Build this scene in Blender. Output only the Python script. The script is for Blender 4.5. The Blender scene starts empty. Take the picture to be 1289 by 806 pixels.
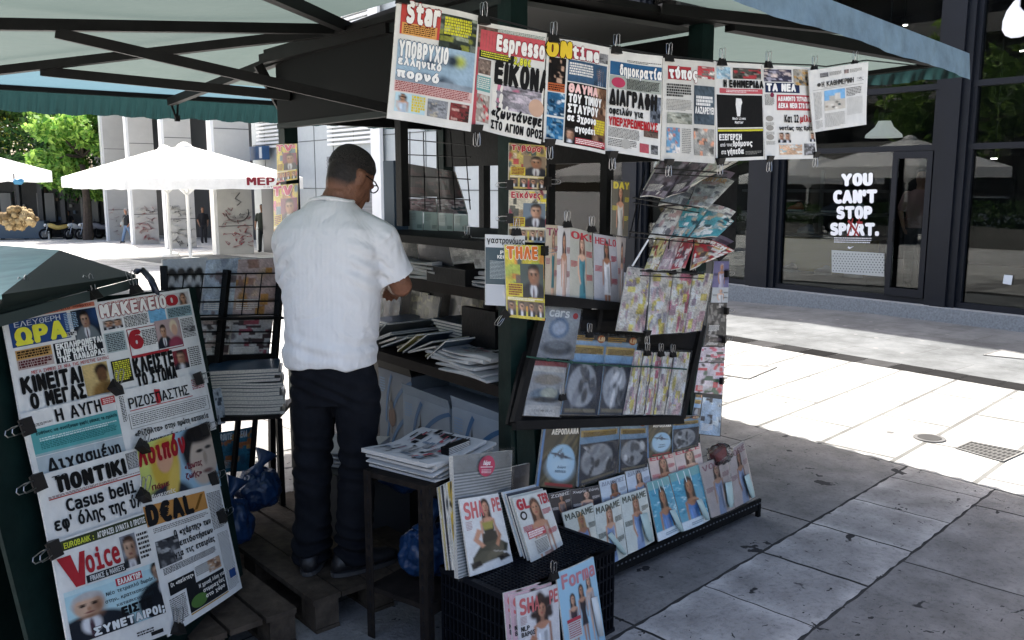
import bpy, bmesh, math, random, os
import numpy as np
from mathutils import Vector, Matrix, noise as mnoise
random.seed(7); rng = np.random.default_rng(7)
scene = bpy.context.scene
COL = scene.collection
R = math.radians

# ------------------------------------------------------------------ camera, sky, sun, exposure
PW, PH, PF, CAMZ = 1289., 806., 1100., 1.70
PITCH = math.atan(173 / 1100.)
AZ = math.atan2(884, math.hypot(1100, 173))
FW = Vector((math.sin(AZ), math.cos(AZ), 0)); RT = Vector((math.cos(AZ), -math.sin(AZ), 0)); UP = Vector((0, 0, 1))
CF = FW * math.cos(PITCH) - UP * math.sin(PITCH); CU = UP * math.cos(PITCH) + FW * math.sin(PITCH)
CC = Vector((0, 0, CAMZ))
cam = bpy.data.cameras.new('camera'); camo = bpy.data.objects.new('camera', cam); COL.objects.link(camo)
cam.sensor_width = 36; cam.lens = PF / PW * 36; cam.clip_end = 2000; cam.clip_start = .02
camo.matrix_world = Matrix((( RT.x, CU.x, -CF.x, 0), (RT.y, CU.y, -CF.y, 0), (RT.z, CU.z, -CF.z, CAMZ), (0, 0, 0, 1)))
scene.camera = camo

SUN_EL, SUN_AZ = R(56), R(12)            # azimuth from +Y towards +X
world = bpy.data.worlds.new('World'); scene.world = world; world.use_nodes = True
wn = world.node_tree; bg = wn.nodes['Background']
sky = wn.nodes.new('ShaderNodeTexSky'); sky.sky_type = 'NISHITA'; sky.sun_disc = False
sky.sun_elevation = SUN_EL; sky.sun_rotation = SUN_AZ; sky.air_density = .7; sky.dust_density = 5.0; sky.ozone_density = .6
wn.links.new(sky.outputs[0], bg.inputs[0]); bg.inputs[1].default_value = .15
sl = bpy.data.lights.new('sun', 'SUN'); sl.energy = 4.0; sl.angle = R(.5); sl.color = (1, .95, .87)
so = bpy.data.objects.new('sun', sl); COL.objects.link(so)
sd = Vector((math.sin(SUN_AZ) * math.cos(SUN_EL), math.cos(SUN_AZ) * math.cos(SUN_EL), math.sin(SUN_EL)))
so.rotation_euler = sd.to_track_quat('Z', 'Y').to_euler()
so.location = (0, 30, 40)
vs = scene.view_settings; vs.view_transform = 'Standard'; vs.look = 'None'; vs.gamma = 1; vs.exposure = 1.85; vs.use_curve_mapping = False
try:
    scene.cycles.max_bounces = 8; scene.cycles.transparent_max_bounces = 16; scene.cycles.caustics_reflective = False; scene.cycles.caustics_refractive = False
    scene.cycles.use_denoising = True; scene.cycles.sample_clamp_indirect = 6
except Exception: pass

# ------------------------------------------------------------------ a photo ray meets a real surface
def ray(px, py): return CF * PF + RT * (px - PW / 2) - CU * (py - PH / 2)
def onz(px, py, z=0.): r = ray(px, py); return CC + r * ((z - CAMZ) / r.z)
def onx(px, py, x): r = ray(px, py); return CC + r * (x / r.x)
def ony(px, py, y): r = ray(px, py); return CC + r * (y / r.y)
def onp(px, py, P, N): r = ray(px, py); return CC + r * ((Vector(P) - CC).dot(N) / r.dot(N))
def quad_on(pts, P, N): return [onp(p[0], p[1], P, N) for p in pts]
def plane(P, ang, lean):
    """vertical-ish plane through P: ang = heading of its horizontal axis from +X (deg), lean = degrees its top goes away"""
    a = Vector((math.cos(R(ang)), math.sin(R(ang)), 0)); n = Vector((a.y, -a.x, 0))
    return Vector(P), (n * math.cos(R(lean)) + UP * math.sin(R(lean))).normalized()
def zg(x, y): return -.032 * max(0., min(y, 200.) - 6.)

# ------------------------------------------------------------------ materials
def s2l(c):
    if isinstance(c, str):
        c = c.lstrip('#'); c = [int(c[i:i + 2], 16) / 255 for i in (0, 2, 4)]
    return tuple((v / 12.92 if v <= .04045 else ((v + .055) / 1.055) ** 2.4) for v in c[:3])
def mat(name, col, rough=.7, metal=0., noise=0., nscale=8., bump=0., bscale=40., spec=.5, coat=0., trans=0., emis=None):
    m = bpy.data.materials.new(name); m.use_nodes = True; nt = m.node_tree; b = nt.nodes['Principled BSDF']
    b.inputs['Roughness'].default_value = rough; b.inputs['Metallic'].default_value = metal
    b.inputs['Specular IOR Level'].default_value = spec; b.inputs['Coat Weight'].default_value = coat
    b.inputs['Transmission Weight'].default_value = trans
    c = (*col, 1)
    tc = nt.nodes.new('ShaderNodeTexCoord')
    if noise > 0:
        n = nt.nodes.new('ShaderNodeTexNoise'); n.inputs['Scale'].default_value = nscale; n.inputs['Detail'].default_value = 6; n.inputs['Roughness'].default_value = .65
        nt.links.new(tc.outputs['Object'], n.inputs['Vector'])
        r = nt.nodes.new('ShaderNodeValToRGB'); r.color_ramp.elements[0].position = .3; r.color_ramp.elements[1].position = .7
        r.color_ramp.elements[0].color = (*[v * (1 - noise) for v in col], 1); r.color_ramp.elements[1].color = (*[min(1, v * (1 + noise)) for v in col], 1)
        nt.links.new(n.outputs['Fac'], r.inputs[0]); nt.links.new(r.outputs[0], b.inputs['Base Color'])
    else: b.inputs['Base Color'].default_value = c
    if bump > 0:
        n2 = nt.nodes.new('ShaderNodeTexNoise'); n2.inputs['Scale'].default_value = bscale; n2.inputs['Detail'].default_value = 4
        nt.links.new(tc.outputs['Object'], n2.inputs['Vector'])
        bp = nt.nodes.new('ShaderNodeBump'); bp.inputs['Strength'].default_value = bump; bp.inputs['Distance'].default_value = .02
        nt.links.new(n2.outputs['Fac'], bp.inputs['Height']); nt.links.new(bp.outputs[0], b.inputs['Normal'])
    if emis: b.inputs['Emission Color'].default_value = (*emis[0], 1); b.inputs['Emission Strength'].default_value = emis[1]
    return m
def vmat(name, rough=.7, coat=0., bump=0., bscale=30., noise=0., nscale=60., spec=.4, transl=0.):
    """surface whose pattern (print, planting, paint) is stored per vertex"""
    m = mat(name, (.5, .5, .5), rough, bump=bump, bscale=bscale, coat=coat, spec=spec); nt = m.node_tree; b = nt.nodes['Principled BSDF']
    a = nt.nodes.new('ShaderNodeVertexColor'); a.layer_name = 'Col'
    src = a.outputs['Color']
    if noise > 0:
        tc = nt.nodes.new('ShaderNodeTexCoord'); n = nt.nodes.new('ShaderNodeTexNoise'); n.inputs['Scale'].default_value = nscale; n.inputs['Detail'].default_value = 5
        nt.links.new(tc.outputs['Object'], n.inputs['Vector'])
        mr = nt.nodes.new('ShaderNodeMapRange'); mr.inputs[1].default_value = .3; mr.inputs[2].default_value = .7; mr.inputs[3].default_value = 1 - noise; mr.inputs[4].default_value = 1 + noise
        nt.links.new(n.outputs['Fac'], mr.inputs[0])
        mx = nt.nodes.new('ShaderNodeVectorMath'); mx.operation = 'MULTIPLY'
        nt.links.new(src, mx.inputs[0]); nt.links.new(mr.outputs[0], mx.inputs[1]); src = mx.outputs[0]
    nt.links.new(src, b.inputs['Base Color'])
    if transl > 0:
        t = nt.nodes.new('ShaderNodeBsdfTranslucent'); nt.links.new(src, t.inputs[0])
        mix = nt.nodes.new('ShaderNodeMixShader'); mix.inputs[0].default_value = transl
        nt.links.new(b.outputs[0], mix.inputs[1]); nt.links.new(t.outputs[0], mix.inputs[2])
        nt.links.new(mix.outputs[0], nt.nodes['Material Output'].inputs[0])
    return m
def cloth_mat(name, col, tcol, k=.45, bump=.2, bscale=12.):
    m = mat(name, col, .85, noise=.12, nscale=5, bump=bump, bscale=bscale); nt = m.node_tree
    t = nt.nodes.new('ShaderNodeBsdfTranslucent'); t.inputs[0].default_value = (*tcol, 1)
    mix = nt.nodes.new('ShaderNodeMixShader'); mix.inputs[0].default_value = k
    nt.links.new(nt.nodes['Principled BSDF'].outputs[0], mix.inputs[1]); nt.links.new(t.outputs[0], mix.inputs[2])
    nt.links.new(mix.outputs[0], nt.nodes['Material Output'].inputs[0]); return m
def film_mat(name, tint, ior=1.5, rough=.04, bump=0., bscale=25., extra=0.):
    """clear film or pane: fresnel mix of see-through and gloss"""
    m = bpy.data.materials.new(name); m.use_nodes = True; nt = m.node_tree; nt.nodes.remove(nt.nodes['Principled BSDF'])
    t = nt.nodes.new('ShaderNodeBsdfTransparent'); t.inputs[0].default_value = (*tint, 1)
    g = nt.nodes.new('ShaderNodeBsdfGlossy'); g.inputs['Roughness'].default_value = rough
    f = nt.nodes.new('ShaderNodeFresnel'); f.inputs[0].default_value = ior
    src = f.outputs[0]
    if extra:
        ad = nt.nodes.new('ShaderNodeMath'); ad.operation = 'ADD'; ad.inputs[1].default_value = extra; ad.use_clamp = True
        nt.links.new(src, ad.inputs[0]); src = ad.outputs[0]
    mix = nt.nodes.new('ShaderNodeMixShader'); nt.links.new(src, mix.inputs[0]); nt.links.new(t.outputs[0], mix.inputs[1]); nt.links.new(g.outputs[0], mix.inputs[2])
    nt.links.new(mix.outputs[0], nt.nodes['Material Output'].inputs[0])
    if bump:
        tc = nt.nodes.new('ShaderNodeTexCoord'); n2 = nt.nodes.new('ShaderNodeTexNoise'); n2.inputs['Scale'].default_value = bscale; n2.inputs['Detail'].default_value = 3; n2.inputs['Distortion'].default_value = 1.5
        nt.links.new(tc.outputs['Object'], n2.inputs['Vector'])
        bp = nt.nodes.new('ShaderNodeBump'); bp.inputs['Strength'].default_value = bump; bp.inputs['Distance'].default_value = .02
        nt.links.new(n2.outputs['Fac'], bp.inputs['Height']); nt.links.new(bp.outputs[0], g.inputs['Normal'])
    return m
M = {}
M['news'] = vmat('newsprint', .85, bump=.25, bscale=18, noise=.06, nscale=25, spec=.2)
M['gloss'] = vmat('glossy_print', .35, coat=.3, bump=.12, bscale=15, spec=.5)
M['pages'] = mat('page_edges', (.62, .6, .55), .9, noise=.25, nscale=160)
M['wrap'] = film_mat('plastic_wrap', (.97, .98, .98), 1.4, .16, bump=1.0, bscale=26, extra=.025)
M['black_metal'] = mat('black_painted_steel', (.007, .0075, .008), .45, noise=.4, nscale=14, bump=.1, bscale=60)
M['dark_frame'] = mat('dark_grey_frame', (.008, .0078, .0075), .55, noise=.3, nscale=10)
M['green_metal'] = mat('dark_green_paint', (.006, .017, .015), .42, noise=.35, nscale=9, bump=.08, bscale=30)
M['wire'] = mat('black_wire', (.015, .015, .016), .4, metal=.3)
M['steel'] = mat('steel_wire', (.42, .42, .42), .28, metal=1.)
M['clip'] = mat('clip_black', (.018, .017, .016), .38, spec=.5)
M['plastic_black'] = mat('black_plastic', (.007, .008, .011), .4, bump=.1, bscale=80)
M['blue_bag'] = mat('blue_bag_film', (.008, .034, .10), .36, noise=.3, nscale=6, bump=.4, bscale=9, coat=.05)
M['wood'] = mat('weathered_wood', (.062, .048, .036), .85, noise=.5, nscale=11, bump=.4, bscale=30)
M['white_paint'] = mat('white_paint', (.78, .78, .76), .5)
M['carton'] = mat('carton', (.30, .34, .38), .7, noise=.08)
M['vcol'] = vmat('painted', .6)
M['vrough'] = vmat('painted_matte', .9, noise=.12, nscale=9)
for k_ in ('black_metal', 'dark_frame', 'green_metal', 'wire', 'clip', 'plastic_black', 'wood', 'carton', 'pages'): M[k_].node_tree.nodes['Principled BSDF'].inputs['Specular IOR Level'].default_value = .12

# ------------------------------------------------------------------ mesh builder
class MB:
    def __init__(s): s.v = []; s.f = []; s.m = []; s.c = []; s.cur = (.5, .5, .5); s.mi = 0
    def col(s, c): s.cur = s2l(c) if isinstance(c, str) else tuple(c); return s
    def add(s, vs, fs, mi=None, cols=None):
        b = len(s.v); s.v += [tuple(p) for p in vs]; s.c += (list(cols) if cols is not None else [s.cur] * len(vs))
        s.f += [tuple(i + b for i in f) for f in fs]; s.m += [s.mi if mi is None else mi] * len(fs); return s
    def quad(s, a, b, c, d, mi=None): return s.add([a, b, c, d], [(0, 1, 2, 3)], mi)
    def box(s, c, d, ax=None, mi=None):
        c = Vector(c); X, Y, Z = ax if ax else (Vector((1, 0, 0)), Vector((0, 1, 0)), Vector((0, 0, 1)))
        vs = [c + X * (i * d[0] / 2) + Y * (j * d[1] / 2) + Z * (k * d[2] / 2) for i in (-1, 1) for j in (-1, 1) for k in (-1, 1)]
        return s.add(vs, [(0, 1, 3, 2), (4, 6, 7, 5), (0, 4, 5, 1), (2, 3, 7, 6), (0, 2, 6, 4), (1, 5, 7, 3)], mi)
    def bx(s, x0, x1, y0, y1, z0, z1, mi=None): return s.box(((x0 + x1) / 2, (y0 + y1) / 2, (z0 + z1) / 2), (x1 - x0, y1 - y0, z1 - z0), None, mi)
    def beam(s, p, q, w, h, up=UP, mi=None):
        p, q = Vector(p), Vector(q); d = (q - p); L = d.length; d = d / L
        x = d.cross(Vector(up)); x = x.normalized() if x.length > 1e-6 else Vector((1, 0, 0)); z = x.cross(d)
        return s.box((p + q) / 2, (w, L, h), (x, d, z), mi)
    def tube(s, pts, r, n=8, cap=True, mi=None, closed=False):
        pts = [Vector(p) for p in pts]; N = len(pts); rs = r if isinstance(r, (list, tuple)) else [r] * N
        vs = []; fs = []; t0 = (pts[1] - pts[0]).normalized(); u = t0.orthogonal().normalized()
        for i, p in enumerate(pts):
            t = ((pts[(i + 1) % N] - pts[i - 1]) if closed else (pts[min(i + 1, N - 1)] - pts[max(i - 1, 0)])).normalized()
            u = (u - t * u.dot(t)); u = u.normalized() if u.length > 1e-6 else t.orthogonal().normalized(); w = t.cross(u)
            vs += [p + (u * math.cos(2 * math.pi * k / n) + w * math.sin(2 * math.pi * k / n)) * rs[i] for k in range(n)]
        for i in range(N if closed else N - 1):
            j = (i + 1) % N
            fs += [(i * n + k, i * n + (k + 1) % n, j * n + (k + 1) % n, j * n + k) for k in range(n)]
        if cap and not closed: fs += [tuple(range(n - 1, -1, -1)), tuple(range((N - 1) * n, N * n))]
        return s.add(vs, fs, mi)
    def loft(s, secs, n=20, cap=True, mi=None):
        """secs: (centre, x-axis vec, y-axis vec[, power]) ellipse sections"""
        vs = []; fs = []
        for sc in secs:
            c, a, b = Vector(sc[0]), Vector(sc[1]), Vector(sc[2]); e = sc[3] if len(sc) > 3 else 1.
            for k in range(n):
                t = 2 * math.pi * k / n; ct, st = math.cos(t), math.sin(t)
                vs.append(c + a * math.copysign(abs(ct) ** e, ct) + b * math.copysign(abs(st) ** e, st))
        for i in range(len(secs) - 1): fs += [(i * n + k, i * n + (k + 1) % n, (i + 1) * n + (k + 1) % n, (i + 1) * n + k) for k in range(n)]
        if cap: fs += [tuple(range(n - 1, -1, -1)), tuple(range((len(secs) - 1) * n, len(secs) * n))]
        return s.add(vs, fs, mi)
    def ball(s, c, r, nu=14, nv=9, rad=None, mi=None):
        c = Vector(c); r = (r, r, r) if not isinstance(r, (tuple, list)) else r
        vs = []; fs = []
        for j in range(nv + 1):
            ph = math.pi * j / nv
            for i in range(nu):
                th = 2 * math.pi * i / nu; k = rad(th, ph) if rad else 1.
                vs.append(c + Vector((r[0] * math.sin(ph) * math.cos(th), r[1] * math.sin(ph) * math.sin(th), r[2] * math.cos(ph))) * k)
        for j in range(nv): fs += [(j * nu + i, (j + 1) * nu + i, (j + 1) * nu + (i + 1) % nu, j * nu + (i + 1) % nu) for i in range(nu)]
        return s.add(vs, fs, mi)
    def grid(s, fn, nu, nv, mi=None, colfn=None):
        vs = [fn(i / nu, j / nv) for j in range(nv + 1) for i in range(nu + 1)]
        cols = [colfn(i / nu, j / nv) for j in range(nv + 1) for i in range(nu + 1)] if colfn else None
        return s.add(vs, [(j * (nu + 1) + i, j * (nu + 1) + i + 1, (j + 1) * (nu + 1) + i + 1, (j + 1) * (nu + 1) + i) for j in range(nv) for i in range(nu)], mi, cols)
    def prism(s, poly, vec, mi=None):
        n = len(poly); vec = Vector(vec); p = [Vector(a) for a in poly]
        return s.add(p + [a + vec for a in p], [tuple(range(n)), tuple(range(2 * n - 1, n - 1, -1))] + [(i, i + n, (i + 1) % n + n, (i + 1) % n) for i in range(n)], mi)
    def build(s, name, mats, parent=None, smooth=False, origin=None, fix=True):
        mats = mats if isinstance(mats, (list, tuple)) else [mats]
        V = np.array(s.v, dtype=float).reshape(-1, 3)
        if parent is None:
            o3 = Vector(origin) if origin is not None else Vector(((V[:, 0].min() + V[:, 0].max()) / 2, (V[:, 1].min() + V[:, 1].max()) / 2, V[:, 2].min()))
        else: o3 = wloc(parent)
        me = bpy.data.meshes.new(name); me.from_pydata((V - np.array(o3)).tolist(), [], s.f)
        for m in mats: me.materials.append(m)
        me.polygons.foreach_set('material_index', s.m)
        if smooth: me.polygons.foreach_set('use_smooth', [True] * len(s.f))
        ca = me.color_attributes.new('Col', 'FLOAT_COLOR', 'POINT')
        ca.data.foreach_set('color', np.hstack([np.array(s.c, dtype=float).reshape(-1, 3), np.ones((len(s.c), 1))]).ravel())
        if fix:
            bm = bmesh.new(); bm.from_mesh(me); bmesh.ops.recalc_face_normals(bm, faces=bm.faces); bm.to_mesh(me); bm.free()
        me.update()
        o = bpy.data.objects.new(name, me); COL.objects.link(o)
        if parent is None: o.location = o3
        else: o.parent = parent
        return o
def wloc(o):
    v = Vector((0, 0, 0))
    while o is not None: v += o.location; o = o.parent
    return v
def tag(o, label=None, cat=None, group=None, kind=None):
    if label: o['label'] = label
    if cat: o['category'] = cat
    if group: o['group'] = group
    if kind: o['kind'] = kind
    return o
def thing(name, label, cat, loc=(0, 0, 0), group=None):
    o = bpy.data.objects.new(name, None); COL.objects.link(o); o.location = loc; o.empty_display_size = .1
    return tag(o, label, cat, group)
def copy_tree(o, parent=None):
    c = o.copy(); COL.objects.link(c); c.parent = parent
    for ch in list(o.children): copy_tree(ch, c)
    return c

# ------------------------------------------------------------------ lettering (glyph outlines laid as flat ink)
try: FONT = bpy.data.fonts.load(os.path.join(bpy.utils.system_resource('DATAFILES', path='fonts'), 'DejaVuSansMono.woff2'))
except Exception: FONT = None
_gl = {}
def glyph(ch):
    if ch in _gl: return _gl[ch]
    if ch in 'IΙl|': g = (np.array([(0, 0), (.08, 0), (.08, 1), (0, 1)]) * np.array([1, glyph('H')[0][:, 1].max()]), [(0, 1, 2, 3)])
    else:
        c = bpy.data.curves.new('glyph', 'FONT'); c.body = ch; c.resolution_u = 2; c.fill_mode = 'FRONT'
        if FONT: c.font = FONT
        o = bpy.data.objects.new('glyph', c); COL.objects.link(o)
        me = o.evaluated_get(bpy.context.evaluated_depsgraph_get()).to_mesh()
        V = np.array([v.co[:2] for v in me.vertices]).reshape(-1, 2); Fs = [tuple(p.vertices) for p in me.polygons]
        o.to_mesh_clear(); bpy.data.objects.remove(o); bpy.data.curves.remove(c)
        if len(V): V = V - np.array([V[:, 0].min(), 0])
        g = (V, Fs)
    _gl[ch] = g; return g
def text_geo(s, gap=.1):
    x = 0; vs = []; fs = []; n = 0
    for ch in s:
        if ch == ' ': x += .3; continue
        V, Fs = glyph(ch)
        if not len(V): x += .3; continue
        vs.append(V + np.array([x, 0])); fs += [tuple(i + n for i in f) for f in Fs]; n += len(V); x += V[:, 0].max() + gap
    if not vs: return np.zeros((0, 2)), [], 1
    return np.vstack(vs), fs, x - gap

# ------------------------------------------------------------------ painted rasters for photographs in print
def canvas(h, w, c): a = np.empty((h, w, 3)); a[:] = s2l(c); return a
def _xy(a): h, w = a.shape[:2]; return np.meshgrid((np.arange(w) + .5) / w, (np.arange(h) + .5) / h)
def ell(a, cx, cy, rx, ry, c, soft=.12, rot=0.):
    X, Y = _xy(a); dx, dy = X - cx, Y - cy
    if rot: dx, dy = dx * math.cos(rot) + dy * math.sin(rot), -dx * math.sin(rot) + dy * math.cos(rot)
    d = np.sqrt((dx / rx) ** 2 + (dy / ry) ** 2); k = np.clip((1 + soft - d) / (2 * soft), 0, 1)[..., None]
    a[:] = a * (1 - k) + np.array(s2l(c)) * k; return a
def rec(a, x0, y0, x1, y1, c):
    h, w = a.shape[:2]; a[int(y0 * h):max(int(y0 * h) + 1, int(y1 * h)), int(x0 * w):max(int(x0 * w) + 1, int(x1 * w))] = s2l(c); return a
def grain(a, amp, r, k=1):
    h, w = a.shape[:2]; yy, xx = np.mgrid[0:h, 0:w] / 5.; p_ = r.random(6) * 6; a *= (1 + amp * 1.6 * np.sin(xx * 1.3 + p_[0] + np.sin(yy + p_[1])) * np.sin(yy * 1.1 + p_[2] + np.sin(xx * .8 + p_[3])))[..., None]; n = r.normal(0, 1, ((h + k - 1) // k, (w + k - 1) // k)); n = np.kron(n, np.ones((k, k)))[:h, :w, None]
    a *= np.clip(1 + amp * n, .2, 2.); return a
def busy(h, w, pal, r, n=18):
    h, w, n = int(h * 1.4), int(w * 1.4), int(n * 2); a = canvas(h, w, pal[0])
    for _ in range(n):
        c = pal[r.integers(len(pal))]; x, y = r.random(2)
        if r.random() < .5: rec(a, x * .9, y * .9, min(1, x + r.random() * .28 + .05), min(1, y + r.random() * .1 + .03), c)
        else: ell(a, x, y, .03 + r.random() * .1, .02 + r.random() * .09, c, .3, r.random() * 3)
    return grain(a, .14, r)
def polyr(a, pts, c, soft=1.0):
    """filled polygon with a soft edge (soft in cells)"""
    h, w = a.shape[:2]; X, Y = np.meshgrid(np.arange(w) + .5, np.arange(h) + .5); P = np.array(pts) * [w, h]; n = len(P); ins = np.zeros((h, w), bool); d = np.full((h, w), 1e9)
    for i in range(n):
        (x0, y0), (x1, y1) = P[i], P[(i + 1) % n]
        if y0 != y1: ins ^= ((y0 > Y) != (y1 > Y)) & (X < (x1 - x0) * (Y - y0) / (y1 - y0) + x0)
        L = max(1e-9, (x1 - x0) ** 2 + (y1 - y0) ** 2); t = np.clip(((X - x0) * (x1 - x0) + (Y - y0) * (y1 - y0)) / L, 0, 1); d = np.minimum(d, np.hypot(X - x0 - t * (x1 - x0), Y - y0 - t * (y1 - y0)))
    k = np.clip(.5 + np.where(ins, d, -d) / (2 * soft * .6), 0, 1)[..., None]; a[:] = a * (1 - k) + np.array(s2l(c)) * k; return a
def tone(c, k):
    c = c.lstrip('#'); return '#' + ''.join('%02x' % max(0, min(255, int(int(c[i:i + 2], 16) * k))) for i in (0, 2, 4))
def woman(a, cx=.5, top=.08, hd=.2, skin='#c89a7c', hair='#3a2418', dress='#b8c8d8', r=None, legs=False):
    """figure with head, hair, shoulders, waist, arms; hd = head height as a share of the page"""
    r = r or rng; s = a.shape[0] / a.shape[1]; u = hd * .5 * s; t = r.uniform(-.12, .12); v = hd
    def p(x, y): return (cx + u * (x + t * y * .5), top + v * y)
    ell(a, *p(0, .6), u * .92, v * .72, hair, .12); polyr(a, [p(-.9, .5), p(.9, .5), p(1.05, 1.9), p(.5, 2.0), p(-.5, 2.0), p(-1.0, 1.8)], hair)
    polyr(a, [p(-.28, 1.0), p(.28, 1.0), p(.34, 1.5), p(-.34, 1.5)], tone(skin, .82)); polyr(a, [p(-.6, 1.42), p(.6, 1.42), p(1.45, 1.62), p(1.2, 2.0), p(-1.2, 2.0), p(-1.45, 1.62)], skin)
    polyr(a, [p(-1.0, 1.72), p(-.3, 1.95), p(.3, 1.95), p(1.0, 1.72), p(1.1, 2.3), p(.72, 3.2), p(1.0, 4.2), p(1.15, 5.2 if not legs else 4.6), p(-1.15, 5.2 if not legs else 4.6), p(-1.0, 4.2), p(-.72, 3.2), p(-1.1, 2.3)], dress)
    polyr(a, [p(.1, 2.2), p(.7, 2.1), p(.6, 3.2), p(.85, 4.4), p(.3, 4.5)], tone(dress, .78)); polyr(a, [p(-.75, 2.2), p(-.5, 2.2), p(-.4, 3.2), p(-.6, 3.2)], tone(dress, 1.2))
    b = r.random() < .5
    polyr(a, [p(-1.45, 1.62), p(-1.08, 1.8), p(-1.15, 2.8), p(-.5 if b else -1.2, 3.7), p(-.8 if b else -1.5, 3.85), p(-1.55, 2.9)], skin); polyr(a, [p(1.45, 1.62), p(1.08, 1.8), p(1.15, 2.8), p(1.25, 3.8), p(1.5, 3.8), p(1.55, 2.9)], tone(skin, .86))
    if legs: polyr(a, [p(-.95, 4.6), p(-.1, 4.6), p(-.25, 6.4), p(-.5, 8.2), p(-.7, 8.2), p(-.8, 6.2)], skin); polyr(a, [p(.1, 4.6), p(.95, 4.6), p(.8, 6.2), p(.8, 8.2), p(.55, 8.2), p(.3, 6.4)], tone(skin, .86))
    ell(a, *p(0, .6), u * .62, v * .5, skin, .08); ell(a, *p(.3, .7), u * .28, v * .36, tone(skin, .8), .7); ell(a, *p(-.2, .45), u * .26, v * .16, tone(skin, 1.12), .9)
    for x in (-.25, .25): ell(a, *p(x, .52), u * .13, v * .05, '#2a1c18', .4); ell(a, *p(x, .43), u * .16, v * .022, hair, .5)
    ell(a, *p(.02, .68), u * .07, v * .09, tone(skin, .8), .6); ell(a, *p(0, .86), u * .2, v * .05, '#9c3c40', .4); polyr(a, [p(-.66, .6), p(-.6, .1), p(0, -.02), p(.6, .1), p(.68, .6), p(.45, .28), p(.05, .16), p(-.4, .3)], hair)
    for _ in range(3): x = r.uniform(-.9, .9); polyr(a, [p(x, .4), p(x + .08, .4), p(x * 1.1 + .06, 1.7), p(x * 1.1, 1.7)] if abs(x) > .66 else [p(x, 0), p(x + .05, 0), p(x + .04, .12), p(x, .12)], tone(hair, 1.8), .7)
    return a
def man_pic(a, cx=.5, top=.1, hd=.45, skin='#b98f74', hair='#2a2320', coat='#20242c', tie='#4a3540'):
    hw = hd * .7 * a.shape[0] / a.shape[1]
    ell(a, cx, top + hd * 2.0, hw * 1.5, hd * 1.1, coat, .08); ell(a, cx, top + hd * 1.4, hw * .32, hd * .45, '#d8dade', .2); ell(a, cx, top + hd * 1.6, hw * .08, hd * .5, tie, .3)
    ell(a, cx, top + hd * .4, hw * .56, hd * .5, hair, .1); ell(a, cx, top + hd * .58, hw * .48, hd * .5, skin, .1); ell(a, cx, top + hd * .12, hw * .46, hd * .16, hair, .25)
    ell(a, cx + hw * .3, top + hd * .66, hw * .2, hd * .36, '#8c6852', .8); ell(a, cx - hw * .12, top + hd * .34, hw * .24, hd * .12, '#d0ac92', .9); ell(a, cx, top + hd * 1.02, hw * .3, hd * .08, '#8a6650', .7); ell(a, cx - hw * .2, top + hd * .43, hw * .13, hd * .025, '#3a2a22', .5); ell(a, cx + hw * .2, top + hd * .43, hw * .13, hd * .025, '#3a2a22', .5)
    ell(a, cx - hw * .2, top + hd * .5, hw * .1, hd * .05, '#241a16', .4); ell(a, cx + hw * .2, top + hd * .5, hw * .1, hd * .05, '#241a16', .4); ell(a, cx, top + hd * .84, hw * .16, hd * .04, '#7c4640', .4)
    ell(a, cx, top + hd * .68, hw * .07, hd * .1, '#a87e64', .4)
    return a

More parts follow.
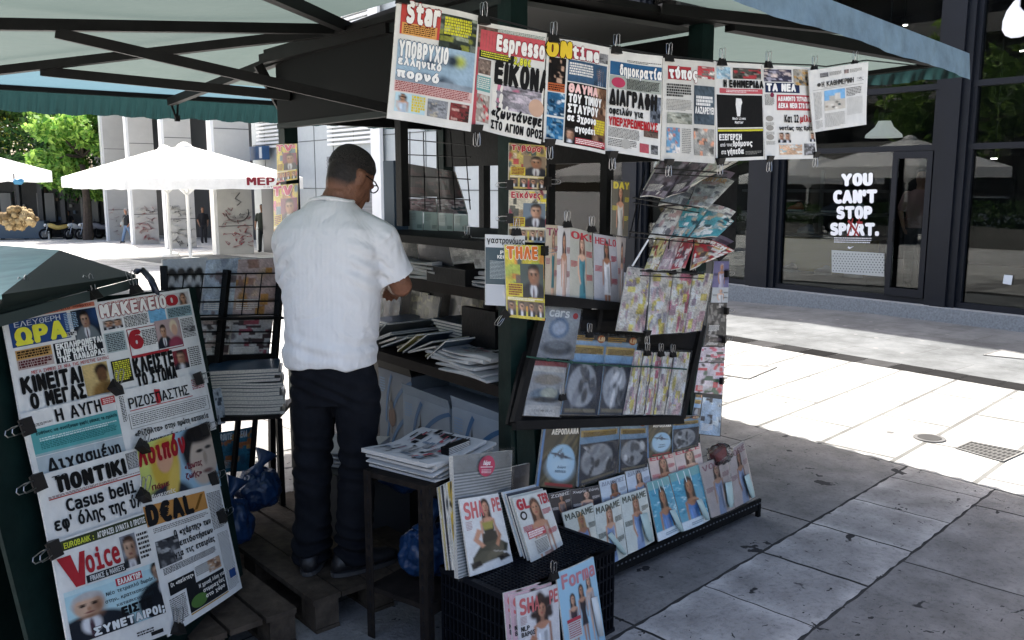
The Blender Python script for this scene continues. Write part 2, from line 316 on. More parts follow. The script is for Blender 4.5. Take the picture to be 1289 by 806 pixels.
class Cover:
    """ink layers on a unit page, u to the right, v up"""
    def __init__(s, paper='#dfddd5'): s.V = []; s.Z = []; s.F = []; s.C = []; s.paper = paper; s.raster = None
    def _put(s, uv, fs, z, cols):
        b = len(s.V); s.V += [tuple(p) for p in uv]; s.Z += [z] * len(uv); s.F += [tuple(i + b for i in f) for f in fs]; s.C += list(cols)
    def rect(s, u0, v0, u1, v1, c, z=2):
        nu = max(1, int((u1 - u0) / .09)); nv = max(1, int((v1 - v0) / .09))
        uv = [(u0 + (u1 - u0) * i / nu, v0 + (v1 - v0) * j / nv) for j in range(nv + 1) for i in range(nu + 1)]
        s._put(uv, [(j * (nu + 1) + i, j * (nu + 1) + i + 1, (j + 1) * (nu + 1) + i + 1, (j + 1) * (nu + 1) + i) for j in range(nv) for i in range(nu)], z, [s2l(c)] * len(uv)); return s
    def frame(s, u0, v0, u1, v1, c, w=.006, z=3):
        s.rect(u0, v0, u1, v0 + w, c, z); s.rect(u0, v1 - w, u1, v1, c, z); s.rect(u0, v0, u0 + w, v1, c, z); s.rect(u1 - w, v0, u1, v1, c, z); return s
    def img(s, u0, v0, u1, v1, a, z=4.6):
        h, w = a.shape[:2]
        uv = [(u0 + (u1 - u0) * i / (w - 1), v1 - (v1 - v0) * j / (h - 1)) for j in range(h) for i in range(w)]
        s._put(uv, [(j * w + i, (j + 1) * w + i, (j + 1) * w + i + 1, j * w + i + 1) for j in range(h - 1) for i in range(w - 1)], z, np.clip(a, .003, .9).reshape(-1, 3)); return s
    def disc(s, cu, cv, ru, rv, c, z=4, n=20, rot=0.):
        s._put([(cu + ru * math.cos(2 * math.pi * k / n), cv + rv * math.sin(2 * math.pi * k / n)) for k in range(n)], [tuple(range(n))], z, [s2l(c)] * n); return s
    def poly(s, pts, c, z=4): s._put(pts, [tuple(range(len(pts)))], z, [s2l(c)] * len(pts)); return s
    def text(s, t, u0, v0, u1, v1, c, z=6, bold=.035, edge=None, skew=0.):
        V, Fs, w = text_geo(t, .055 + min(bold, .06) * 1.5 + (.03 if edge else 0))
        if not len(V): return s
        lo, hi = V[:, 1].min(), V[:, 1].max(); wd = V[:, 0].max()
        def lay(c, d, z0, n):
            ring = [(0, 0)] + [(math.cos(2 * math.pi * k / n) * q, math.sin(2 * math.pi * k / n) * q) for q in ((d * .5, d) if d > .045 else (d,)) for k in range(n)] if n > 1 else [(0, 0)]
            for k, rr2 in enumerate(ring):
                W = V + np.array(rr2)
                uu = (W[:, 0] + skew * (W[:, 1] - lo)) / (wd + skew * (hi - lo)); vv = (W[:, 1] - lo) / max(hi - lo, .3)
                s._put(np.stack([u0 + uu * (u1 - u0), v0 + vv * (v1 - v0)], 1), Fs, z0 + k * .05, [s2l(c)] * len(V))
        bold = min(bold, .06)
        if edge: lay(edge, bold + .03, z, 8); lay(c, bold, z + 1.2, 6 if bold else 1)
        else: lay(c, bold, z, 6 if bold else 1)
        return s
    def lines(s, u0, v0, u1, v1, n, c='#55534e', r=rng, z=2, fill=.55):
        n = int(n * 1.6 + .5); p = (v1 - v0) / n
        for k in range(n):
            v = v1 - p * (k + 1); u = u0; last = u1 - (u1 - u0) * (.4 * r.random() if k == n - 1 else .04 * r.random())
            while u < last - .002:
                w = min(.008 + .026 * r.random(), last - u); s.rect(u, v + p * .2, u + w, v + p * (.2 + fill), c, z); u += w + .006
        return s
DZ = .00035
def print_mesh(name, cov, P, t, ink, parent=None, nb=(10, 10), edge=None, origin=None):
    """P(u,v) -> point, N towards the reader by right-hand rule; t = thickness behind the printed face"""
    mb = MB(); nu, nv = nb
    def N(u, v):
        e = .02; a = Vector(P(min(1, u + e), v)) - Vector(P(max(0, u - e), v)); b = Vector(P(u, min(1, v + e))) - Vector(P(u, max(0, v - e)))
        return a.cross(b).normalized()
    grid = [(i / nu, j / nv) for j in range(nv + 1) for i in range(nu + 1)]
    fr = [Vector(P(u, v)) for u, v in grid]; nn = [N(u, v) for u, v in grid]
    fq = [(j * (nu + 1) + i, j * (nu + 1) + i + 1, (j + 1) * (nu + 1) + i + 1, (j + 1) * (nu + 1) + i) for j in range(nv) for i in range(nu)]
    n0 = len(fr); vs = fr + [p - n * t for p, n in zip(fr, nn)]
    mb.add(vs, fq, 0, [s2l(cov.paper)] * len(vs))
    b = 0; rim = [i for i in range(nu)] + [j * (nu + 1) + nu for j in range(nv)] + [nv * (nu + 1) + i for i in range(nu, 0, -1)] + [j * (nu + 1) for j in range(nv, 0, -1)]
    mb.add(vs, [tuple(reversed([k + n0 for k in q])) for q in fq] + [(rim[k], rim[k] + n0, rim[(k + 1) % len(rim)] + n0, rim[(k + 1) % len(rim)]) for k in range(len(rim))], 1, [s2l(cov.paper)] * len(vs))
    if cov.V:
        pts = [Vector(P(u, v)) + N(u, v) * (DZ * (z + .6)) for (u, v), z in zip(cov.V, cov.Z)]
        mb.add(pts, cov.F, 0, cov.C)
    return mb.build(name, [ink, edge or M['pages']], parent, smooth=False, fix=False, origin=origin)
def bil(q):
    TL, TR, BR, BL = [Vector(p) for p in q]
    return lambda u, v: (BL * (1 - u) + BR * u) * (1 - v) + (TL * (1 - u) + TR * u) * v
def bowed(q, amp=.01, wav=0., ph=0., sag=0.):
    """gently curled sheet on the quad q"""
    f = bil(q); n = (Vector(q[1]) - Vector(q[0])).cross(Vector(q[0]) - Vector(q[3])).normalized()
    return lambda u, v: f(u, v) + n * (amp * math.sin(math.pi * u) + wav * math.sin(u * 7 + v * 3 + ph) * (1.1 - .5 * v)) - UP * (sag * math.sin(math.pi * u) * v)
# ================================================================== ground and paving
def ground_mat(name, base, dirt, joint, bw=.98, bh=.49, rotd=0., mortar=.012, spots=True):
    m = bpy.data.materials.new(name); m.use_nodes = True; nt = m.node_tree; b = nt.nodes['Principled BSDF']; b.inputs['Roughness'].default_value = .78; b.inputs['Specular IOR Level'].default_value = .08
    tc = nt.nodes.new('ShaderNodeTexCoord'); mp = nt.nodes.new('ShaderNodeMapping'); mp.inputs['Rotation'].default_value[2] = R(rotd); nt.links.new(tc.outputs['Object'], mp.inputs['Vector'])
    br = nt.nodes.new('ShaderNodeTexBrick'); br.inputs['Scale'].default_value = 1; br.inputs['Brick Width'].default_value = bw; br.inputs['Row Height'].default_value = bh; br.inputs['Mortar Size'].default_value = mortar
    br.inputs['Color1'].default_value = (*base, 1); br.inputs['Color2'].default_value = (*[v * .86 for v in base], 1); br.inputs['Mortar'].default_value = (*joint, 1)
    nt.links.new(mp.outputs[0], br.inputs['Vector'])
    n = nt.nodes.new('ShaderNodeTexNoise'); n.inputs['Scale'].default_value = 1.6; n.inputs['Detail'].default_value = 9; n.inputs['Roughness'].default_value = .72; nt.links.new(tc.outputs['Object'], n.inputs['Vector'])
    rp = nt.nodes.new('ShaderNodeValToRGB'); rp.color_ramp.elements[0].position = .35; rp.color_ramp.elements[1].position = .62; rp.color_ramp.elements[0].color = (.62, .62, .62, 1); rp.color_ramp.elements[1].color = (1.1, 1.1, 1.1, 1)
    nt.links.new(n.outputs['Fac'], rp.inputs[0])
    mu = nt.nodes.new('ShaderNodeVectorMath'); mu.operation = 'MULTIPLY'; nt.links.new(br.outputs['Color'], mu.inputs[0]); nt.links.new(rp.outputs[0], mu.inputs[1])
    src = mu.outputs[0]
    if spots:
        v = nt.nodes.new('ShaderNodeTexVoronoi'); v.inputs['Scale'].default_value = 3.2; nt.links.new(tc.outputs['Object'], v.inputs['Vector'])
        n2 = nt.nodes.new('ShaderNodeTexNoise'); n2.inputs['Scale'].default_value = 22; nt.links.new(tc.outputs['Object'], n2.inputs['Vector'])
        ad = nt.nodes.new('ShaderNodeMath'); ad.operation = 'MULTIPLY_ADD'; ad.inputs[1].default_value = .06; nt.links.new(n2.outputs['Fac'], ad.inputs[0]); nt.links.new(v.outputs['Distance'], ad.inputs[2])
        r2 = nt.nodes.new('ShaderNodeValToRGB'); r2.color_ramp.elements[0].position = .105; r2.color_ramp.elements[1].position = .125; nt.links.new(ad.outputs[0], r2.inputs[0])
        mx = nt.nodes.new('ShaderNodeMixRGB'); mx.inputs['Color1'].default_value = (*dirt, 1); nt.links.new(r2.outputs[0], mx.inputs['Fac']); nt.links.new(src, mx.inputs['Color2']); src = mx.outputs[0]
    nt.links.new(src, b.inputs['Base Color'])
    n3 = nt.nodes.new('ShaderNodeTexNoise'); n3.inputs['Scale'].default_value = 60; n3.inputs['Detail'].default_value = 5; nt.links.new(tc.outputs['Object'], n3.inputs['Vector'])
    bp = nt.nodes.new('ShaderNodeBump'); bp.inputs['Strength'].default_value = .35; bp.inputs['Distance'].default_value = .01; nt.links.new(n3.outputs['Fac'], bp.inputs['Height']); nt.links.new(bp.outputs[0], b.inputs['Normal'])
    return m
def struct(mb, name, m, smooth=False):
    o = mb.build(name, m, smooth=smooth, origin=(0, 0, 0)); o['kind'] = 'structure'; return o
g = MB()
for y0, y1 in ((-200, 6), (6, 60), (60, 200), (200, 900)):
    g.quad((-500, y0, zg(0, y0)), (700, y0, zg(0, y0)), (700, y1, zg(0, y1)), (-500, y1, zg(0, y1)))
struct(g, 'ground', ground_mat('plaza_stone', (.52, .52, .50), (.09, .09, .09), (.2, .2, .2), rotd=-7))

# near paving: separate slabs with open joints, one pale row beside the magazine rack
def slab_mat():
    m = vmat('slab_stone', .8, bump=.4, bscale=70, noise=.26, nscale=5.5); nt = m.node_tree; b = nt.nodes['Principled BSDF']
    src = b.inputs['Base Color'].links[0].from_socket
    tc = nt.nodes.new('ShaderNodeTexCoord')
    n4 = nt.nodes.new('ShaderNodeTexNoise'); n4.inputs['Scale'].default_value = 38; n4.inputs['Detail'].default_value = 8; n4.inputs['Roughness'].default_value = .8; nt.links.new(tc.outputs['Object'], n4.inputs['Vector'])
    r4 = nt.nodes.new('ShaderNodeValToRGB'); r4.color_ramp.elements[0].position = .36; r4.color_ramp.elements[1].position = .5; r4.color_ramp.elements[0].color = (.66, .66, .66, 1); nt.links.new(n4.outputs['Fac'], r4.inputs[0])
    mu = nt.nodes.new('ShaderNodeVectorMath'); mu.operation = 'MULTIPLY'; nt.links.new(src, mu.inputs[0]); nt.links.new(r4.outputs[0], mu.inputs[1]); src = mu.outputs[0]
    nw = nt.nodes.new('ShaderNodeTexNoise'); nw.inputs['Scale'].default_value = 9; nw.inputs['Detail'].default_value = 3; nt.links.new(tc.outputs['Object'], nw.inputs['Vector'])
    mixv = nt.nodes.new('ShaderNodeVectorMath'); mixv.operation = 'MULTIPLY_ADD'; mixv.inputs[1].default_value = (.25, .25, 0); nt.links.new(nw.outputs['Color'], mixv.inputs[0]); nt.links.new(tc.outputs['Object'], mixv.inputs[2])
    for sc, th in ((3.6, .15), (9.5, .115), (19., .105)):
        v = nt.nodes.new('ShaderNodeTexVoronoi'); v.inputs['Scale'].default_value = sc; nt.links.new(mixv.outputs[0], v.inputs['Vector'])
        n2 = nt.nodes.new('ShaderNodeTexNoise'); n2.inputs['Scale'].default_value = 2.2; nt.links.new(tc.outputs['Object'], n2.inputs['Vector'])
        ad = nt.nodes.new('ShaderNodeMath'); ad.operation = 'MULTIPLY_ADD'; ad.inputs[1].default_value = .25; nt.links.new(n2.outputs['Fac'], ad.inputs[0]); nt.links.new(v.outputs['Distance'], ad.inputs[2])
        r2 = nt.nodes.new('ShaderNodeValToRGB'); r2.color_ramp.elements[0].position = th + .10; r2.color_ramp.elements[1].position = th + .115; nt.links.new(ad.outputs[0], r2.inputs[0])
        mx = nt.nodes.new('ShaderNodeMixRGB'); mx.inputs['Color1'].default_value = (.02, .021, .023, 1); nt.links.new(r2.outputs[0], mx.inputs['Fac']); nt.links.new(src, mx.inputs['Color2']); src = mx.outputs[0]
    nt.links.new(src, b.inputs['Base Color']); return m
sm = MB(); r_ = random.Random(3)
ca, sa = math.cos(R(6.7)), math.sin(R(6.7)); O = Vector((2.823, 2.234, 0))
def sp(i, j, z=.004): return Vector((O.x + ca * i - sa * j, O.y + sa * i + ca * j, z))
rows = [(-4.5, -3.52), (-3.52, -2.54), (-2.54, -1.5), (-1.5, -.5), (-.5, 0), (0, .98), (.98, 1.96), (1.96, 2.94), (2.94, 3.92)]
for (j0, j1) in rows:
    pale = abs(j1) < 1e-6; x = -5. if pale else -5. + r_.random() * .9
    if pale: x = -4.9 - .01
    while x < 4.55:
        w = .49 if pale else .98 * r_.choice((1, 1, 1.5))
        gp = .006
        k = (.27 + .05 * r_.random()) if pale else .16 + .03 * r_.random()
        if pale and x > 1.4: k *= .75
        c = (k, k * .985, k * .96); n = 5; dz = [r_.uniform(-.001, .0015) for _ in range(4)]
        def P(u, v, x=x, w=w): 
            e = .004 * (math.sin(u * 23 + x * 7) + math.sin(v * 19 + j0 * 5)) * (1 if (u in (0, 1) or v in (0, 1)) else 0)
            return sp(x + gp + (w - 2 * gp) * u + e, j0 + gp + (j1 - j0 - 2 * gp) * v + e, .006 + dz[0] * u + dz[1] * v)
        def Cf(u, v, c=c, pale=pale, x=x):
            d = min(u, 1 - u, v, 1 - v); k = 1 + (.55 if pale else .25) * math.exp(-d * 14) * (.6 + .4 * math.sin(x * 9 + u * 11)); return tuple(q * k for q in c)
        sm.grid(P, 10, 6, colfn=Cf)
        x += w
struct(sm, 'pavement', slab_mat())
gb = MB(); gb.quad((-2.3, -2.6, .0025), (7.6, -2.6, .0025), (7.6, 6.2, .0025), (-2.3, 6.2, .0025)); struct(gb, 'pavement_bed', mat('bed_dirt', (.035, .035, .034), .95, noise=.3))
lt = MB(); 
for j0 in np.arange(-6, 30, .98):
    for i, xx in enumerate(np.arange(5.1, 7.6, .98)):
        pass
g2 = MB(); g2.quad((5.02, -12, .0105), (7.62, -12, .0105), (7.62, 6, .0105), (5.02, 6, .0105)); g2.quad((5.02, 6, .0105), (7.62, 6, .0105), (7.62, 30, zg(0, 30) + .0105), (5.02, 30, zg(0, 30) + .0105))
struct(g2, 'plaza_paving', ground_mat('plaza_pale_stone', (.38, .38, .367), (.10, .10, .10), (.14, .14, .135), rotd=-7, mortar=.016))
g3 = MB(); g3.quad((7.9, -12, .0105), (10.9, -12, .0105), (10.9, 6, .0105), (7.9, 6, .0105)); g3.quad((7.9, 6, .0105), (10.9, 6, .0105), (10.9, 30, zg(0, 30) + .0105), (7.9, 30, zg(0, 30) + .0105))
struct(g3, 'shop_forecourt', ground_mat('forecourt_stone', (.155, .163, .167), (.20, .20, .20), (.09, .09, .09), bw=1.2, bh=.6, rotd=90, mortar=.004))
b3 = MB(); rr = random.Random(5); yy = -8.
while yy < 20:
    k = rr.choice((.012, .018, .026, .05)); c = (k, k, k * 1.02)
    b3.col(c); z0 = zg(0, yy) + .013; z1 = zg(0, yy + .31) + .013
    b3.add([(7.625, yy, z0), (7.895, yy, z0), (7.895, yy + .31, z1), (7.625, yy + .31, z1)], [(0, 1, 2, 3)], 0)
    yy += .317
struct(b3, 'drain_band', vmat('dark_setts', .95, noise=.15, nscale=9, spec=.03))

def cover_plate(name, label, pts, grate):
    P4 = [onz(px, py, .016) for px, py in pts]; f = bil([P4[0], P4[1], P4[2], P4[3]]); mb = MB(); mb.col((.09, .09, .088) if grate else (.2, .2, .195))
    mb.grid(lambda u, v: f(u, v), 1, 1)
    if grate:
        for i in range(11):
            for j in range(4):
                u0, v0 = (i + .2) / 11, (j + .2) / 4
                mb.col((.015, .015, .015)); mb.quad(*[f(a, b) + UP * .002 for a, b in ((u0, v0), (u0 + .05, v0), (u0 + .05, v0 + .16), (u0, v0 + .16))])
    mb.col((.16, .16, .155) if grate else (.17, .17, .165)); 
    for a, b in (((0, 0), (1, 0)), ((1, 0), (1, 1)), ((1, 1), (0, 1)), ((0, 1), (0, 0))): mb.beam(f(*a) + UP * .001, f(*b) + UP * .001, .012, .004)
    return tag(mb.build(name, M['vrough']), label, 'drain cover')
cover_plate('drain_grate', 'rectangular iron drain grate set in sunlit paving', ((1222, 556), (1289, 569), (1262, 581), (1203, 564)), True)
cover_plate('access_cover', 'cracked square stone access cover in the sunlit paving', ((918, 459), (978, 462), (942, 477), (900, 470)), False)
cover_plate('utility_cover', 'grey cracked utility cover at the edge of the shop shadow', ((1238, 447), (1262, 440), (1289, 446), (1289, 452)), False)
mh = MB(); c0 = onz(1170, 552, .012)
mh.col((.1, .1, .1)).loft([(c0, (.1, 0, 0), (0, .1, 0)), (c0 + UP * .006, (.1, 0, 0), (0, .1, 0))], 24); mh.col((.03, .03, .03)).loft([(c0 + UP * .007, (.075, 0, 0), (0, .075, 0)), (c0 + UP * .009, (.07, 0, 0), (0, .07, 0))], 24)
tag(mh.build('round_valve_cover', M['vrough']), 'small round iron valve cover in the sunlit paving', 'drain cover')

# ================================================================== glass fronted sports shop along x = 10.9
FX = 10.9
shop = thing('sports_shop', 'glass fronted sports shop with dark blue steel columns and stone plinth', 'shop', (FX, 6, 0))
M['shop_metal'] = mat('blue_grey_steel', (.0065, .0085, .013), .5, noise=.15, nscale=3, spec=.25)
M['plinth'] = mat('grey_granite', (.20, .22, .23), .7, noise=.3, nscale=40)
M['pane'] = film_mat('shop_pane', (.6, .65, .66), 1.48, .006)
M['dark_int'] = mat('dark_interior', (.008, .008, .009), .6)
Y0s, Y1s, ZT = -6., 13.6, 5.2
p = MB(); p.bx(FX - .22, FX + .2, Y0s, Y1s, -.3, .185); p.build('plinth', M['plinth'], shop)
cols = [(-3.2, -2.7), (-.2, .15), (2.35, 2.7), (4.93, 5.3), (7.52, 8.0), (10.15, 10.6), (13.1, 13.6)]
for a, b in cols:
    p = MB(); p.bx(FX - .1, FX + .12, a, b, .185, 6); p.bx(FX - .14, FX - .102, a + .09, b - .09, .185, 6); p.build('column', M['shop_metal'], shop)
p = MB()
for k in range(len(cols) - 1):
    y0, y1 = cols[k][1], cols[k + 1][0]
    for z, h in ((.185, .07), (2.09, .07), (2.82, .07), (4.6, .08)): p.bx(FX - .06, FX + .04, y0 + .002, y1 - .002, z, z + h)
    for e in (y0 + .03, y1 - .03): p.bx(FX - .05, FX + .05, e - .03, e + .03, .256, 4.59)
p.build('window_frame', M['shop_metal'], shop)
for k in range(len(cols) - 1):
    y0, y1 = cols[k][1] + .06, cols[k + 1][0] - .06
    for z0, z1 in ((.257, 2.088), (2.162, 2.818), (2.892, 4.59)):
        if k == 3 and z0 < 1: y0b = y0 + .02
        p = MB(); p.bx(FX, FX + .012, y0, y1, z0, z1); p.build('glass_pane', M['pane'], shop)
# door in the bay between the two columns in view
d = MB()
for y in (5.36, 5.80): d.bx(FX - .085, FX - .062, y - .035, y + .035, .26, 2.085)
d.bx(FX - .085, FX - .062, 5.395, 5.765, .26, .36); d.bx(FX - .085, FX - .062, 5.395, 5.765, 2.0, 2.085)
do = d.build('door', M['shop_metal'], shop)
h = MB(); h.tube([(FX - .13, 5.74, .95), (FX - .13, 5.74, 1.25)], .014); h.beam((FX - .13, 5.74, 1.22), (FX - .085, 5.77, 1.22), .02, .02); h.beam((FX - .13, 5.74, .98), (FX - .085, 5.77, .98), .02, .02); h.build('handle', M['black_metal'], do)
# inside
p = MB(); p.bx(FX + .25, 17, Y0s, Y1s, .10, .18); p.build('shop_floor', mat('shop_floor', (.03, .03, .03), .35), shop)
p = MB(); p.bx(17, 17.2, Y0s, Y1s, .1, 6); p.bx(FX + .2, 17, Y1s - .1, Y1s, .1, 6); p.bx(FX + .2, 17, Y0s, Y0s + .1, .1, 6); p.bx(13.4, 13.5, 9.2, 13.4, .18, 5); p.build('back_wall', M['dark_int'], shop)
p = MB(); p.bx(FX + .2, 17.2, Y0s, Y1s, 4.9, 5.1); p.build('shop_ceiling', M['dark_int'], shop)
# upper floors
p = MB(); p.bx(FX - .05, FX + 8, Y0s - 20, Y1s + .6, 6, 10.8); p.bx(FX, FX + 8, Y0s - 20, Y0s, -.2, 6)
for yb in np.arange(Y0s - 18, Y1s - 2, 3.4):
    for zb in (7.2,): p.col((.03, .04, .05)); p.bx(FX - .09, FX - .052, yb, yb + 2.4, zb, zb + 1.9, 1)
p.build('upper_storeys', [mat('facade_render', (.3, .29, .27), .8, noise=.1), mat('upper_glass', (.02, .03, .04), .1)], shop)
lm = mat('shop_lamp_glow', (.8, .8, .75), emis=((1, .9, .75), 14))
for y, z, x in ((5.0, 2.55, 13), (4.6, 2.2, 14), (5.75, 2.05, 13.5), (5.4, 1.98, 14.5), (4.3, 1.95, 13), (7., 3.9, 13), (6.5, 4.1, 14.5), (6.0, 3.7, 13), (7.5, 4.2, 14), (6.8, 3.6, 15), (5.9, 4.3, 12.5), (6.3, 3.8, 15.5), (4.5, 4.0, 13), (3.4, 3.4, 13.5)):
    p = MB(); p.loft([((x, y, z), (.05, 0, 0), (0, .05, 0)), ((x, y, z + .09), (.06, 0, 0), (0, .06, 0))], 12); sp_ = p.build('ceiling_spotlight', M['dark_int'])
    tag(sp_, 'small lit ceiling spotlight glowing inside the dark sports shop', 'spotlight', 'ceiling spotlights inside the sports shop')
    p = MB(); p.loft([((x, y, z - .012), (.04, 0, 0), (0, .04, 0)), ((x, y, z - .002), (.042, 0, 0), (0, .042, 0))], 12); p.build('bulb', lm, sp_)
    p = MB(); p.tube([(x, y, z + .09), (x, y, 4.9)], .008, 6); p.build('drop_rod', M['dark_int'], sp_)
# white pendant in the upper pane
pc = onx(1113, 162, 11.5); pd = thing('pendant_lamp', 'white bell shaped pendant lamp hanging behind the upper shop pane', 'lamp', pc)
p = MB(); p.loft([(pc + UP * z, (r, 0, 0), (0, r, 0)) for z, r in ((-.12, .24), (-.08, .23), (.02, .12), (.1, .08))], 24); p.build('lamp_shade', mat('lamp_shade_added_glow', (.8, .8, .78), .5, emis=((1, .96, .9), .22)), pd, smooth=True)  # weak glow added to whiten the shade, the lamp itself is off
p = MB(); p.loft([(pc + UP * z, (r, 0, 0), (0, r, 0)) for z, r in ((.102, .085), (.2, .08))], 16); p.tube([pc + UP * .2, (pc.x, pc.y, 4.9)], .01, 6); p.build('lamp_holder', M['dark_int'], pd)
# shoe display behind the left pane
sh = thing('shoe_display', 'tiered shop shelf with trainers and a yellow backed plinth behind the window', 'display shelf', (12.3, 7, .18))
p = MB(); p.bx(12, 12.6, 6.75, 9.1, .18, .3); [p.bx(12.1, 12.6, 6.75, 9.1, z, z + .04) for z in (.86, 1.2, 1.55)]; [p.bx(12.56, 12.6, y, y + .05, .3, 1.9) for y in (6.75, 7.9, 9.05)]; p.build('shelf', mat('shelf_grey', (.09, .095, .1), .5), sh)
p = MB(); p.bx(12.2, 12.55, 6.9, 9.0, .32, .84); p.build('yellow_plinth', mat('yellow_plinth', (.42, .33, .03), .5), sh)
def trainer(x, y, z, c, label):
    t = thing('trainer_shoe', label, 'shoe', (x, y, z), 'trainers on the shop display shelf')
    mb = MB(); mb.loft([((x, y - .14 + .28 * k, z + .03 + hh / 2), (.045 * w, 0, 0), (0, 0, hh / 2)) for k, hh, w in ((0, .05, .5), (.15, .11, .9), (.35, .12, .9), (.55, .08, 1), (.8, .06, 1.05), (1, .03, .6))], 12); mb.build('upper', mat('shoe_upper', s2l(c), .6), t, smooth=True)
    mb = MB(); mb.loft([((x, y + .0, z), (.05, 0, 0), (0, .15, 0), .8), ((x, y, z + .03), (.048, 0, 0), (0, .148, 0), .8)], 16); mb.build('sole', M['white_paint'], t)
for i, (y, z, c, n) in enumerate(((7.0, .3, '#dddddd', 'white'), (7.5, .3, '#bbbbbb', 'pale grey'), (8.1, .3, '#333344', 'navy'), (7.05, .9, '#30343c', 'charcoal'), (7.45, .9, '#707880', 'grey'), (8.0, .9, '#a0a8b0', 'silver'), (7.15, 1.24, '#e0e0e0', 'white'), (7.6, 1.24, '#505868', 'slate'), (8.2, 1.24, '#c04040', 'red'))):
    trainer(12.05 if z < .5 else 12.3, y, z + .005, c, f'{n} trainer on the {["bottom", "middle", "top"][i // 3]} tier of the shop display shelf')
# window poster: words and dotted panel stuck to the pane
wp = thing('window_poster', 'white lettered sport slogan and dotted panel stuck on shop window', 'poster', (FX - .02, 6.7, .4))
c = Cover('#1a1d20')
PL = bil([onx(1046, 214, FX - .012), onx(1118, 211, FX - .012), onx(1116, 346, FX - .012), onx(1047, 343, FX - .012)])
for t, u0, u1, v0, v1 in (('YOU', .21, .72, .85, .985), ('CAN’T', .06, .8, .685, .83), ('STOP', .12, .72, .535, .675), ('SPORT.', 0, .84, .375, .515)):
    V, Fs, w = text_geo(t.replace('’', "'"), .13); lo, hi = 0, .73
    for k in range(19):
        a = 2 * math.pi * k / 9; q_ = .065 if k < 9 else (.035 if k < 18 else 0); W = V + np.array([math.cos(a) * q_, math.sin(a) * q_])
        c._put(np.stack([u0 + W[:, 0] / V[:, 0].max() * (u1 - u0), v0 + (W[:, 1] - lo) / (hi - lo) * (v1 - v0)], 1), Fs, 1 + k * .15, [(.85, .85, .85)] * len(V))
c.lines(.05, .29, .75, .35, 2, '#c8c8c8'); 
c.poly([(.3, .245), (.34, .235), (.42, .262), (.345, .25), (.32, .26)], '#dddddd')
for dx in (.0, .03): c.poly([(.29 + dx * 4, .36), (.32 + dx * 4, .36), (.41 + dx * 4, .53), (.39 + dx * 4, .53)], '#8c1c20', 5); 
c.poly([(.3, .5), (.33, .52), (.52, .37), (.5, .355)], '#8c1c20', 5.5); c.poly([(.46, .5), (.57, .5), (.57, .475), (.48, .475)], '#8c1c20', 5)
pm = MB(); N0 = Vector((-1, 0, 0)); pm.add([PL(u, v) + N0 * (.0012 + .0004 * z) for (u, v), z in zip(c.V, c.Z)], c.F, 0, c.C); pm.build('lettering', M['vcol'], wp, fix=False)
pm = MB(); pm.col((.4, .42, .4)).quad(*[PL(u, v) + N0 * .0006 for u, v in ((0, 0), (.96, -.02), (.96, .2), (0, .22))])
for i in range(17):
    for j in range(8):
        u, v = .02 + i * .056 + (j % 2) * .026, .012 + j * .024; pm.col((.10, .11, .11)); pm.quad(*[PL(u + a, v + b) + N0 * .0012 for a, b in ((0, 0), (.022, 0), (.022, .011), (0, .011))])
pm.build('dotted_panel', M['vcol'], wp)
st = MB(); st.col((.6, .64, .66)); st.quad(*[onx(a, b, FX - .016) for a, b in ((1264, 346), (1275, 347), (1273, 359), (1262, 357))]); o = st.build('window_notice', M['vcol']); tag(o, 'small white paper notice stuck low on the shop window', 'notice')
# white emblem high on the end bay
em = MB(); pts2 = [(1284, -4), (1276, 2), (1267, 14), (1262, 27), (1261, 38), (1265, 45), (1272, 48), (1283, 47), (1300, 41), (1330, 22), (1380, -12), (1372, -6), (1318, 12), (1300, 16), (1288, 14), (1283, 8)]
em.prism([onx(a, b, FX - .17) for a, b in pts2], (.03, 0, 0)); o = em.build('shop_emblem', mat('emblem_white', (.85, .85, .85), .5)); tag(o, 'large white curved emblem mounted high on the shop glass', 'emblem')
# ================================================================== the kiosk
KX, KY0, KY1, KX1 = 2.15, 2.66, 4.75, 3.22
kiosk = thing('newspaper_kiosk', 'dark green metal newspaper kiosk with open counter shelves and wide awnings', 'kiosk', (2.85, 3.7, 0))
def kp(mb, name, m, par=None, **k): return mb.build(name, m, par or kiosk, **k)
for x, y in ((KX - .02, KY0 + .02), (KX, KY1), (KX1, KY0 + .02), (KX1, KY1)):
    p = MB(); p.bx(x - .04, x + .04, y - .04, y + .04, 0, 2.40); kp(p, 'post', M['green_metal'])
p = MB(); p.bx(KX - .02, KX + .02, 3.5, 3.55, 1.5, 2.02); kp(p, 'post', M['black_metal'])
for y in (3.7, 4.3): p = MB(); p.bx(KX1 - .025, KX1 + .025, y, y + .05, 1.0, 2.05); kp(p, 'post', M['black_metal'])
p = MB(); p.bx(2.60, 2.64, KY0 - .02, KY0 + .02, 1.2, 2.02); kp(p, 'post', M['black_metal'])
# fascia band and roof
p = MB(); p.bx(KX - .05, KX - .02, 2.70, KY1 + .02, 2.03, 2.36); kp(p, 'fascia_panel', mat('fascia', (.006, .0068, .0068), .7, spec=.1))
p = MB(); p.bx(KX - .055, KX - .018, 2.70, KY1 + .02, 2.0, 2.028); p.bx(KX - .06, KX - .02, 2.70, KY1 + .02, 2.362, 2.43); kp(p, 'trim_rail', mat('rail_green', (.02, .026, .025), .6, spec=.15))
p = MB(); p.bx(KX, KX1, KY0 - .0, KY0 + .03, 2.03, 2.17); p.bx(KX1 - .03, KX1, KY0 + .03, KY1, 2.03, 2.36); p.bx(KX + .03, KX1, KY1 - .03, KY1, 2.03, 2.36); p.bx(KX1 - .028, KX1 - .002, KY0 + .04, KY1 - .04, 1.80, 2.028); kp(p, 'header_band', M['black_metal'])
p = MB(); p.bx(KX - .1, KX1 + .1, KY0 - .06, KY1 + .06, 2.402, 2.43); kp(p, 'roof', M['dark_frame'])
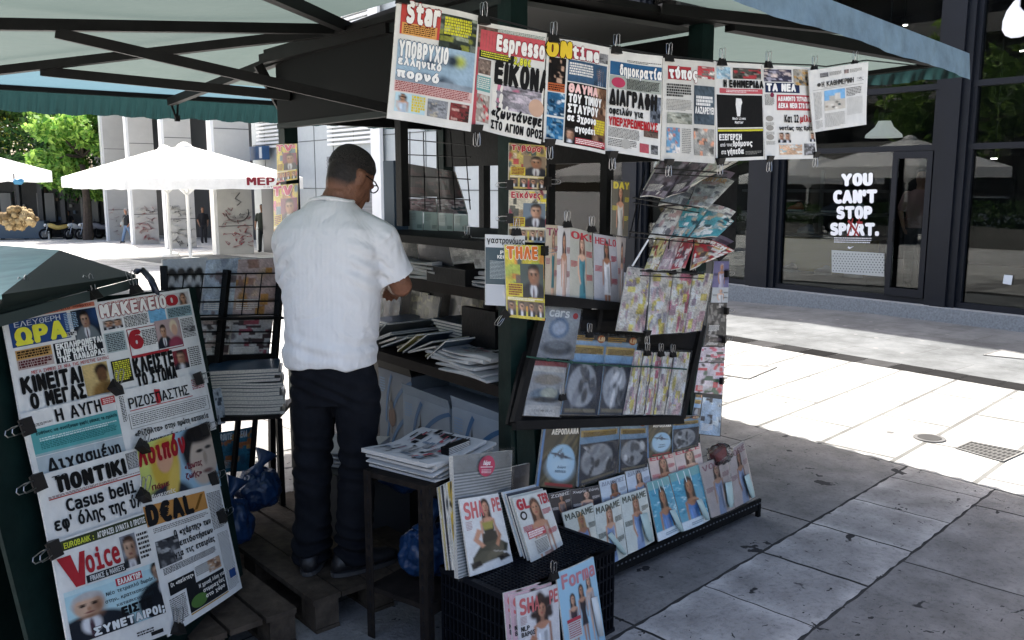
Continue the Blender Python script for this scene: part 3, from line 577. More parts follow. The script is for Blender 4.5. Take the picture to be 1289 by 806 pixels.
p = MB(); p.bx(KX + .05, KX1 - .05, KY0 + .05, KY1 - .05, 2.37, 2.39); kp(p, 'kiosk_ceiling', mat('kiosk_ceiling', (.06, .063, .06), .6))
# walls below the windows
p = MB(); p.bx(KX + .04, KX1, KY0 + .005, KY0 + .035, .02, 1.15); kp(p, 'side_panel', M['green_metal'])
p = MB(); p.bx(KX1 - .03, KX1, KY0 + .04, KY1, .02, 1.0); p.bx(KX + .5, KX1 - .03, KY1 - .03, KY1, .02, 1.0); kp(p, 'back_panel', M['black_metal'])
p = MB(); p.bx(KX + .42, KX + .45, KY0 + .06, KY1 - .06, .02, 1.42); kp(p, 'counter_back', M['black_metal'])
# counter and shelves
M['counter'] = mat('counter_dark', (.012, .0115, .011), .6, noise=.3, nscale=6, spec=.12)
p = MB(); p.bx(KX - .06, KX + .62, KY0 + .07, KY1 - .05, 1.43, 1.465); kp(p, 'counter', M['counter'])
for z in (.89, 1.26): p = MB(); p.bx(KX - (.06 if z < 1 else .0), KX + .415, KY0 + .06, KY1 - .05, z - .045, z); kp(p, 'shelf', mat('shelf_brown', (.016, .012, .01), .7, noise=.3, spec=.12))
p = MB(); p.bx(KX - .04, KX + .415, KY0 + .06, KY1 - .05, .0, .34); kp(p, 'base_step', M['black_metal'])
p = MB(); p.bx(KX + .1, KX + .13, 2.95, 3.2, .93, 1.15); kp(p, 'shelf_divider', M['black_metal'])
# ---- awning
HUB = onx(441, 24, KX); ZB = 2.3
FC = Vector((.3, 6.4, ZB)); 
def onl(p, q, px):
    best = min(range(1001), key=lambda i: abs(proj(Vector(p).lerp(Vector(q), i / 1000))[0] - px)); return Vector(p).lerp(Vector(q), best / 1000)
def proj(P): d = Vector(P) - CC; w = d.dot(CF); return (PW / 2 + PF * d.dot(RT) / w, PH / 2 - PF * d.dot(CU) / w)
NC = onz(1206, 99, 2.30)                       # outer corner in view
YB = onz(893, 3, 2.31); YB2 = NC + (YB - NC) * ((NC.x - .3) / (NC.x - YB.x)); NC.z = 2.41; YB2.z = 2.43
BCx = Vector((NC.x, 6.4, ZB))
K = [Vector((KX - .06, KY1 + .06, 2.50)), Vector((KX1 + .1, KY1 + .06, 2.50)), Vector((KX1 + .1, KY0 - .06, 2.455)), Vector((KX - .06, KY0 - .06, 2.48))]
M['awn'] = cloth_mat('awning_lining', (.080, .10, .095), (.09, .12, .113), .4)
M['awn_blue'] = cloth_mat('awning_blue', (.055, .095, .115), (.075, .14, .175), .5)
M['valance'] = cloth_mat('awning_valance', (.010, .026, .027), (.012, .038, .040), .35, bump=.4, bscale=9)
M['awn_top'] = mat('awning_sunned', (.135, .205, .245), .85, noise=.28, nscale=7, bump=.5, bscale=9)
awn = thing('awning', None, None); awn.parent = kiosk
def sagq(mb, a, b, c, d, n=8, s=.04):
    f = bil((a, b, c, d)); mb.grid(lambda u, v: f(u, v) - UP * s * math.sin(math.pi * u) * math.sin(math.pi * v), n, n)
m1 = MB()
def mixp(a, b, t): return Vector(a).lerp(Vector(b), t)
kf = [K[0], K[1]]
sagq(m1, K[1], K[0], mixp(K[0], FC, .72), mixp(K[1], BCx, .72))            # far slope, lined part
sagq(m1, K[0], K[3], YB2, FC)                                              # counter slope
sagq(m1, K[3], K[2], NC, YB2, s=.02)                                               # rack slope
sagq(m1, K[2], K[1], BCx, NC)
m1.build('canopy_cloth', M['awn'], awn, smooth=True)
m1 = MB(); sagq(m1, mixp(K[1], BCx, .72), mixp(K[0], FC, .72), FC, BCx, s=.0); m1.build('canopy_cloth', M['awn_blue'], awn, smooth=True)
def beam_part(p, q, w=.05, h=.05, name='rafter'): b = MB(); b.beam(p, q, w, h); return b.build(name, M['dark_frame'], awn)
dn = Vector((0, 0, -.05))
A_end = onz(0, 22, 2.33); A_end = HUB + (A_end - HUB) * 1.25
beam_part(HUB + dn, FC + dn, .042, .045); beam_part(HUB + dn, A_end + dn * .4, .042, .045)
R1 = onz(214, 119, ZB); beam_part(HUB + dn * 1.2, R1 + dn, .045, .05)
beam_part(HUB + dn, Vector((KX - .05, KY0, 2.46)), .04, .05); beam_part(HUB + dn, Vector((KX1, KY1 + .3, 2.47)), .05, .05); beam_part(HUB + dn, Vector((.9, 2.7, 2.36)), .045, .05)
beam_part(K[2] + dn, NC + dn * .6, .06, .06); beam_part(K[3] + dn, YB2 + dn, .05, .05)
for t in (.3, .62): beam_part(mixp(K[3], K[2], t) + dn, mixp(YB2, NC, .15 + t * .9) + dn * .6, .04, .045)
pA = onl(HUB + dn, A_end + dn * .4, 70); pB = onl(HUB + dn, FC + dn, 52)
beam_part(pA - UP * .03, onx(498, 139, KX - .06), .03, .042, 'brace'); beam_part(pB - UP * .03, onx(366, 121, KX - .06), .035, .05, 'brace')
beam_part(ony(325, 82, 4.82), ony(362, 150, 4.80), .03, .05, 'brace'); beam_part(ony(330, 75, 4.83), onx(490, 35, KX - .06), .04, .05, 'brace')
# bars and hanging valances
def bar(p, q): b = MB(); b.beam(p, q, .05, .05); return b.build('front_bar', M['dark_frame'], awn)
bar(FC, BCx); bar(BCx, NC); bar(NC, YB2); bar(YB2, FC)
def val(p, q, h, out, m, n=160, amp=.016, up_=-.02):
    mb = MB(); p, q = Vector(p), Vector(q); out = Vector(out)
    def fn(u, v):
        fold = amp * v * (math.sin(u * n * .9 + 2 * v) + .6 * math.sin(u * n * 2.3 + 1 + 3 * v))
        return p.lerp(q, u) + out * (.03 + .02 * v + fold) - UP * (h * v + .005 * v * math.sin(u * n * .45) + .004 * v * math.sin(u * n * .13)) + UP * up_
    mb.grid(fn, n * 3, 6); return mb.build('valance', m, awn, smooth=True)
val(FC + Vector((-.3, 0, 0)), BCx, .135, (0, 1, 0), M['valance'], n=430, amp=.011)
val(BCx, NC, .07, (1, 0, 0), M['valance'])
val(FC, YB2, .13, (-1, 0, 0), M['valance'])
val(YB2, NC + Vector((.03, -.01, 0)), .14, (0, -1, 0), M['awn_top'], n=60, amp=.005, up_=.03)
bk = MB(); q = R1 + dn; bk.beam(q, q - UP * .1 + Vector((.03, 0, 0)), .012, .012); bk.beam(q + Vector((.05, 0, 0)), q - UP * .1 + Vector((.04, 0, 0)), .012, .012); bk.box(q - UP * .11 + Vector((.04, 0, 0)), (.03, .03, .04)); bk.build('bar_bracket', M['dark_frame'], awn)
# ================================================================== printed matter
def fit(n): return rng.integers(1 << 30) + n
def paper_page(c, seed, top=.97): c.frame(.0, .0, 1, 1, '#c9c6bc', .004, 1); return c
INK = '#1c1b1a'; RED = '#b3262c'
def np_star():
    c = Cover(); c.img(.05, .72, .5, .97, grain(canvas(10, 14, '#c24a44'), .05, rng)); c.text('Star', .12, .83, .48, .99, '#f0ede6', 8, .07, edge='#7a1418')
    c.rect(.07, .72, .47, .82, '#d8a05a', 5); c.lines(.09, .73, .45, .81, 3, '#5a3010', z=6)
    c.img(.5, .67, .97, .95, busy(20, 22, ['#3c443c', '#6d7468', '#99a08c', '#2a2d28', '#8a8f40'], rng)); c.lines(.55, .78, .9, .93, 4, '#d8d23c', z=5, fill=.8)
    a = canvas(26, 40, '#9cb4c4'); [ell(a, rng.random() * .6 + .35, rng.random() * .7 + .2, .08, .13, k, .5) for k in ('#4a5664', '#37424e', '#6d7a86', '#b9c25a', '#2f3944', '#56626e', '#77838d')]; rec(a, 0, .85, 1, 1, '#8d9aa4')
    c.img(.04, .33, .97, .67, grain(a, .06, rng)); c.text('ΥΠΟΒΡΥΧΙΟ', .06, .54, .62, .66, '#f2f0ea', 8, .06, edge='#46596a'); c.text('ελληνικό', .06, .45, .55, .535, '#f2f0ea', 8, .055, edge='#46596a'); c.text('πορνό', .06, .345, .53, .435, '#f2f0ea', 8, .06, edge='#46596a')
    c.rect(.04, .24, .97, .335, '#d9b7b0', 3); c.lines(.05, .245, .95, .33, 4, '#8d2f30', z=5)
    c.img(.06, .07, .4, .23, woman(canvas(16, 16, '#b9d4dc'), .25, .1, .22)); c.lines(.24, .08, .4, .22, 4, '#d9c23a', z=6, fill=.85); c.img(.43, .07, .68, .22, busy(12, 14, ['#8d8f92', '#a8a090', '#66686c'], rng)); c.img(.71, .07, .95, .22, busy(12, 14, ['#7d3a38', '#b9948a', '#42302c'], rng)); return c
def np_espresso():
    c = Cover(); c.rect(0, .02, .06, .93, '#c0555c', 1); c.lines(.3, .93, .98, .965, 2, '#6c8074'); c.img(.06, .74, .98, .93, grain(canvas(10, 22, '#c2555a'), .05, rng)); c.img(.0, .76, .3, .96, busy(12, 12, ['#6c5a50', '#40342e', '#8f7a6a'], rng)); c.text('Espresso', .3, .735, .97, .9, '#f3efe8', 8, .06, edge='#7d1c22')
    c.rect(.06, .67, .55, .745, '#26281f', 4); c.lines(.08, .68, .5, .74, 2, '#d8d648', z=6); c.text('2,00€', .55, .66, .78, .73, '#d8d648', 8, .05, edge='#222222'); c.rect(.28, .02, 1, .66, '#e2ded3', 4)
    c.img(.05, .52, .24, .66, busy(10, 10, ['#7a6a60', '#54463e', '#a08c7c'], rng)); c.rect(.04, .36, .25, .5, '#6fa5a0', 4); c.lines(.05, .38, .24, .49, 4, '#e8e4da', z=6); c.img(.05, .07, .25, .33, busy(14, 10, ['#a89a90', '#c04c50', '#5c5550', '#d0c8bc'], rng))
    c.text('ΕΙΚΟΝΑ', .31, .47, 1.06, .655, INK, 8, .06); c.img(.31, .24, .97, .47, busy(18, 30, ['#8a868a', '#a39ca2', '#6a666a', '#bdb2b8', '#c07088'], rng, 40)); c.disc(.9, .31, .11, .08, '#c9a58c', 7)
    c.text('«ζωντάνεψε', .28, .13, .99, .245, INK, 8, .05, skew=.15); c.text('ΣΤΟ ΑΓΙΟΝ ΟΡΟΣ', .29, .04, 1.0, .115, INK, 8, .05); return c
def np_ontime():
    c = Cover(); c.rect(.02, .83, .82, .95, '#b84450', 3); c.text('ON', .0, .835, .32, .97, '#e3c23a', 8, .07, edge='#3a2c10'); c.text('time', .36, .84, .8, .95, '#f2efe8', 8, .06, edge='#7d1c2c'); c.img(.83, .84, .98, .93, busy(8, 8, ['#8d8d8d', '#555555'], rng))
    c.img(.03, .58, .27, .82, busy(16, 10, ['#151311', '#2a211c', '#c2a088', '#1a1614'], rng)); c.rect(.03, .5, .27, .58, '#b8623a', 4); c.lines(.04, .51, .26, .57, 2, '#2c1408', z=6)
    c.img(.03, .27, .28, .49, busy(14, 10, ['#2f6286', '#7fa5bd', '#d5dde0', '#1d3d56'], rng)); c.img(.03, .05, .28, .25, busy(12, 10, ['#2f6a92', '#17384f', '#88a8b8'], rng))
    c.img(.3, .62, .97, .82, grain(canvas(12, 20, '#3b5872'), .1, rng)); c.img(.74, .62, .97, .81, man_pic(canvas(12, 10, '#3b5872'), .5, .1, .6)); c.lines(.32, .68, .72, .8, 3, '#e8e4dc', z=6, fill=.7)
    c.rect(.3, .03, .98, .61, '#17130f', 3); c.img(.72, .1, .98, .6, busy(24, 10, ['#6a4c38', '#b08c70', '#3a2a20', '#8c6c54'], rng))
    for i, (t, w, k) in enumerate((('ΘΑΥΜΑ', .8, '#f2c8c0'), ('ΤΟΥ ΤΙΜΙΟΥ', .88, '#f2f0ea'), ('ΣΤΑΥΡΟΥ', .82, '#f2f0ea'), ('σε 3χρονο', .78, '#f2f0ea'), ('αγοράκι', .77, '#f2f0ea'))):
        v = .52 - i * .095; c.text(t, .33 if i < 4 else .45, v, w, v + .075, k, 8, .055)
    c.img(.31, .04, .45, .18, man_pic(canvas(12, 8, '#3a3432'), .5, .1, .6)); c.rect(.46, .04, .98, .1, '#b03a44', 5); c.lines(.47, .045, .96, .095, 2, '#f2e8e0', z=7); c.lines(.76, .16, .96, .3, 4, '#e0cc3c', z=7, fill=.85); return c
def np_dimo():
    c = Cover(); c.lines(.35, .9, .98, .925, 1, '#4a4844'); c.rect(.02, .76, .98, .89, '#2f5f86', 3); c.text('δημοκρατία', .2, .745, .97, .87, '#f2f0ea', 8, .05, edge='#1c3c58'); c.rect(.02, .63, .98, .755, '#a6aca2', 3); c.disc(.18, .69, .13, .05, '#b8405c', 5); c.lines(.34, .64, .95, .74, 5, '#33352f', z=6, fill=.7)
    c.text('ΔΙΑΓΡΑΦΗ', .03, .475, .9, .61, INK, 8, .06); c.text('οφειλών για', .03, .36, .66, .45, INK, 8, .04); c.text('ΥΠΕΡΧΡΕΩΜΕΝΟΥΣ', .03, .265, .93, .345, RED, 8, .045)
    c.img(.8, .35, .98, .6, busy(14, 10, ['#5a6068', '#8c949c', '#2a2e34'], rng)); c.lines(.03, .15, .6, .25, 5, '#55534e'); c.img(.68, .2, .95, .28, busy(8, 12, ['#6a5a50', '#3a2c24'], rng)); c.lines(.03, .06, .55, .14, 3); c.disc(.35, .1, .08, .05, '#b0aea6', 5); c.img(.6, .04, .78, .13, grain(canvas(8, 8, '#a85058'), .1, rng)); c.img(.82, .04, .95, .13, busy(8, 8, ['#444444', '#888888'], rng)); return c
def np_typos():
    c = Cover('#cfccc2'); c.rect(.08, .8, .5, .93, '#a8383c', 3); c.text('τύπος', .1, .79, .6, .92, '#f0ede6', 8, .06, edge='#7d1c22'); c.img(.62, .83, .97, .95, busy(8, 12, ['#b8484c', '#807870', '#d8d4ca'], rng)); c.lines(.06, .63, .52, .76, 3, '#333330', fill=.75); c.img(.56, .38, .97, .76, grain(canvas(18, 14, '#4a565e'), .22, rng)); c.lines(.6, .56, .93, .66, 2, '#e8e6e0', z=6, fill=.8); c.text('ΛΑΖΑΡΕΥΕΙ', .58, .49, .95, .55, '#ece9e2', 8, .05)
    c.lines(.06, .5, .52, .61, 5, '#8a8880'); c.img(.07, .37, .52, .48, busy(8, 14, ['#8d9084', '#6a6c60', '#b0b0a0'], rng)); c.img(.07, .08, .28, .33, busy(12, 8, ['#6c9ab8', '#c88a80', '#d8d0c8'], rng)); c.lines(.32, .08, .5, .33, 9, '#8c8a82'); c.img(.55, .07, .97, .34, busy(16, 16, ['#9a9890', '#c4c0b4', '#5c5a54', '#d89a7c'], rng)); return c
def np_efim():
    c = Cover(); c.img(.04, .83, .35, .95, busy(8, 10, ['#a8cad8', '#88a8b8', '#d0d8d8'], rng)); c.img(.4, .84, .96, .95, busy(8, 16, ['#4c4a44', '#8c8a80', '#a83c40', '#2c2a26'], rng)); c.text('Η ΕΦΗΜΕΡΙΔΑ', .2, .755, .99, .82, INK, 8, .06); c.rect(.1, .69, .98, .74, '#c05a60', 4); c.lines(.25, .7, .9, .73, 1, '#f0e4e0', z=6)
    c.rect(.03, .035, .97, .675, '#171716', 3); c.rect(.03, .305, .97, .325, '#c8c03a', 5); c.rect(.03, .33, .97, .345, '#ddd9c8', 5); 
    c.poly([(.47, .5), (.55, .5), (.56, .57), (.58, .6), (.56, .64), (.46, .645), (.45, .58)], '#e8e6e0', 6); c.poly([(.48, .46), (.54, .46), (.55, .5), (.47, .5)], '#e8e6e0', 6); c.text('Black Lives', .38, .425, .64, .45, '#e8e6e0', 7, .03); c.text('Matter', .43, .385, .6, .41, '#e8e6e0', 7, .03)
    c.text('ΕΞΕΓΕΡΣΗ', .06, .22, .56, .275, '#ece9e2', 7, .05); c.text('από τους', .08, .145, .35, .19, '#ece9e2', 7, .02); c.text('δρόμους', .37, .14, .76, .21, '#ece9e2', 7, .05); c.text('στα', .1, .075, .2, .11, '#ece9e2', 7, .02); c.text('γήπεδα', .23, .06, .6, .13, '#ece9e2', 7, .05); c.lines(.64, .06, .94, .1, 2, '#8a8880', z=6); return c
def np_tanea():
    c = Cover(); c.img(.02, .83, .52, .96, busy(8, 14, ['#3c3a48', '#a8a4b0', '#68606c', '#c8b8b0'], rng)); c.img(.56, .8, .95, .97, busy(10, 12, ['#b0aa9c', '#55524c', '#c8a060'], rng)); c.rect(.04, .715, .68, .82, '#1f2c4a', 4); c.text('ΤΑ ΝΕΑ', .07, .735, .58, .805, '#f2f0ea', 8, .06); c.lines(.03, .58, .2, .7, 6, '#55534e'); c.disc(.16, .69, .035, .025, '#7c2c44', 5)
    c.rect(.24, .53, .97, .695, '#b84a50', 4); c.text('ΑΔΙΑΝΟΗΤΟ ΤΕΤΡΑΠΛΑΝΟ', .26, .63, .96, .675, '#f4efe8', 8, .05); c.text('ΔΕΚΑ ΝΕΟΙ ΣΤΟ ΠΑΡΟ', .26, .555, .96, .605, '#f4efe8', 8, .05)
    c.text('Και 12', .37, .4, .62, .48, INK, 8, .035); c.text('μίλια', .66, .39, .96, .48, RED, 8, .035); c.text('νοτίως της Κρήτης', .27, .305, .99, .365, INK, 8, .035); c.img(.24, .18, .48, .29, man_pic(man_pic(canvas(10, 14, '#d0ccc2'), .3, .05, .6), .72, .08, .6)); c.img(.85, .19, .98, .29, man_pic(canvas(10, 8, '#d0ccc2'), .5, .05, .6))
    for v in (.4, .3, .2): c.disc(.1, v + .04, .07, .03, '#9a968c', 5); c.lines(.03, v - .04, .19, v, 3, '#8c8a82')
    c.img(.26, .05, .68, .16, busy(8, 16, ['#d5b090', '#90b8c4', '#e0dcd0', '#b8b0a0'], rng)); c.img(.72, .04, .96, .17, busy(8, 10, ['#6c6a68', '#b0b0b0', '#2c2c2c'], rng)); return c
def np_kathi():
    c = Cover('#dcdad2'); c.img(.18, .86, .32, .93, busy(6, 8, ['#8c8a88', '#606060'], rng)); c.lines(.34, .87, .56, .93, 4, '#7a7872'); c.img(.6, .87, .68, .93, busy(6, 6, ['#a08c80', '#505058'], rng)); c.lines(.7, .87, .9, .93, 4, '#8a8880'); c.text('Η ΚΑΘΗΜΕΡΙΝΗ', .2, .71, .76, .79, '#33322f', 7, .02); c.disc(.155, .75, .03, .03, '#4a4844', 6); c.img(.82, .72, .93, .78, busy(6, 8, ['#c8c6c0', '#555555'], rng)); c.rect(.05, .67, .93, .675, '#8a8880', 3); c.lines(.25, .69, .7, .7, 1)
    a = canvas(20, 16, '#7fb2d8'); rec(a, 0, .5, 1, 1, '#c9c2b4'); [ell(a, rng.random(), .55 + rng.random() * .4, .07, .05, k, .4) for k in ('#4a4a44', '#e0dcd0', '#5c5c54', '#f0ece0', '#3c4a4a', '#8c8478')]; rec(a, .3, .3, .8, .55, '#b8b4a8'); rec(a, .5, .22, .75, .5, '#d4d0c4')
    c.img(.24, .32, .6, .64, grain(a, .05, rng)); c.lines(.06, .2, .2, .64, 14, '#a8a69e'); c.lines(.63, .5, .9, .64, 4, '#55534e'); c.lines(.63, .2, .93, .48, 14, '#b0aea6', fill=.4); c.lines(.06, .05, .2, .18, 5, '#a8a69e'); c.lines(.24, .05, .6, .28, 8, '#8a8880', fill=.4); return c
def bigtxt(c, rows):
    for t, u0, u1, v0, v1, k, b in rows: c.text(t, u0, v0, u1, v1, k, 8, b)
def np_ora():
    c = Cover('#e4e5e2'); c.rect(.06, .945, .95, .985, '#d08068', 2); c.text('Βίος διάλυσης στο «πάρτι»', .1, .95, .9, .98, '#6a2a20', 7, .01); c.rect(.04, .69, .6, .93, '#2c4a80', 3); c.text('ΕΛΕΥΘΕΡΗ', .08, .87, .52, .92, '#d0dce8', 8, .0); c.text('ΩΡΑ', .08, .71, .54, .855, '#e8e648', 8, .05)
    c.lines(.56, .76, .7, .92, 6, '#9ab8d0', z=6); c.rect(.5, .70, .66, .74, '#d8d8d4', 6); c.lines(.51, .705, .65, .735, 1, '#222222', z=7, fill=.9)
    a = canvas(44, 48, '#17202c'); ell(a, .85, .2, .25, .3, '#24406c', .6); man_pic(a, .42, .1, .42, '#a08878', '#1a1614', '#6c7478'); c.img(.64, .62, .985, .93, a); c.rect(.4, .47, .985, .66, '#181b20', 4); bigtxt(c, (('ΕΚΠΛΗΡΩΝΕΤΑΙ', .42, .93, .60, .65, '#f2f2ee', .05), ('Η ΠΡΟΦΗΤΕΙΑ', .42, .85, .54, .59, '#f2f2ee', .05), ('ΤΗΣ ΠΑΝΔΩΡΑΣ', .42, .93, .48, .53, '#f2f2ee', .05)))
    c.rect(.05, .48, .38, .66, '#c9a060', 3); c.rect(.05, .48, .38, .57, '#b9aaa4', 4); c.lines(.06, .58, .37, .65, 2, '#33200c', z=7, fill=.7); c.lines(.06, .49, .37, .56, 2, '#5a1c24', z=7, fill=.75); c.text('ΜΕΓΑ ΣΗΜΕΙΟ ΣΕ ΝΕΑ ΤΗΣ ΜΕΓΙΣΤΗΣ ΣΑΥΡΑΣ', .15, .425, .97, .455, '#b04848', 7, .01)
    bigtxt(c, (('ΚΙΝΕΙΤΑΙ', .05, .62, .27, .405, '#141414', .05), ('Ο ΜΕΓΑΣ', .1, .62, .12, .245, '#141414', .05))); a = canvas(24, 20, '#c9b078'); ell(a, .6, .25, .22, .2, '#241c18', .2); ell(a, .6, .42, .17, .24, '#6c4c34', .15); ell(a, .6, .95, .4, .35, '#8a6a3c', .2); c.img(.64, .12, .98, .41, grain(a, .07, rng)); return c
def np_makel():
    c = Cover('#e4e5e2'); c.lines(.1, .96, .6, .985, 1, '#c07060'); c.rect(.02, .86, .64, .95, '#b89a94', 3); c.text('ΜΑΚΕΛΕΙΟ', .03, .845, .66, .96, '#f2efe8', 8, .05, edge='#8c2028'); c.img(.67, .84, .97, .97, woman(canvas(10, 18, '#d0ccc8'), .72, .15, .55)); c.text('Ο', .68, .855, .8, .95, '#a82830', 8, .08)
    c.img(.03, .72, .2, .81, man_pic(man_pic(canvas(10, 12, '#b8b4b0'), .3, .05, .6), .72, .08, .6)); c.lines(.22, .71, .45, .82, 5, '#222222', fill=.6); c.img(.46, .71, .64, .84, grain(canvas(10, 10, '#6ea6c8'), .08, rng)); c.rect(.66, .72, .97, .83, '#9cb8bc', 3); c.lines(.67, .73, .96, .82, 4, '#2c3a40', z=6, fill=.6)
    c.rect(.02, .5, .2, .69, '#a8b8b8', 3); c.lines(.03, .51, .19, .68, 6, '#33383c', z=6); c.frame(.22, .42, .78, .69, '#8c2028', .008, 4); c.text('6', .24, .5, .34, .66, '#a02830', 8, .09); c.lines(.36, .5, .52, .66, 6, '#33312e', fill=.6); a = canvas(40, 54, '#b09a98'); man_pic(a, .28, .2, .4); ell(a, .72, .3, .16, .24, '#d8c8a8', .2); ell(a, .74, .42, .12, .2, '#c8a088', .15); ell(a, .72, .95, .3, .3, '#8c3c50', .15); c.img(.5, .44, .775, .72, a)
    c.lines(.8, .5, .97, .7, 8, '#55534e'); c.img(.82, .55, .97, .61, busy(6, 8, ['#555555', '#b0b0b0'], rng)); c.rect(.22, .4, .6, .43, '#a83038', 5); bigtxt(c, (('ΚΛΕΙΣΤΕ', .22, .62, .26, .395, '#141414', .055), ('ΤΟ ΣΤΟΜΑ', .22, .63, .12, .245, '#141414', .055))); c.img(.63, .2, .8, .39, man_pic(canvas(12, 10, '#7c3038'), .5, .1, .55)); c.rect(.03, .2, .2, .42, '#23241c', 3); c.lines(.04, .22, .19, .41, 6, '#d8d648', z=6, fill=.7); c.lines(.82, .2, .97, .4, 6); return c
def np_aygi():
    c = Cover('#e4e5e2'); c.text('Η ΑΥΓΗ', .28, .8, .76, .95, '#1a1a1a', 8, .02); c.rect(.78, .87, .95, .96, '#c04040', 4); c.lines(.8, .88, .94, .95, 2, '#f0d8d0', z=6); c.lines(.04, .8, .25, .84, 2)
    c.rect(.04, .46, .98, .77, '#5aa6a8', 3); c.text('Ευθύνες να ανοίξουμε χωρίς μάσκες τα σχολεία', .08, .68, .92, .735, '#17393a', 8, .02); c.lines(.1, .6, .92, .65, 1, '#cfe2e0', z=5); c.lines(.1, .5, .9, .6, 3, '#2c7476', z=5); c.rect(.04, .43, .98, .46, '#9ab8bc', 3); c.text('Διχασμένη', .12, .18, .86, .385, '#1c1f22', 8, .03); c.rect(.04, .1, .98, .42, '#b4c2c8', 2); return c
def np_pontiki():
    c = Cover('#e4e5e2'); c.text('ΤΟ', .12, .88, .24, .93, '#141414', 8, .04); c.text('ΠΟΝΤΙΚΙ', .16, .71, .78, .9, '#141414', 8, .09); c.frame(.82, .74, .98, .96, '#55534e', .008); c.lines(.83, .75, .97, .95, 6, '#33312e'); c.rect(.06, .63, .97, .645, '#b04038', 4); c.lines(.06, .65, .95, .68, 1, '#7a5a50'); c.text('Casus belli', .18, .42, .84, .585, '#1b1c1e', 8, .03); c.text("εφ' όλης της ύλης", .06, .17, .99, .39, '#1b1c1e', 8, .03); return c
def np_voice():
    c = Cover('#e4e5e2'); c.rect(0, .905, 1, .985, '#39422c', 2); c.text('EUROBANK :', .1, .92, .38, .965, '#cfd848', 7, .02); c.text('ΑΓΟΡΑΖΕΙ ΔΥΝΑΤΑ Ο ΠΡΩΤΟΣ', .42, .92, .98, .965, '#e8e8e4', 7, .03); c.poly([(.02, .86), (.14, .86), (.18, .7), (.22, .86), (.27, .86), (.22, .6), (.14, .6)], '#a82c34', 6); c.text('oice', .26, .68, .6, .85, '#a82c34', 8, .03); c.rect(.24, .6, .64, .66, '#1c2024', 5); c.text('FINANCE & MARKETS', .27, .61, .62, .65, '#d8dcdc', 8, .02)
    c.img(.64, .61, .82, .87, man_pic(canvas(16, 10, '#8c9098'), .5, .1, .6, '#c0a088', '#3c2c24', '#22262c')); c.lines(.84, .64, .98, .86, 4, '#33312e'); a = canvas(72, 72, '#a8d0dc'); rec(a, 0, .0, 1, .1, '#c8e0e4'); ell(a, .5, .5, .5, .4, '#b8dae2', .8)
    man_pic(a, .2, .16, .4, '#c8a890', '#b8b8b8', '#1f242c'); man_pic(a, 1.06, .0, .36, '#8c7464', '#1a1614', '#171b22'); c.img(.03, .17, .98, .585, a); c.rect(.5, .5, .8, .56, '#b8303c', 5); c.text('ΕΛΛΑΚΤΩΡ', .52, .51, .78, .55, '#f4f0ec', 8, .05)
    c.text('Νέο τετραπλό δωράκι', .38, .445, .94, .485, '#1c2c34', 8, .01); c.text('στην.. κρατικοποιημένη', .36, .39, .94, .43, '#1c2c34', 8, .01); c.text('κατασκευαστική', .46, .34, .88, .375, '#1c2c34', 8, .01); c.text('ΕΙΣΤΕ', .5, .265, .84, .325, '#101418', 8, .06); c.text('ΣΥΝΕΤΑΙΡΟΙ;', .22, .175, .96, .245, '#e8ecec', 8, .05, edge='#101418'); c.lines(.6, .06, .8, .1, 1, '#33312e'); c.rect(.75, .03, .9, .06, '#222222', 4); return c
def np_rizo():
    c = Cover('#e4e5e2'); c.text('ΡΙΖΟΣΠΑΣΤΗΣ', .1, .68, .74, .85, '#1a1a1a', 8, .01); c.poly([(.36, .66), (.4, .66), (.42, .88), (.36, .9)], '#b83038', 7.5); c.lines(.8, .74, .97, .92, 4, '#a04048'); c.lines(.03, .5, .07, .92, 10, '#33312e'); c.rect(.1, .64, .78, .652, '#b83038', 4); c.frame(.08, .36, .97, .6, '#6c6a64', .006); c.lines(.1, .4, .95, .58, 4, '#44423e', fill=.4); c.text('«Ριζάλτα» στην πρώτη κατοικία', .1, .2, .92, .32, '#1a1a1a', 8, .02); c.text('και οργανωμένη τσέπη του λαού', .12, .03, .92, .16, '#1a1a1a', 8, .02); return c
def mg_loipon():
    c = Cover('#d2d0c8'); a = canvas(80, 92, '#cfd878'); rec(a, .45, 0, 1, 1, '#9cc0d4'); ell(a, .3, .42, .17, .42, '#d0b048', .15); ell(a, .3, .34, .1, .2, '#d8a888', .12); ell(a, .3, .95, .28, .25, '#2c3440', .15); ell(a, .36, .75, .07, .35, '#dcc060', .3, .2)
    ell(a, .82, .3, .3, .42, '#201c1c', .1, .15); ell(a, .82, .48, .21, .42, '#c8b8a8', .08, .15); ell(a, .76, .38, .05, .025, '#181414', .4); ell(a, .9, .36, .05, .025, '#181414', .4); ell(a, .84, .7, .07, .03, '#7c5850', .4); ell(a, .83, .5, .03, .1, '#a89888', .4); ell(a, .82, .12, .27, .14, '#1c1818', .2); c.img(0, 0, 1, 1, a, 1)
    c.text('Λοιπόν', .0, .68, .56, .99, '#a8202c', 7, .05); c.text('Πάμε', .1, .24, .3, .34, '#7c1c34', 7, .02); c.text('διακοπές', .08, .12, .36, .2, '#f2efe8', 7, .02); c.text('«Έρωτας', .52, .38, .76, .5, '#7c1c34', 7, .02); c.text('ζωής»', .52, .24, .74, .35, '#7c1c34', 7, .02); return c
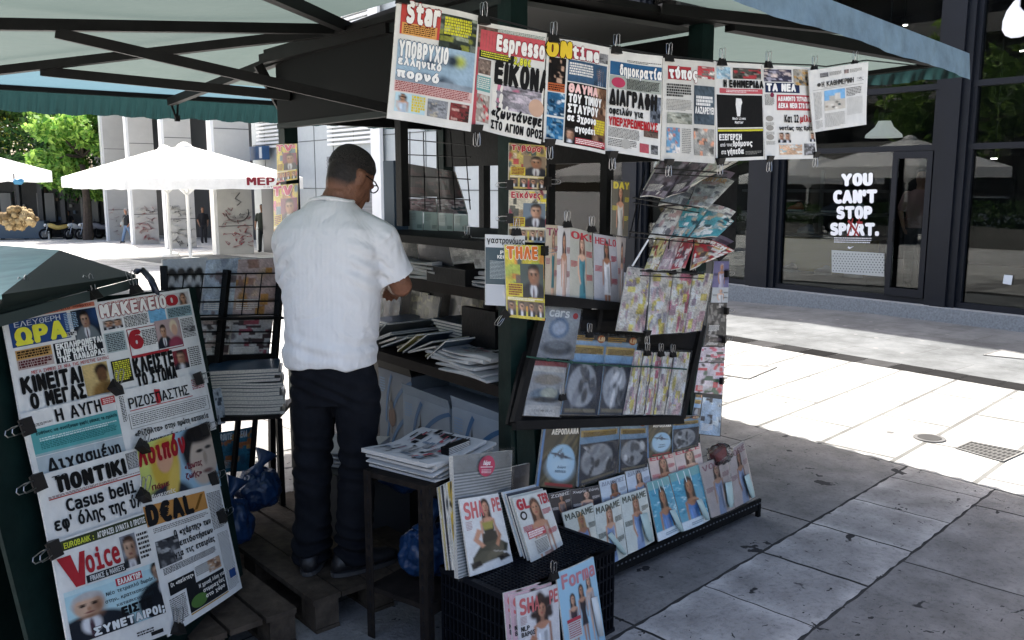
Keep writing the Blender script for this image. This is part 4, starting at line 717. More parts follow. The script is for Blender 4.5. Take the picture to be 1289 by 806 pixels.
def np_deal():
    c = Cover('#e4e5e2'); c.rect(.0, .8, .75, .955, '#c08a4a', 3); c.text('D€AL', .03, .81, .54, .95, '#1a1a1c', 8, .06); c.poly([(.56, .82), (.6, .82), (.72, .94), (.68, .94)], '#7a5420', 6); c.lines(.77, .6, .98, .93, 16, '#55534e'); c.lines(.06, .74, .74, .78, 2, '#7a7670'); c.text('Ο «χάρτης» των', .26, .655, .74, .72, '#17181a', 8, .03); c.text('επιδοτήσεων', .3, .575, .74, .635, '#17181a', 8, .03); c.text('για τις εταιρίες', .22, .5, .74, .56, '#17181a', 8, .03); c.img(.05, .48, .3, .68, busy(16, 12, ['#3a3c40', '#6c6e70', '#9a9c9c', '#222428'], rng))
    c.lines(.08, .42, .74, .47, 3, '#44423e', fill=.6); c.rect(.1, .26, .4, .36, '#1a1c20', 4); c.text('Οι «παίκτες»', .12, .31, .38, .35, '#ece9e2', 8, .03); c.lines(.42, .3, .74, .38, 4); c.img(.58, .28, .76, .38, busy(8, 10, ['#b8987c', '#cfc4b8', '#7c5c48'], rng)); c.rect(.28, .06, .78, .26, '#1a1c20', 3); c.text('Η χρυσή λύση για', .42, .2, .77, .24, '#ece9e2', 8, .03); c.text('συμμαχίες', .46, .15, .75, .19, '#ece9e2', 8, .03); c.text('στο χώρο', .48, .1, .74, .14, '#ece9e2', 8, .03); c.disc(.4, .12, .1, .05, '#54783c', 5); c.rect(.28, .045, .78, .055, '#b89440', 4); c.lines(.08, .04, .26, .24, 9, '#55534e'); c.lines(.8, .05, .97, .56, 26, '#77756e', fill=.4); c.rect(.85, .14, .95, .21, '#2c4c84', 4); return c

# ---- magazine covers
SK = ['#c99c80', '#b8876a', '#d4ab90', '#9c6c50']
def mg_fashion(title, tcol, bg, hair, dress, seed, words=None, legs=False, hd=.2, cx=.5, light=True):
    r = np.random.default_rng(seed); c = Cover('#d8d5cf'); a = canvas(60, 44, bg); rec(a, 0, .75, 1, 1, bg); woman(a, cx, .1, hd, SK[seed % 4], hair, dress, r, legs); c.img(0, 0, 1, 1, grain(a, .035, r), 0)
    if title: c.text(title, .06, .855, .94, .955, tcol, 4, .018)
    k = tcol if light else '#f2efea'
    for i in range(3): v = .62 - i * .17; c.lines(.04 if i % 2 else .68, v, .3 if i % 2 else .96, v + .09, 3, k, r, 5, .6)
    for w in (words or []): c.text(*w)
    return c
def mg_tv(seed, title, pal, tcol='#b02838'):
    r = np.random.default_rng(seed); c = Cover('#cfcabd'); c.img(0, 0, 1, 1, busy(40, 26, pal, r, 26), 0); a = canvas(22, 18, pal[1]); man_pic(a, .55, .08, .5, SK[seed % 4]); c.img(.35, .3, .98, .75, a, 2); c.text(title, .05, .82, .8, .97, tcol, 5, .05, edge='#f0e8d8')
    c.rect(.04, .3, .4, .48, '#d8c63a', 4); c.lines(.06, .31, .38, .47, 3, '#7c2020', r, 6, .7)
    for i in range(4): ci = .12 + .25 * i; b = canvas(10, 8, pal[2 % len(pal)]); man_pic(b, .5, .1, .5, SK[(seed + i) % 4]); c.img(ci - .1, .04, ci + .1, .24, b, 3)
    c.rect(.0, .24, 1, .29, pal[0], 3); c.lines(.03, .245, .97, .285, 1, '#f2ead0', r, 5, .8); return c
def mg_gast():
    c = Cover('#d2d4d2'); c.text('γαστρονόμος', .03, .86, .97, .97, '#141414', 4, .02); c.rect(.0, .3, .99, .82, '#2c4650', 2); c.text('ΡΕΙΧΟ', .35, .73, .75, .78, '#e8e8e0', 4, .03); c.text('ΚΕΦΤΕΔΕΣ', .28, .67, .8, .715, '#e8e8e0', 4, .03); c.lines(.1, .38, .85, .64, 9, '#c8d0cc', z=4, fill=.35); a = canvas(14, 24, '#b8bcc0'); ell(a, .75, .4, .3, .4, '#d8d4cc', .1); ell(a, .72, .35, .2, .28, '#7c3c20', .3); c.img(0, 0, 1, .29, a, 2); return c
def blister(seed, kind):
    r = np.random.default_rng(seed); c = Cover('#b8bcc0')
    if kind == 'plane':
        a = canvas(48, 30, '#7fa6c8'); rec(a, 0, 0, 1, .1, '#33302c'); rec(a, 0, .1, 1, .14, '#9ab4c8'); rec(a, .04, .16, .96, .26, '#c8a85c'); rec(a, .06, .36, 1, 1, '#222c3c'); ell(a, .45, .64, .38, .26, '#a9adb2', .06)
        for _ in range(12): ell(a, .2 + r.random() * .6, .45 + r.random() * .38, .03 + r.random() * .12, .02 + r.random() * .07, ('#e4e6e8', '#5c6066', '#8c9096', '#3c4046')[r.integers(4)], .3, r.random() * 3)
        rec(a, .1, .92, .9, .96, '#77705c'); c.img(0, 0, 1, 1, grain(a, .07, r), 0); c.lines(.08, .75, .92, .83, 3, '#4c3410', r, 3, .6); c.disc(.82, .95, .13, .05, '#b8602c', 3); c.text('4.69' if seed % 2 else '4.99', .72, .925, .93, .975, '#f0d8a8', 5, .05); c.lines(.04, .91, .6, .985, 2, '#c8983c', r, 3, .6)
    elif kind == 'cars':
        a = canvas(40, 26, '#8c9094'); ell(a, .5, .35, .7, .3, '#a0a6aa', .5); ell(a, .45, .42, .26, .2, '#5c7898', .15); ell(a, .45, .42, .18, .13, '#b8c4d4', .2); ell(a, .5, .8, .42, .13, '#40444a', .2); ell(a, .5, .74, .26, .08, '#70767c', .2); c.img(0, 0, 1, 1, grain(a, .09, r), 0); c.text('cars', .12, .79, .66, .91, '#eceeec', 4, .03); c.disc(.85, .84, .08, .06, '#b02c30', 4)
    elif kind == 'car':
        a = canvas(40, 26, '#a8aaac'); rec(a, 0, 0, 1, .12, '#8c3c40'); rec(a, .05, .12, .95, .2, '#c8c4bc'); ell(a, .5, .34, .4, .1, '#8c8478', .2); ell(a, .5, .62, .42, .13, '#5c7080', .2); ell(a, .6, .58, .24, .09, '#b8bcac', .25); ell(a, .5, .7, .4, .05, '#2c2e30', .3); rec(a, 0, .8, 1, 1, '#c8c6c2'); c.img(0, 0, 1, 1, grain(a, .1, r), 0); c.text('Citroën DS 23', .25, .08, .75, .12, '#444444', 3, .0)
    elif kind == 'bag':
        pal = [['#e0d8c4', '#dcc868', '#b08c94', '#ece8dc', '#c87080'], ['#dcd2c4', '#c8a4a8', '#ece8dc', '#e0cc70', '#9c8890'], ['#e0d8cc', '#dcb8b8', '#b0acb4', '#f0ece2', '#d8c468']][seed % 3]
        c.img(0, 0, 1, 1, grain(busy(44, 16, pal, r, 34), .16, r), 0)
    elif kind == 'poster':
        a = canvas(48, 30, '#3c3a2e'); [ell(a, r.random(), r.random(), .2, .03, ('#5c5640', '#2a2a22', '#6c6446')[r.integers(3)], .5, -.8) for _ in range(26)]; rec(a, 0, 0, .07, 1, '#5a86b8'); ell(a, .55, .6, .36, .27, '#9cc4dc', .04); ell(a, .55, .68, .3, .17, '#b8d4e2', .5); ell(a, .52, .5, .3, .02, '#3c4450', .3, .15); ell(a, .55, .5, .06, .05, '#4c5460', .3); ell(a, .45, .46, .12, .02, '#5c6470', .3, -.6); rec(a, .2, .92, .92, .97, '#8c2c30')
        c.img(0, 0, 1, 1, a, 0); c.text('ΤΑ', .2, .955, .5, .99, '#e8e4d8', 4, .03); c.text('ΑΕΡΟΠΛΑΝΑ', .22, .83, .95, .91, '#eeeae0', 4, .05); c.lines(.3, .92, .9, .95, 1, '#c8b040', r, 4, .8); c.text('Δώρο', .45, .3, .68, .35, '#2c4c68', 4, .0); c.lines(.4, .24, .7, .28, 2, '#2c4c68', r, 4)
    return c
def striped():
    c = Cover('#b0b0ae'); a = canvas(80, 30, '#b8bab9')
    for j in range(12, 80, 2): a[j] = s2l('#63676a')
    a[:12] = s2l('#8a8c8a'); c.img(0, 0, 1, 1, grain(a, .05, rng), 0); return c

CLIPV = None
def make_clip():
    t = thing('binder_clip', 'x', 'clip'); mb = MB()
    mb.prism([(-.016, -.011, -.002), (-.016, .011, -.002), (-.016, .0015, .022), (-.016, -.0015, .022)], (.032, 0, 0)); mb.build('clip_body', M['clip'], t)
    for s in (-1, 1):
        mb = MB(); y = s * .003; mb.tube([(-.007, y, .019), (-.008, y + s * .002, .034), (-.006, y + s * .004, .052), (0, y + s * .0045, .056), (.006, y + s * .004, .052), (.008, y + s * .002, .034), (.007, y, .019)], .0011, 5); mb.build('clip_handle', M['steel'], t)
    return t
clip0 = make_clip(); clip_used = [False]
def clip(P, up, N, label, s=1.15, group='black binder clips on the newspapers'):
    """up = towards the handles, away from the paper"""
    o = clip0 if not clip_used[0] else copy_tree(clip0); clip_used[0] = True
    z = Vector(up).normalized(); yv = Vector(N); yv = (yv - z * yv.dot(z)).normalized(); x = yv.cross(z)
    m = Matrix(((x.x, yv.x, z.x), (x.y, yv.y, z.y), (x.z, yv.z, z.z)))
    o.rotation_euler = m.to_euler(); o.location = P; o.scale = (s, s, s); o['label'] = label; o['group'] = group
    return o
def sheet(name, cov, q, t, ink, label, cat, group=None, nb=(8, 8), amp=.006, wav=.0, wrap=False, ph=0.):
    P = bowed(q, amp, wav, ph); org = (Vector(q[2]) + Vector(q[3])) / 2; o = print_mesh(name, cov, P, t, M[ink], None, nb, origin=org)
    tag(o, label, cat, group)
    if wrap:
        mb = MB(); n = (Vector(q[1]) - Vector(q[0])).cross(Vector(q[0]) - Vector(q[3])).normalized()
        def F(u, v): u2 = -.03 + 1.06 * u; v2 = -.02 + 1.05 * v; return P(u2, v2) + n * (.006 + .004 * math.sin(u * 19 + ph) * math.sin(v * 15) + .003 * math.sin(u * 40 + v * 31))
        mb.grid(F, 12, 14); mb.build('plastic_wrapper', M['wrap'], o, smooth=True, fix=False)
    return o

# ---- newspapers pegged on the line in front of the rack side
YN = 2.25
NP = [('Star', np_star, ((500, -1), (604, 20), (592, 166), (487, 149)), 'tabloid with red masthead and huge blue submarine headline, first on the line'),
      ('Esp', np_espresso, ((601, 26), (689, 42), (680, 181), (592, 160)), 'tabloid with red masthead over big black headline and purple photo'),
      ('On', np_ontime, ((690, 47), (767, 60), (762, 194), (684, 179)), 'tabloid with yellow and red masthead over white headline on black'),
      ('Dim', np_dimo, ((767, 62), (834, 71), (832, 201), (764, 190)), 'newspaper with blue masthead strip above heavy black and red headlines'),
      ('Typ', np_typos, ((834, 73), (900, 79), (900, 206), (833, 202)), 'crumpled newspaper with small red masthead block and slate grey photo panel'),
      ('Efi', np_efim, ((899, 77), (960, 81), (962, 201), (901, 204)), 'newspaper with black front page showing raised white fist and yellow line'),
      ('Nea', np_tanea, ((960, 82), (1021, 85), (1028, 200), (962, 201)), 'newspaper with navy masthead box and red headline panel on white page'),
      ('Kat', np_kathi, ((1018, 89), (1093, 78), (1091, 157), (1024, 167)), 'pale broadsheet folded in half with one blue sky photo, last on the line')]
for i, (k, fn, q, lab) in enumerate(NP):
    y = YN + (.004 if i % 2 else 0) - (.03 if k == 'Kat' else 0)
    sheet('newspaper', fn(), [ony(a, b, y) for a, b in q], .004, 'news', lab, 'newspaper', 'newspapers pegged on the line', nb=(14, 14), amp=-.008 if i % 2 else .009, wav=.0035, ph=i * 1.3)
ln = MB(); ln.tube([Vector((1.1, YN + .008, 2.235))] + [ony(a, b, YN + .008) for a, b in ((500, -2), (604, 19), (689, 41), (767, 59), (834, 70), (900, 77), (960, 80), (1020, 82), (1040, 84), (1090, 76))] + [NC + Vector((-.3, .1, -.05))], .003, 6)
o = ln.build('hanging_line', M['wire']); tag(o, 'dark cord strung under the awning carrying the row of newspapers', 'cord')
nm = ['red masthead tabloid', 'purple photo tabloid', 'yellow masthead tabloid', 'blue masthead newspaper', 'crumpled newspaper', 'black fist newspaper', 'navy masthead newspaper', 'folded pale broadsheet']
Nf = Vector((0, -1, 0))
for j, (a, b) in enumerate(((507, 4), (609, 30), (697, 53), (776, 67), (842, 77), (909, 82), (967, 85), (1025, 90), (1076, 83))):
    clip(ony(a, b, YN - .006), UP, Nf, ('black clip on top between the %s and %s' % (nm[j - 1], nm[j])) if 0 < j < 8 else 'black binder clip on the top corner of the %s' % ('red masthead tabloid beside the kiosk fascia' if j == 0 else 'folded pale broadsheet, end of the line'))
for j, (a, b) in enumerate(((600, 158), (692, 176), (771, 191), (842, 201), (907, 200), (969, 197), (1027, 192))):
    clip(ony(a, b, YN - .006), -UP if j not in (2, 3, 5) else -UP, Nf, 'black binder clip on the bottom edge of the %s' % nm[j])

# ---- magazines strip on the corner post and posters on the other posts
PS = Vector((0, 2.56, 0))
def yq(pts, y): return [ony(a, b, y) for a, b in pts]
PAL1 = ['#b8a860', '#8c7c68', '#5c5048', '#c8b8a0', '#a84848', '#4c5c58']; PAL2 = ['#c8c0a8', '#6c7c88', '#a08c70', '#d0c040', '#8c3848', '#4c4c44']
sheet('tv_magazine', mg_tv(11, 'Τιβύρο', PAL1), yq(((641, 180), (688, 184), (687, 239), (640, 237)), 2.57), .004, 'gloss', 'yellow and red television magazine clipped top of the corner post strip', 'magazine', 'magazines clipped on kiosk posts')
sheet('tv_magazine', mg_tv(12, 'Εικόνες', PAL2), yq(((641, 239), (688, 240), (686, 306), (640, 304)), 2.57), .004, 'gloss', 'pale television magazine with animal photo, middle of the corner post strip', 'magazine', 'magazines clipped on kiosk posts')
sheet('food_magazine', mg_gast(), yq(((611, 295), (661, 297), (657, 386), (611, 384)), 2.563), .004, 'gloss', 'white and slate cookery magazine hanging half behind the orange television magazine', 'magazine', 'magazines clipped on kiosk posts')
sheet('tv_magazine', mg_tv(15, 'ΤΗΛΕ', ['#c8b83c', '#4c5854', '#6c5c50', '#c88c3c', '#a8b44c'], '#d86c20'), yq(((635, 308), (684, 309), (686, 404), (638, 399)), 2.55), .005, 'gloss', 'television magazine with two bearded men over orange headline, low on corner post', 'magazine', 'magazines clipped on kiosk posts')
sheet('poster', mg_fashion('', '#c8b83c', '#5c584c', '#2c2420', '#b8b4ac', 21, [('DAY', .1, .86, .9, .97, '#c8b83c', 5, .05)], cx=.45), yq(((770, 227), (793, 229), (790, 298), (769, 295)), 2.59), .003, 'gloss', 'narrow poster of figure in white suit under yellow title on thin post', 'poster')
for (q, s, lab) in ((((348, 182), (374, 181), (374, 226), (349, 230)), 31, 'yellow and pink television magazine hung on the far counter post, upper one'), (((344, 234), (375, 231), (375, 300), (345, 306)), 33, 'pink titled television magazine with faces hung on far counter post, lower one')):
    sheet('tv_magazine', mg_tv(s, 'ΤV', ['#c8b040', '#7c3c54', '#b87c50', '#4c6c78', '#c8607c'], '#c03060'), [onx(a, b, KX - .07) for a, b in q], .004, 'gloss', lab, 'magazine', 'magazines clipped on kiosk posts')
for a, b, y, u, lab in ((688, 229, 2.555, (1, 0, 0), 'black binder clip on the side of the top television magazine'), (643, 233, 2.555, (-1, 0, 0), 'black binder clip at the bottom corner of the top television magazine'), (643, 275, 2.555, (-1, 0, 0), 'black binder clip on the side of the pale television magazine'), (684, 316, 2.535, (1, 0, 0), 'black binder clip at the top corner of the two bearded men magazine'), (650, 296, 2.55, UP, 'black binder clip on top of the cookery magazine'), (637, 393, 2.535, (-1, 0, -1), 'black binder clip at the low corner of the two bearded men magazine'), (714, 286, 2.62, UP, 'black binder clip between the bikini and green dress magazines'), (745, 292, 2.62, UP, 'black binder clip between the green dress and white dress magazines')):
    clip(ony(a, b, y), u, Nf, lab)
# ================================================================== magazine rack on the side of the kiosk
rack = thing('magazine_rack', 'black steel magazine rack with leaning panel, wire tiers and long ground tray', 'rack', (2.9, 2.55, 0))
def rp(mb, name, m=None, **k): return mb.build(name, m or M['black_metal'], rack, **k)
PP, PN = plane((2.6, 2.50, .72), 0, 17)                       # leaning panel
def pq(pts, off=0.): return [onp(a, b, PP + PN * off, PN) for a, b in pts]
M['panel'] = mat('panel_charcoal', (.012, .0115, .011), .6, noise=.3, nscale=12, spec=.12)
p = MB(); q = pq(((680, 388), (884, 392), (858, 529), (648, 534)), -.03); p.prism([q[0], q[1], q[2], q[3]], -PN * .01); rp(p, 'panel_back', M['panel'])
def edge_bar(a, b, w=.03, off=0.): p = MB(); A, B = pq((a, b), off); p.beam(A, B, w, w * .9, PN); return rp(p, 'panel_rim', M['panel'])
edge_bar((681, 400), (648, 533)); edge_bar((647, 536), (858, 529), .034); edge_bar((884, 410), (858, 526), .026); edge_bar((668, 404), (640, 535), .02, -.05)
p = MB(); A, B, C_, D = pq(((727, 402), (884, 408), (871, 440), (724, 424)), -.012); p.prism([A, B, C_, D], -PN * .006); rp(p, 'panel_board', M['panel'])
# shelf for the celebrity magazines
p = MB(); A, B = ony(686, 371, 2.60), ony(782, 381, 2.60); p.prism([A, B, B - UP * .035, A - UP * .045], (0, .12, 0)); rp(p, 'shelf', M['panel'])
p = MB(); A, B = ony(724, 386, 2.62), ony(730, 384, 2.62); p.beam(ony(757, 387, 2.63), ony(752, 416, 2.63), .012, .02); rp(p, 'shelf_bracket', M['panel'])
# lower support board and tray
p = MB(); A, B, C_, D = yq(((650, 536), (672, 536), (680, 680), (655, 680)), 2.63); p.prism([A, B, C_, D], (0, .03, 0)); rp(p, 'support_board', M['green_metal'])
TP, TN = plane((2.47, 2.485, .08), 4, 15)
T0, T1 = onz(752, 724, .07), onz(957, 634, .07); ta = (T1 - T0).normalized(); tb = Vector((-ta.y, ta.x, 0))
p = MB(); p.beam(T0 - UP * .0, T1, .012, .055); p.box((T0 + T1) / 2 + tb * .12 - UP * .03, ((T1 - T0).length, .24, .006), (ta, tb, UP)); rp(p, 'tray', M['black_metal'])
p = MB()
for i in range(46):
    P = T0.lerp(T1, (i + .5) / 46) - tb * .0075; p.box(P + UP * .008, (.009, .003, .006), (ta, tb, UP))
rp(p, 'tray_perforation', mat('hole_grey', (.10, .11, .12), .8))
for t in (.03, .985):
    for k in (.0, .22): p = MB(); P = T0.lerp(T1, t) + tb * k; p.beam(Vector((P.x, P.y, .006)), P, .02, .02); rp(p, 'foot')
p = MB(); p.bx(2.5, 3.24, 2.65, 2.662, .3, .72); rp(p, 'back_board', M['green_metal'])
# wire tiers
def tierq(pts, bot, lean=40, y=2.48): 
    P0 = ony(bot[0], bot[1], y); P_, N_ = plane(P0, 0, lean); return [onp(a, b, P_, N_) for a, b in pts], P_, N_
p = MB()
for (x0, y0, x1, y1) in ((797, 249, 880, 262), (792, 292, 896, 302), (806, 341, 886, 345), (824, 212, 915, 218)):
    a, b = ony(x0, y0, 2.47), ony(x1, y1, 2.47); p.tube([a, b], .0035, 6); p.tube([a - UP * .02, b - UP * .02], .0025, 6)
for x0, y0, x1, y1 in ((806, 250, 797, 345), (812, 215, 792, 300), (858, 210, 836, 345), (885, 215, 868, 345)): p.tube([ony(x0, y0, 2.66), ony(x1, y1, 2.52)], .003, 6)
p.tube([ony(816, 302, 2.46), ony(796, 335, 2.46)], .004, 6, mi=1)
rp(p, 'wire_tier', [M['wire'], M['white_paint']])
p = MB(); A, B, C_ = ony(898, 222, 2.64), ony(929, 207, 2.62), ony(926, 312, 2.62); D = ony(905, 330, 2.64); p.prism([A, B, C_, D], (0, .015, 0)); rp(p, 'side_board', M['black_metal'])
p = MB(); A, B, C_, D = yq(((888, 328), (918, 326), (907, 550), (866, 546)), 2.645); p.prism([A, B, C_, D], (0, .012, 0)); rp(p, 'end_board', mat('end_board', (.1, .095, .085), .7))
p = MB(); p.bx(3.12, 3.2, 2.67, 2.70, 0, .5); rp(p, 'leg')
# magazines on the tiers
GT = 'magazines leaning in the wire tiers'
PALD = ['#5c5460', '#2c2830', '#6c5c68', '#8c8490', '#3c2c38']; PALP = ['#c8c8c0', '#e0e0d8', '#98988f', '#b89c98', '#68686c']; PALT = ['#4c98a0', '#e0e4e0', '#2c4c54', '#b8a890', '#88a4a8']; PALR = ['#a83038', '#d0ccc4', '#8c7868', '#c8a868', '#5c4844']
def mgb(seed, title, pal, tc='#efece4'):
    r = np.random.default_rng(seed); c = Cover(); c.img(0, 0, 1, 1, busy(34, 24, pal, r, 22), 0)
    if title: c.text(title, .06, .8, .8, .95, tc, 4, .05)
    c.lines(.08, .1, .6, .3, 4, tc, r, 4, .5); return c
tiers = [((828, 248), [(((829, 207), (864, 210), (836, 250), (806, 247)), PALD, '', 'dark purple magazine, first in the top wire tier'), (((864, 209), (892, 208), (862, 243), (838, 249)), PALD, '', 'dark violet magazine in the middle of the top wire tier'), (((890, 208), (926, 204), (894, 222), (866, 236)), PALP, '', 'grey magazine poking out at the open end of the top wire tier')]),
         ((850, 259), [(((843, 222), (879, 227), (863, 259), (829, 258)), PALP, '', 'pale grey crinkled magazine, first in the second wire tier'), (((879, 226), (919, 233), (891, 262), (865, 261)), PALP, 'GUITAR', 'pale magazine with tan title at the end of the second wire tier')]),
         ((850, 301), [(((836, 266), (859, 267), (843, 301), (816, 299)), PALP, '', 'grey patterned magazine, first in the third wire tier'), (((859, 267), (887, 270), (864, 301), (843, 301)), PALT, '', 'teal car magazine with white heading in the third wire tier'), (((887, 271), (920, 282), (902, 299), (865, 302)), PALT, '', 'teal and white car magazine curling at the end of the third wire tier')]),
         ((845, 341), [(((824, 304), (841, 304), (826, 341), (811, 339)), ['#c8c088', '#8c3038', '#5c5c4c', '#d8d4c8'], '', 'yellow edged magazine with red figure, first in the lowest wire tier'), (((841, 305), (857, 305), (843, 341), (827, 341)), ['#b89ca0', '#d8d0cc', '#98888c'], '', 'pink and white slim magazine in the lowest wire tier'), (((857, 305), (874, 305), (861, 339), (843, 341)), ['#a84850', '#d8d0cc', '#5c5458'], '', 'white magazine with red streaks in the lowest wire tier'), (((874, 304), (918, 319), (889, 331), (868, 340)), PALR, 'ΟΡΕΞΗ', 'thick red food magazine fanned open at the end of the lowest wire tier')])]
for ti, (bot, L) in enumerate(tiers):
    for mi_, (q, pal, title, lab) in enumerate(L):
        qb = [(a + (6 if k < 2 else 4), b - (15 if k < 2 else 9)) for k, (a, b) in enumerate(q)]; Qb, _, Nb = tierq(qb, (bot[0], bot[1] - 10), 34, 2.545)
        sheet('magazine', mgb(240 + ti * 7 + mi_, '', (PALP, PALR, PALD, PALT)[(ti + mi_) % 4]), Qb, .006, 'gloss', 'magazine tucked behind the %s' % lab.replace(' in the', ' of the').replace('wire tier', 'tier')[:60].rsplit(' ', 1)[0], 'magazine', 'magazines tucked behind the tier fronts', nb=(5, 5), amp=.01, wav=.002, ph=mi_ + 3)
        q = tuple((a + (a - q[3 - k][0]) * (.16 if k < 2 else 0), b + (b - q[3 - k][1]) * (.16 if k < 2 else 0)) for k, (a, b) in enumerate(q)); Q, _, N_ = tierq(q, bot, 38, 2.49); Q = [v + N_ * .003 * mi_ for v in Q]
        sheet('magazine', mgb(40 + ti * 5 + mi_, title, pal, '#c8a070' if title == 'GUITAR' else '#ece8e0'), Q, .012 if 'thick' in lab else .006, 'gloss', lab, 'magazine', GT, nb=(6, 6), amp=.01, wav=.002, ph=mi_, wrap=(ti == 1))
        for s in range(1, 4):
            if mi_ == len(L) - 1:
                Q2 = [v - N_ * (.012 * s) + Vector((.012 * s, 0, .006 * s)) for v in Q]
                sheet('magazine', mgb(60 + ti * 5 + s, '', pal), Q2, .006, 'gloss', 'magazine stacked behind the last cover of its tier, only curled edges showing', 'magazine', 'magazine copies stacked at the ends of the wire tiers', nb=(4, 4), amp=.012)
# bagged magazines hanging below the tiers
BP, BN = plane((2.9, 2.455, 1.0), 0, 12)
for i, (q, lab) in enumerate(((((791, 336), (818, 340), (811, 419), (776, 416)), 'yellow and pink bagged comic pack hanging under the wire tiers, first of its row'), (((820, 342), (847, 343), (838, 420), (814, 422)), 'crinkled plastic bagged magazine with purple cover, second under wire tiers'), (((848, 343), (872, 344), (861, 419), (838, 420)), 'crinkled plastic bagged magazine with cream cover, third under wire tiers'), (((873, 344), (898, 345), (883, 416), (861, 419)), 'crinkled plastic bagged magazine beside the end board under wire tiers'))):
    sheet('bagged_magazine', blister(70 + i, 'bag'), [onp(a, b, BP, BN) for a, b in q], .008, 'gloss', lab, 'magazine pack', 'bagged packs hanging below the wire tiers', wrap=True, ph=i * 2., amp=.008)
for a, b, l in ((818, 342, 'first and second'), (847, 345, 'second and third'), (873, 346, 'third and fourth')): clip(onp(a, b, BP + BN * .012, BN), UP, BN, 'black clip holding the %s crinkled bags under the wire tiers' % l, 1.0)
clip(onp(815, 417, BP + BN * .012, BN), -UP, BN, 'black clip at the bottom between the first two crinkled bags', 1.0)
# celebrity magazines on the shelf
GC = 'celebrity magazines on the rack shelf'
for q, c, lab in ((((687, 283), (703, 284), (700, 373), (686, 372)), mg_fashion('ΤΥ', '#8c2c54', '#b8a890', '#5c3c28', '#2c6c70', 4, hd=.17, cx=.55, legs=True), 'celebrity magazine with dark teal bikini figure at the shelf end'), (((700, 284), (718, 286), (717, 374), (700, 373)), mg_fashion('', '#8c2c34', '#c8c4c0', '#2c2020', '#c8a898', 5, hd=.2), 'celebrity magazine with two small figures half covered on rack shelf'), (((717, 286), (745, 293), (747, 378), (717, 375)), mg_fashion('ΟΚ!', '#b02030', '#a8a89c', '#5c3424', '#3c7c88', 6, hd=.18), 'celebrity magazine with red title and woman in teal dress on shelf'), (((747, 294), (776, 299), (779, 382), (748, 379)), mg_fashion('HELLO', '#a82838', '#a8a8ac', '#2c2422', '#dcdcdc', 7, hd=.17, legs=True), 'celebrity magazine with figures dressed in white on rack shelf'), (((776, 298), (788, 300), (783, 384), (779, 383)), mg_fashion('', '#8c2c34', '#9c9490', '#2c2020', '#c8c0bc', 8), 'narrow sliver of celebrity magazine at the wire tier end of the shelf')):
    sheet('celebrity_magazine', c, yq(q, 2.63), .006, 'gloss', lab, 'magazine', GC, amp=.006)
# toys and car packs on the leaning panel
GP = 'blister packs on the leaning rack panel'
def panelset(L):
    for q, k, s, lab, w in L: sheet('toy_pack', blister(s, k), pq(q, .004 if k != 'plane' else .001), .012, 'gloss', lab, 'blister pack', GP, wrap=w, ph=s, amp=.004)
panelset([(((688, 384), (732, 389), (722, 453), (675, 450)), 'cars', 81, 'grey car model blister pack with white title at the panel top', True), (((671, 454), (714, 457), (704, 525), (659, 523)), 'car', 82, 'pale blister pack with small vintage car model low on panel', True),
          (((724, 420), (764, 423), (752, 523), (705, 522)), 'plane', 83, 'blue and orange model plane part pack beside the car packs', True), (((764, 423), (804, 426), (785, 523), (753, 522)), 'plane', 84, 'blue and orange model plane part pack beside the slim bags', True),
          (((799, 441), (810, 442), (798, 522), (784, 522)), 'bag', 85, 'slim bagged magazine, first from the plane packs on the panel', True), (((811, 443), (822, 444), (810, 522), (799, 522)), 'bag', 86, 'slim bagged magazine, second from the plane packs on the panel', True), (((823, 444), (834, 444), (822, 522), (811, 522)), 'bag', 87, 'slim bagged magazine, third from the plane packs on the panel', True), (((835, 443), (848, 444), (836, 522), (823, 522)), 'bag', 88, 'slim bagged magazine, fourth from the plane packs on the panel', True), (((850, 443), (869, 444), (857, 523), (837, 522)), 'bag', 89, 'wider bagged magazine at the panel edge beside the end board', True)])
for a, b, l in ((742, 424, 'first plane pack'), (815, 447, 'slim bags, first'), (832, 448, 'slim bags, second'), (847, 449, 'slim bags, third'), (708, 503, 'low car pack')): clip(onp(a, b, PP + PN * .014, PN), UP, PN, 'black clip fixing the %s on the leaning panel' % l, 1.0)
gc = MB(); rpt = [onp(a, b, PP + PN * .03, PN) for a, b in ((663, 449), (690, 453), (719, 456), (750, 459), (780, 461), (820, 462), (864, 465))]; gc.col('#14382c'); gc.tube(rpt, .0035, 7)
for t in rpt[1:-1]: gc.ball(t, .008, 8, 5)
tag(gc.build('green_cord', mat('cord_green', (.012, .06, .04), .7)), 'knotted green cord stretched across the packs on the leaning panel', 'cord')
# model plane posters below the panel
P3, N3 = plane((2.6, 2.60, .3), 0, 3)
for q, k, s, lab in ((((685, 534), (731, 531), (724, 617), (675, 612)), 'poster', 91, 'dark model aeroplane pack with pale blue oval beside the crate'), (((731, 531), (780, 530), (777, 595), (727, 613)), 'plane', 92, 'model wheel part pack in grey bubble below the leaning panel, second'), (((781, 531), (814, 531), (815, 588), (779, 595)), 'plane', 93, 'model wheel part pack in grey bubble below the leaning panel, third'), (((814, 530), (846, 530), (846, 571), (815, 577)), 'poster', 94, 'dark model aeroplane pack with blue oval between grey bubbles'), (((847, 525), (881, 523), (879, 562), (846, 570)), 'plane', 95, 'model wheel part pack in grey bubble at the end board')):
    sheet('model_pack', blister(s, k), [onp(a, b, P3, N3) for a, b in q], .012, 'gloss', lab, 'blister pack', 'model packs standing under the panel', wrap=(k == 'plane'), ph=s, amp=.004)
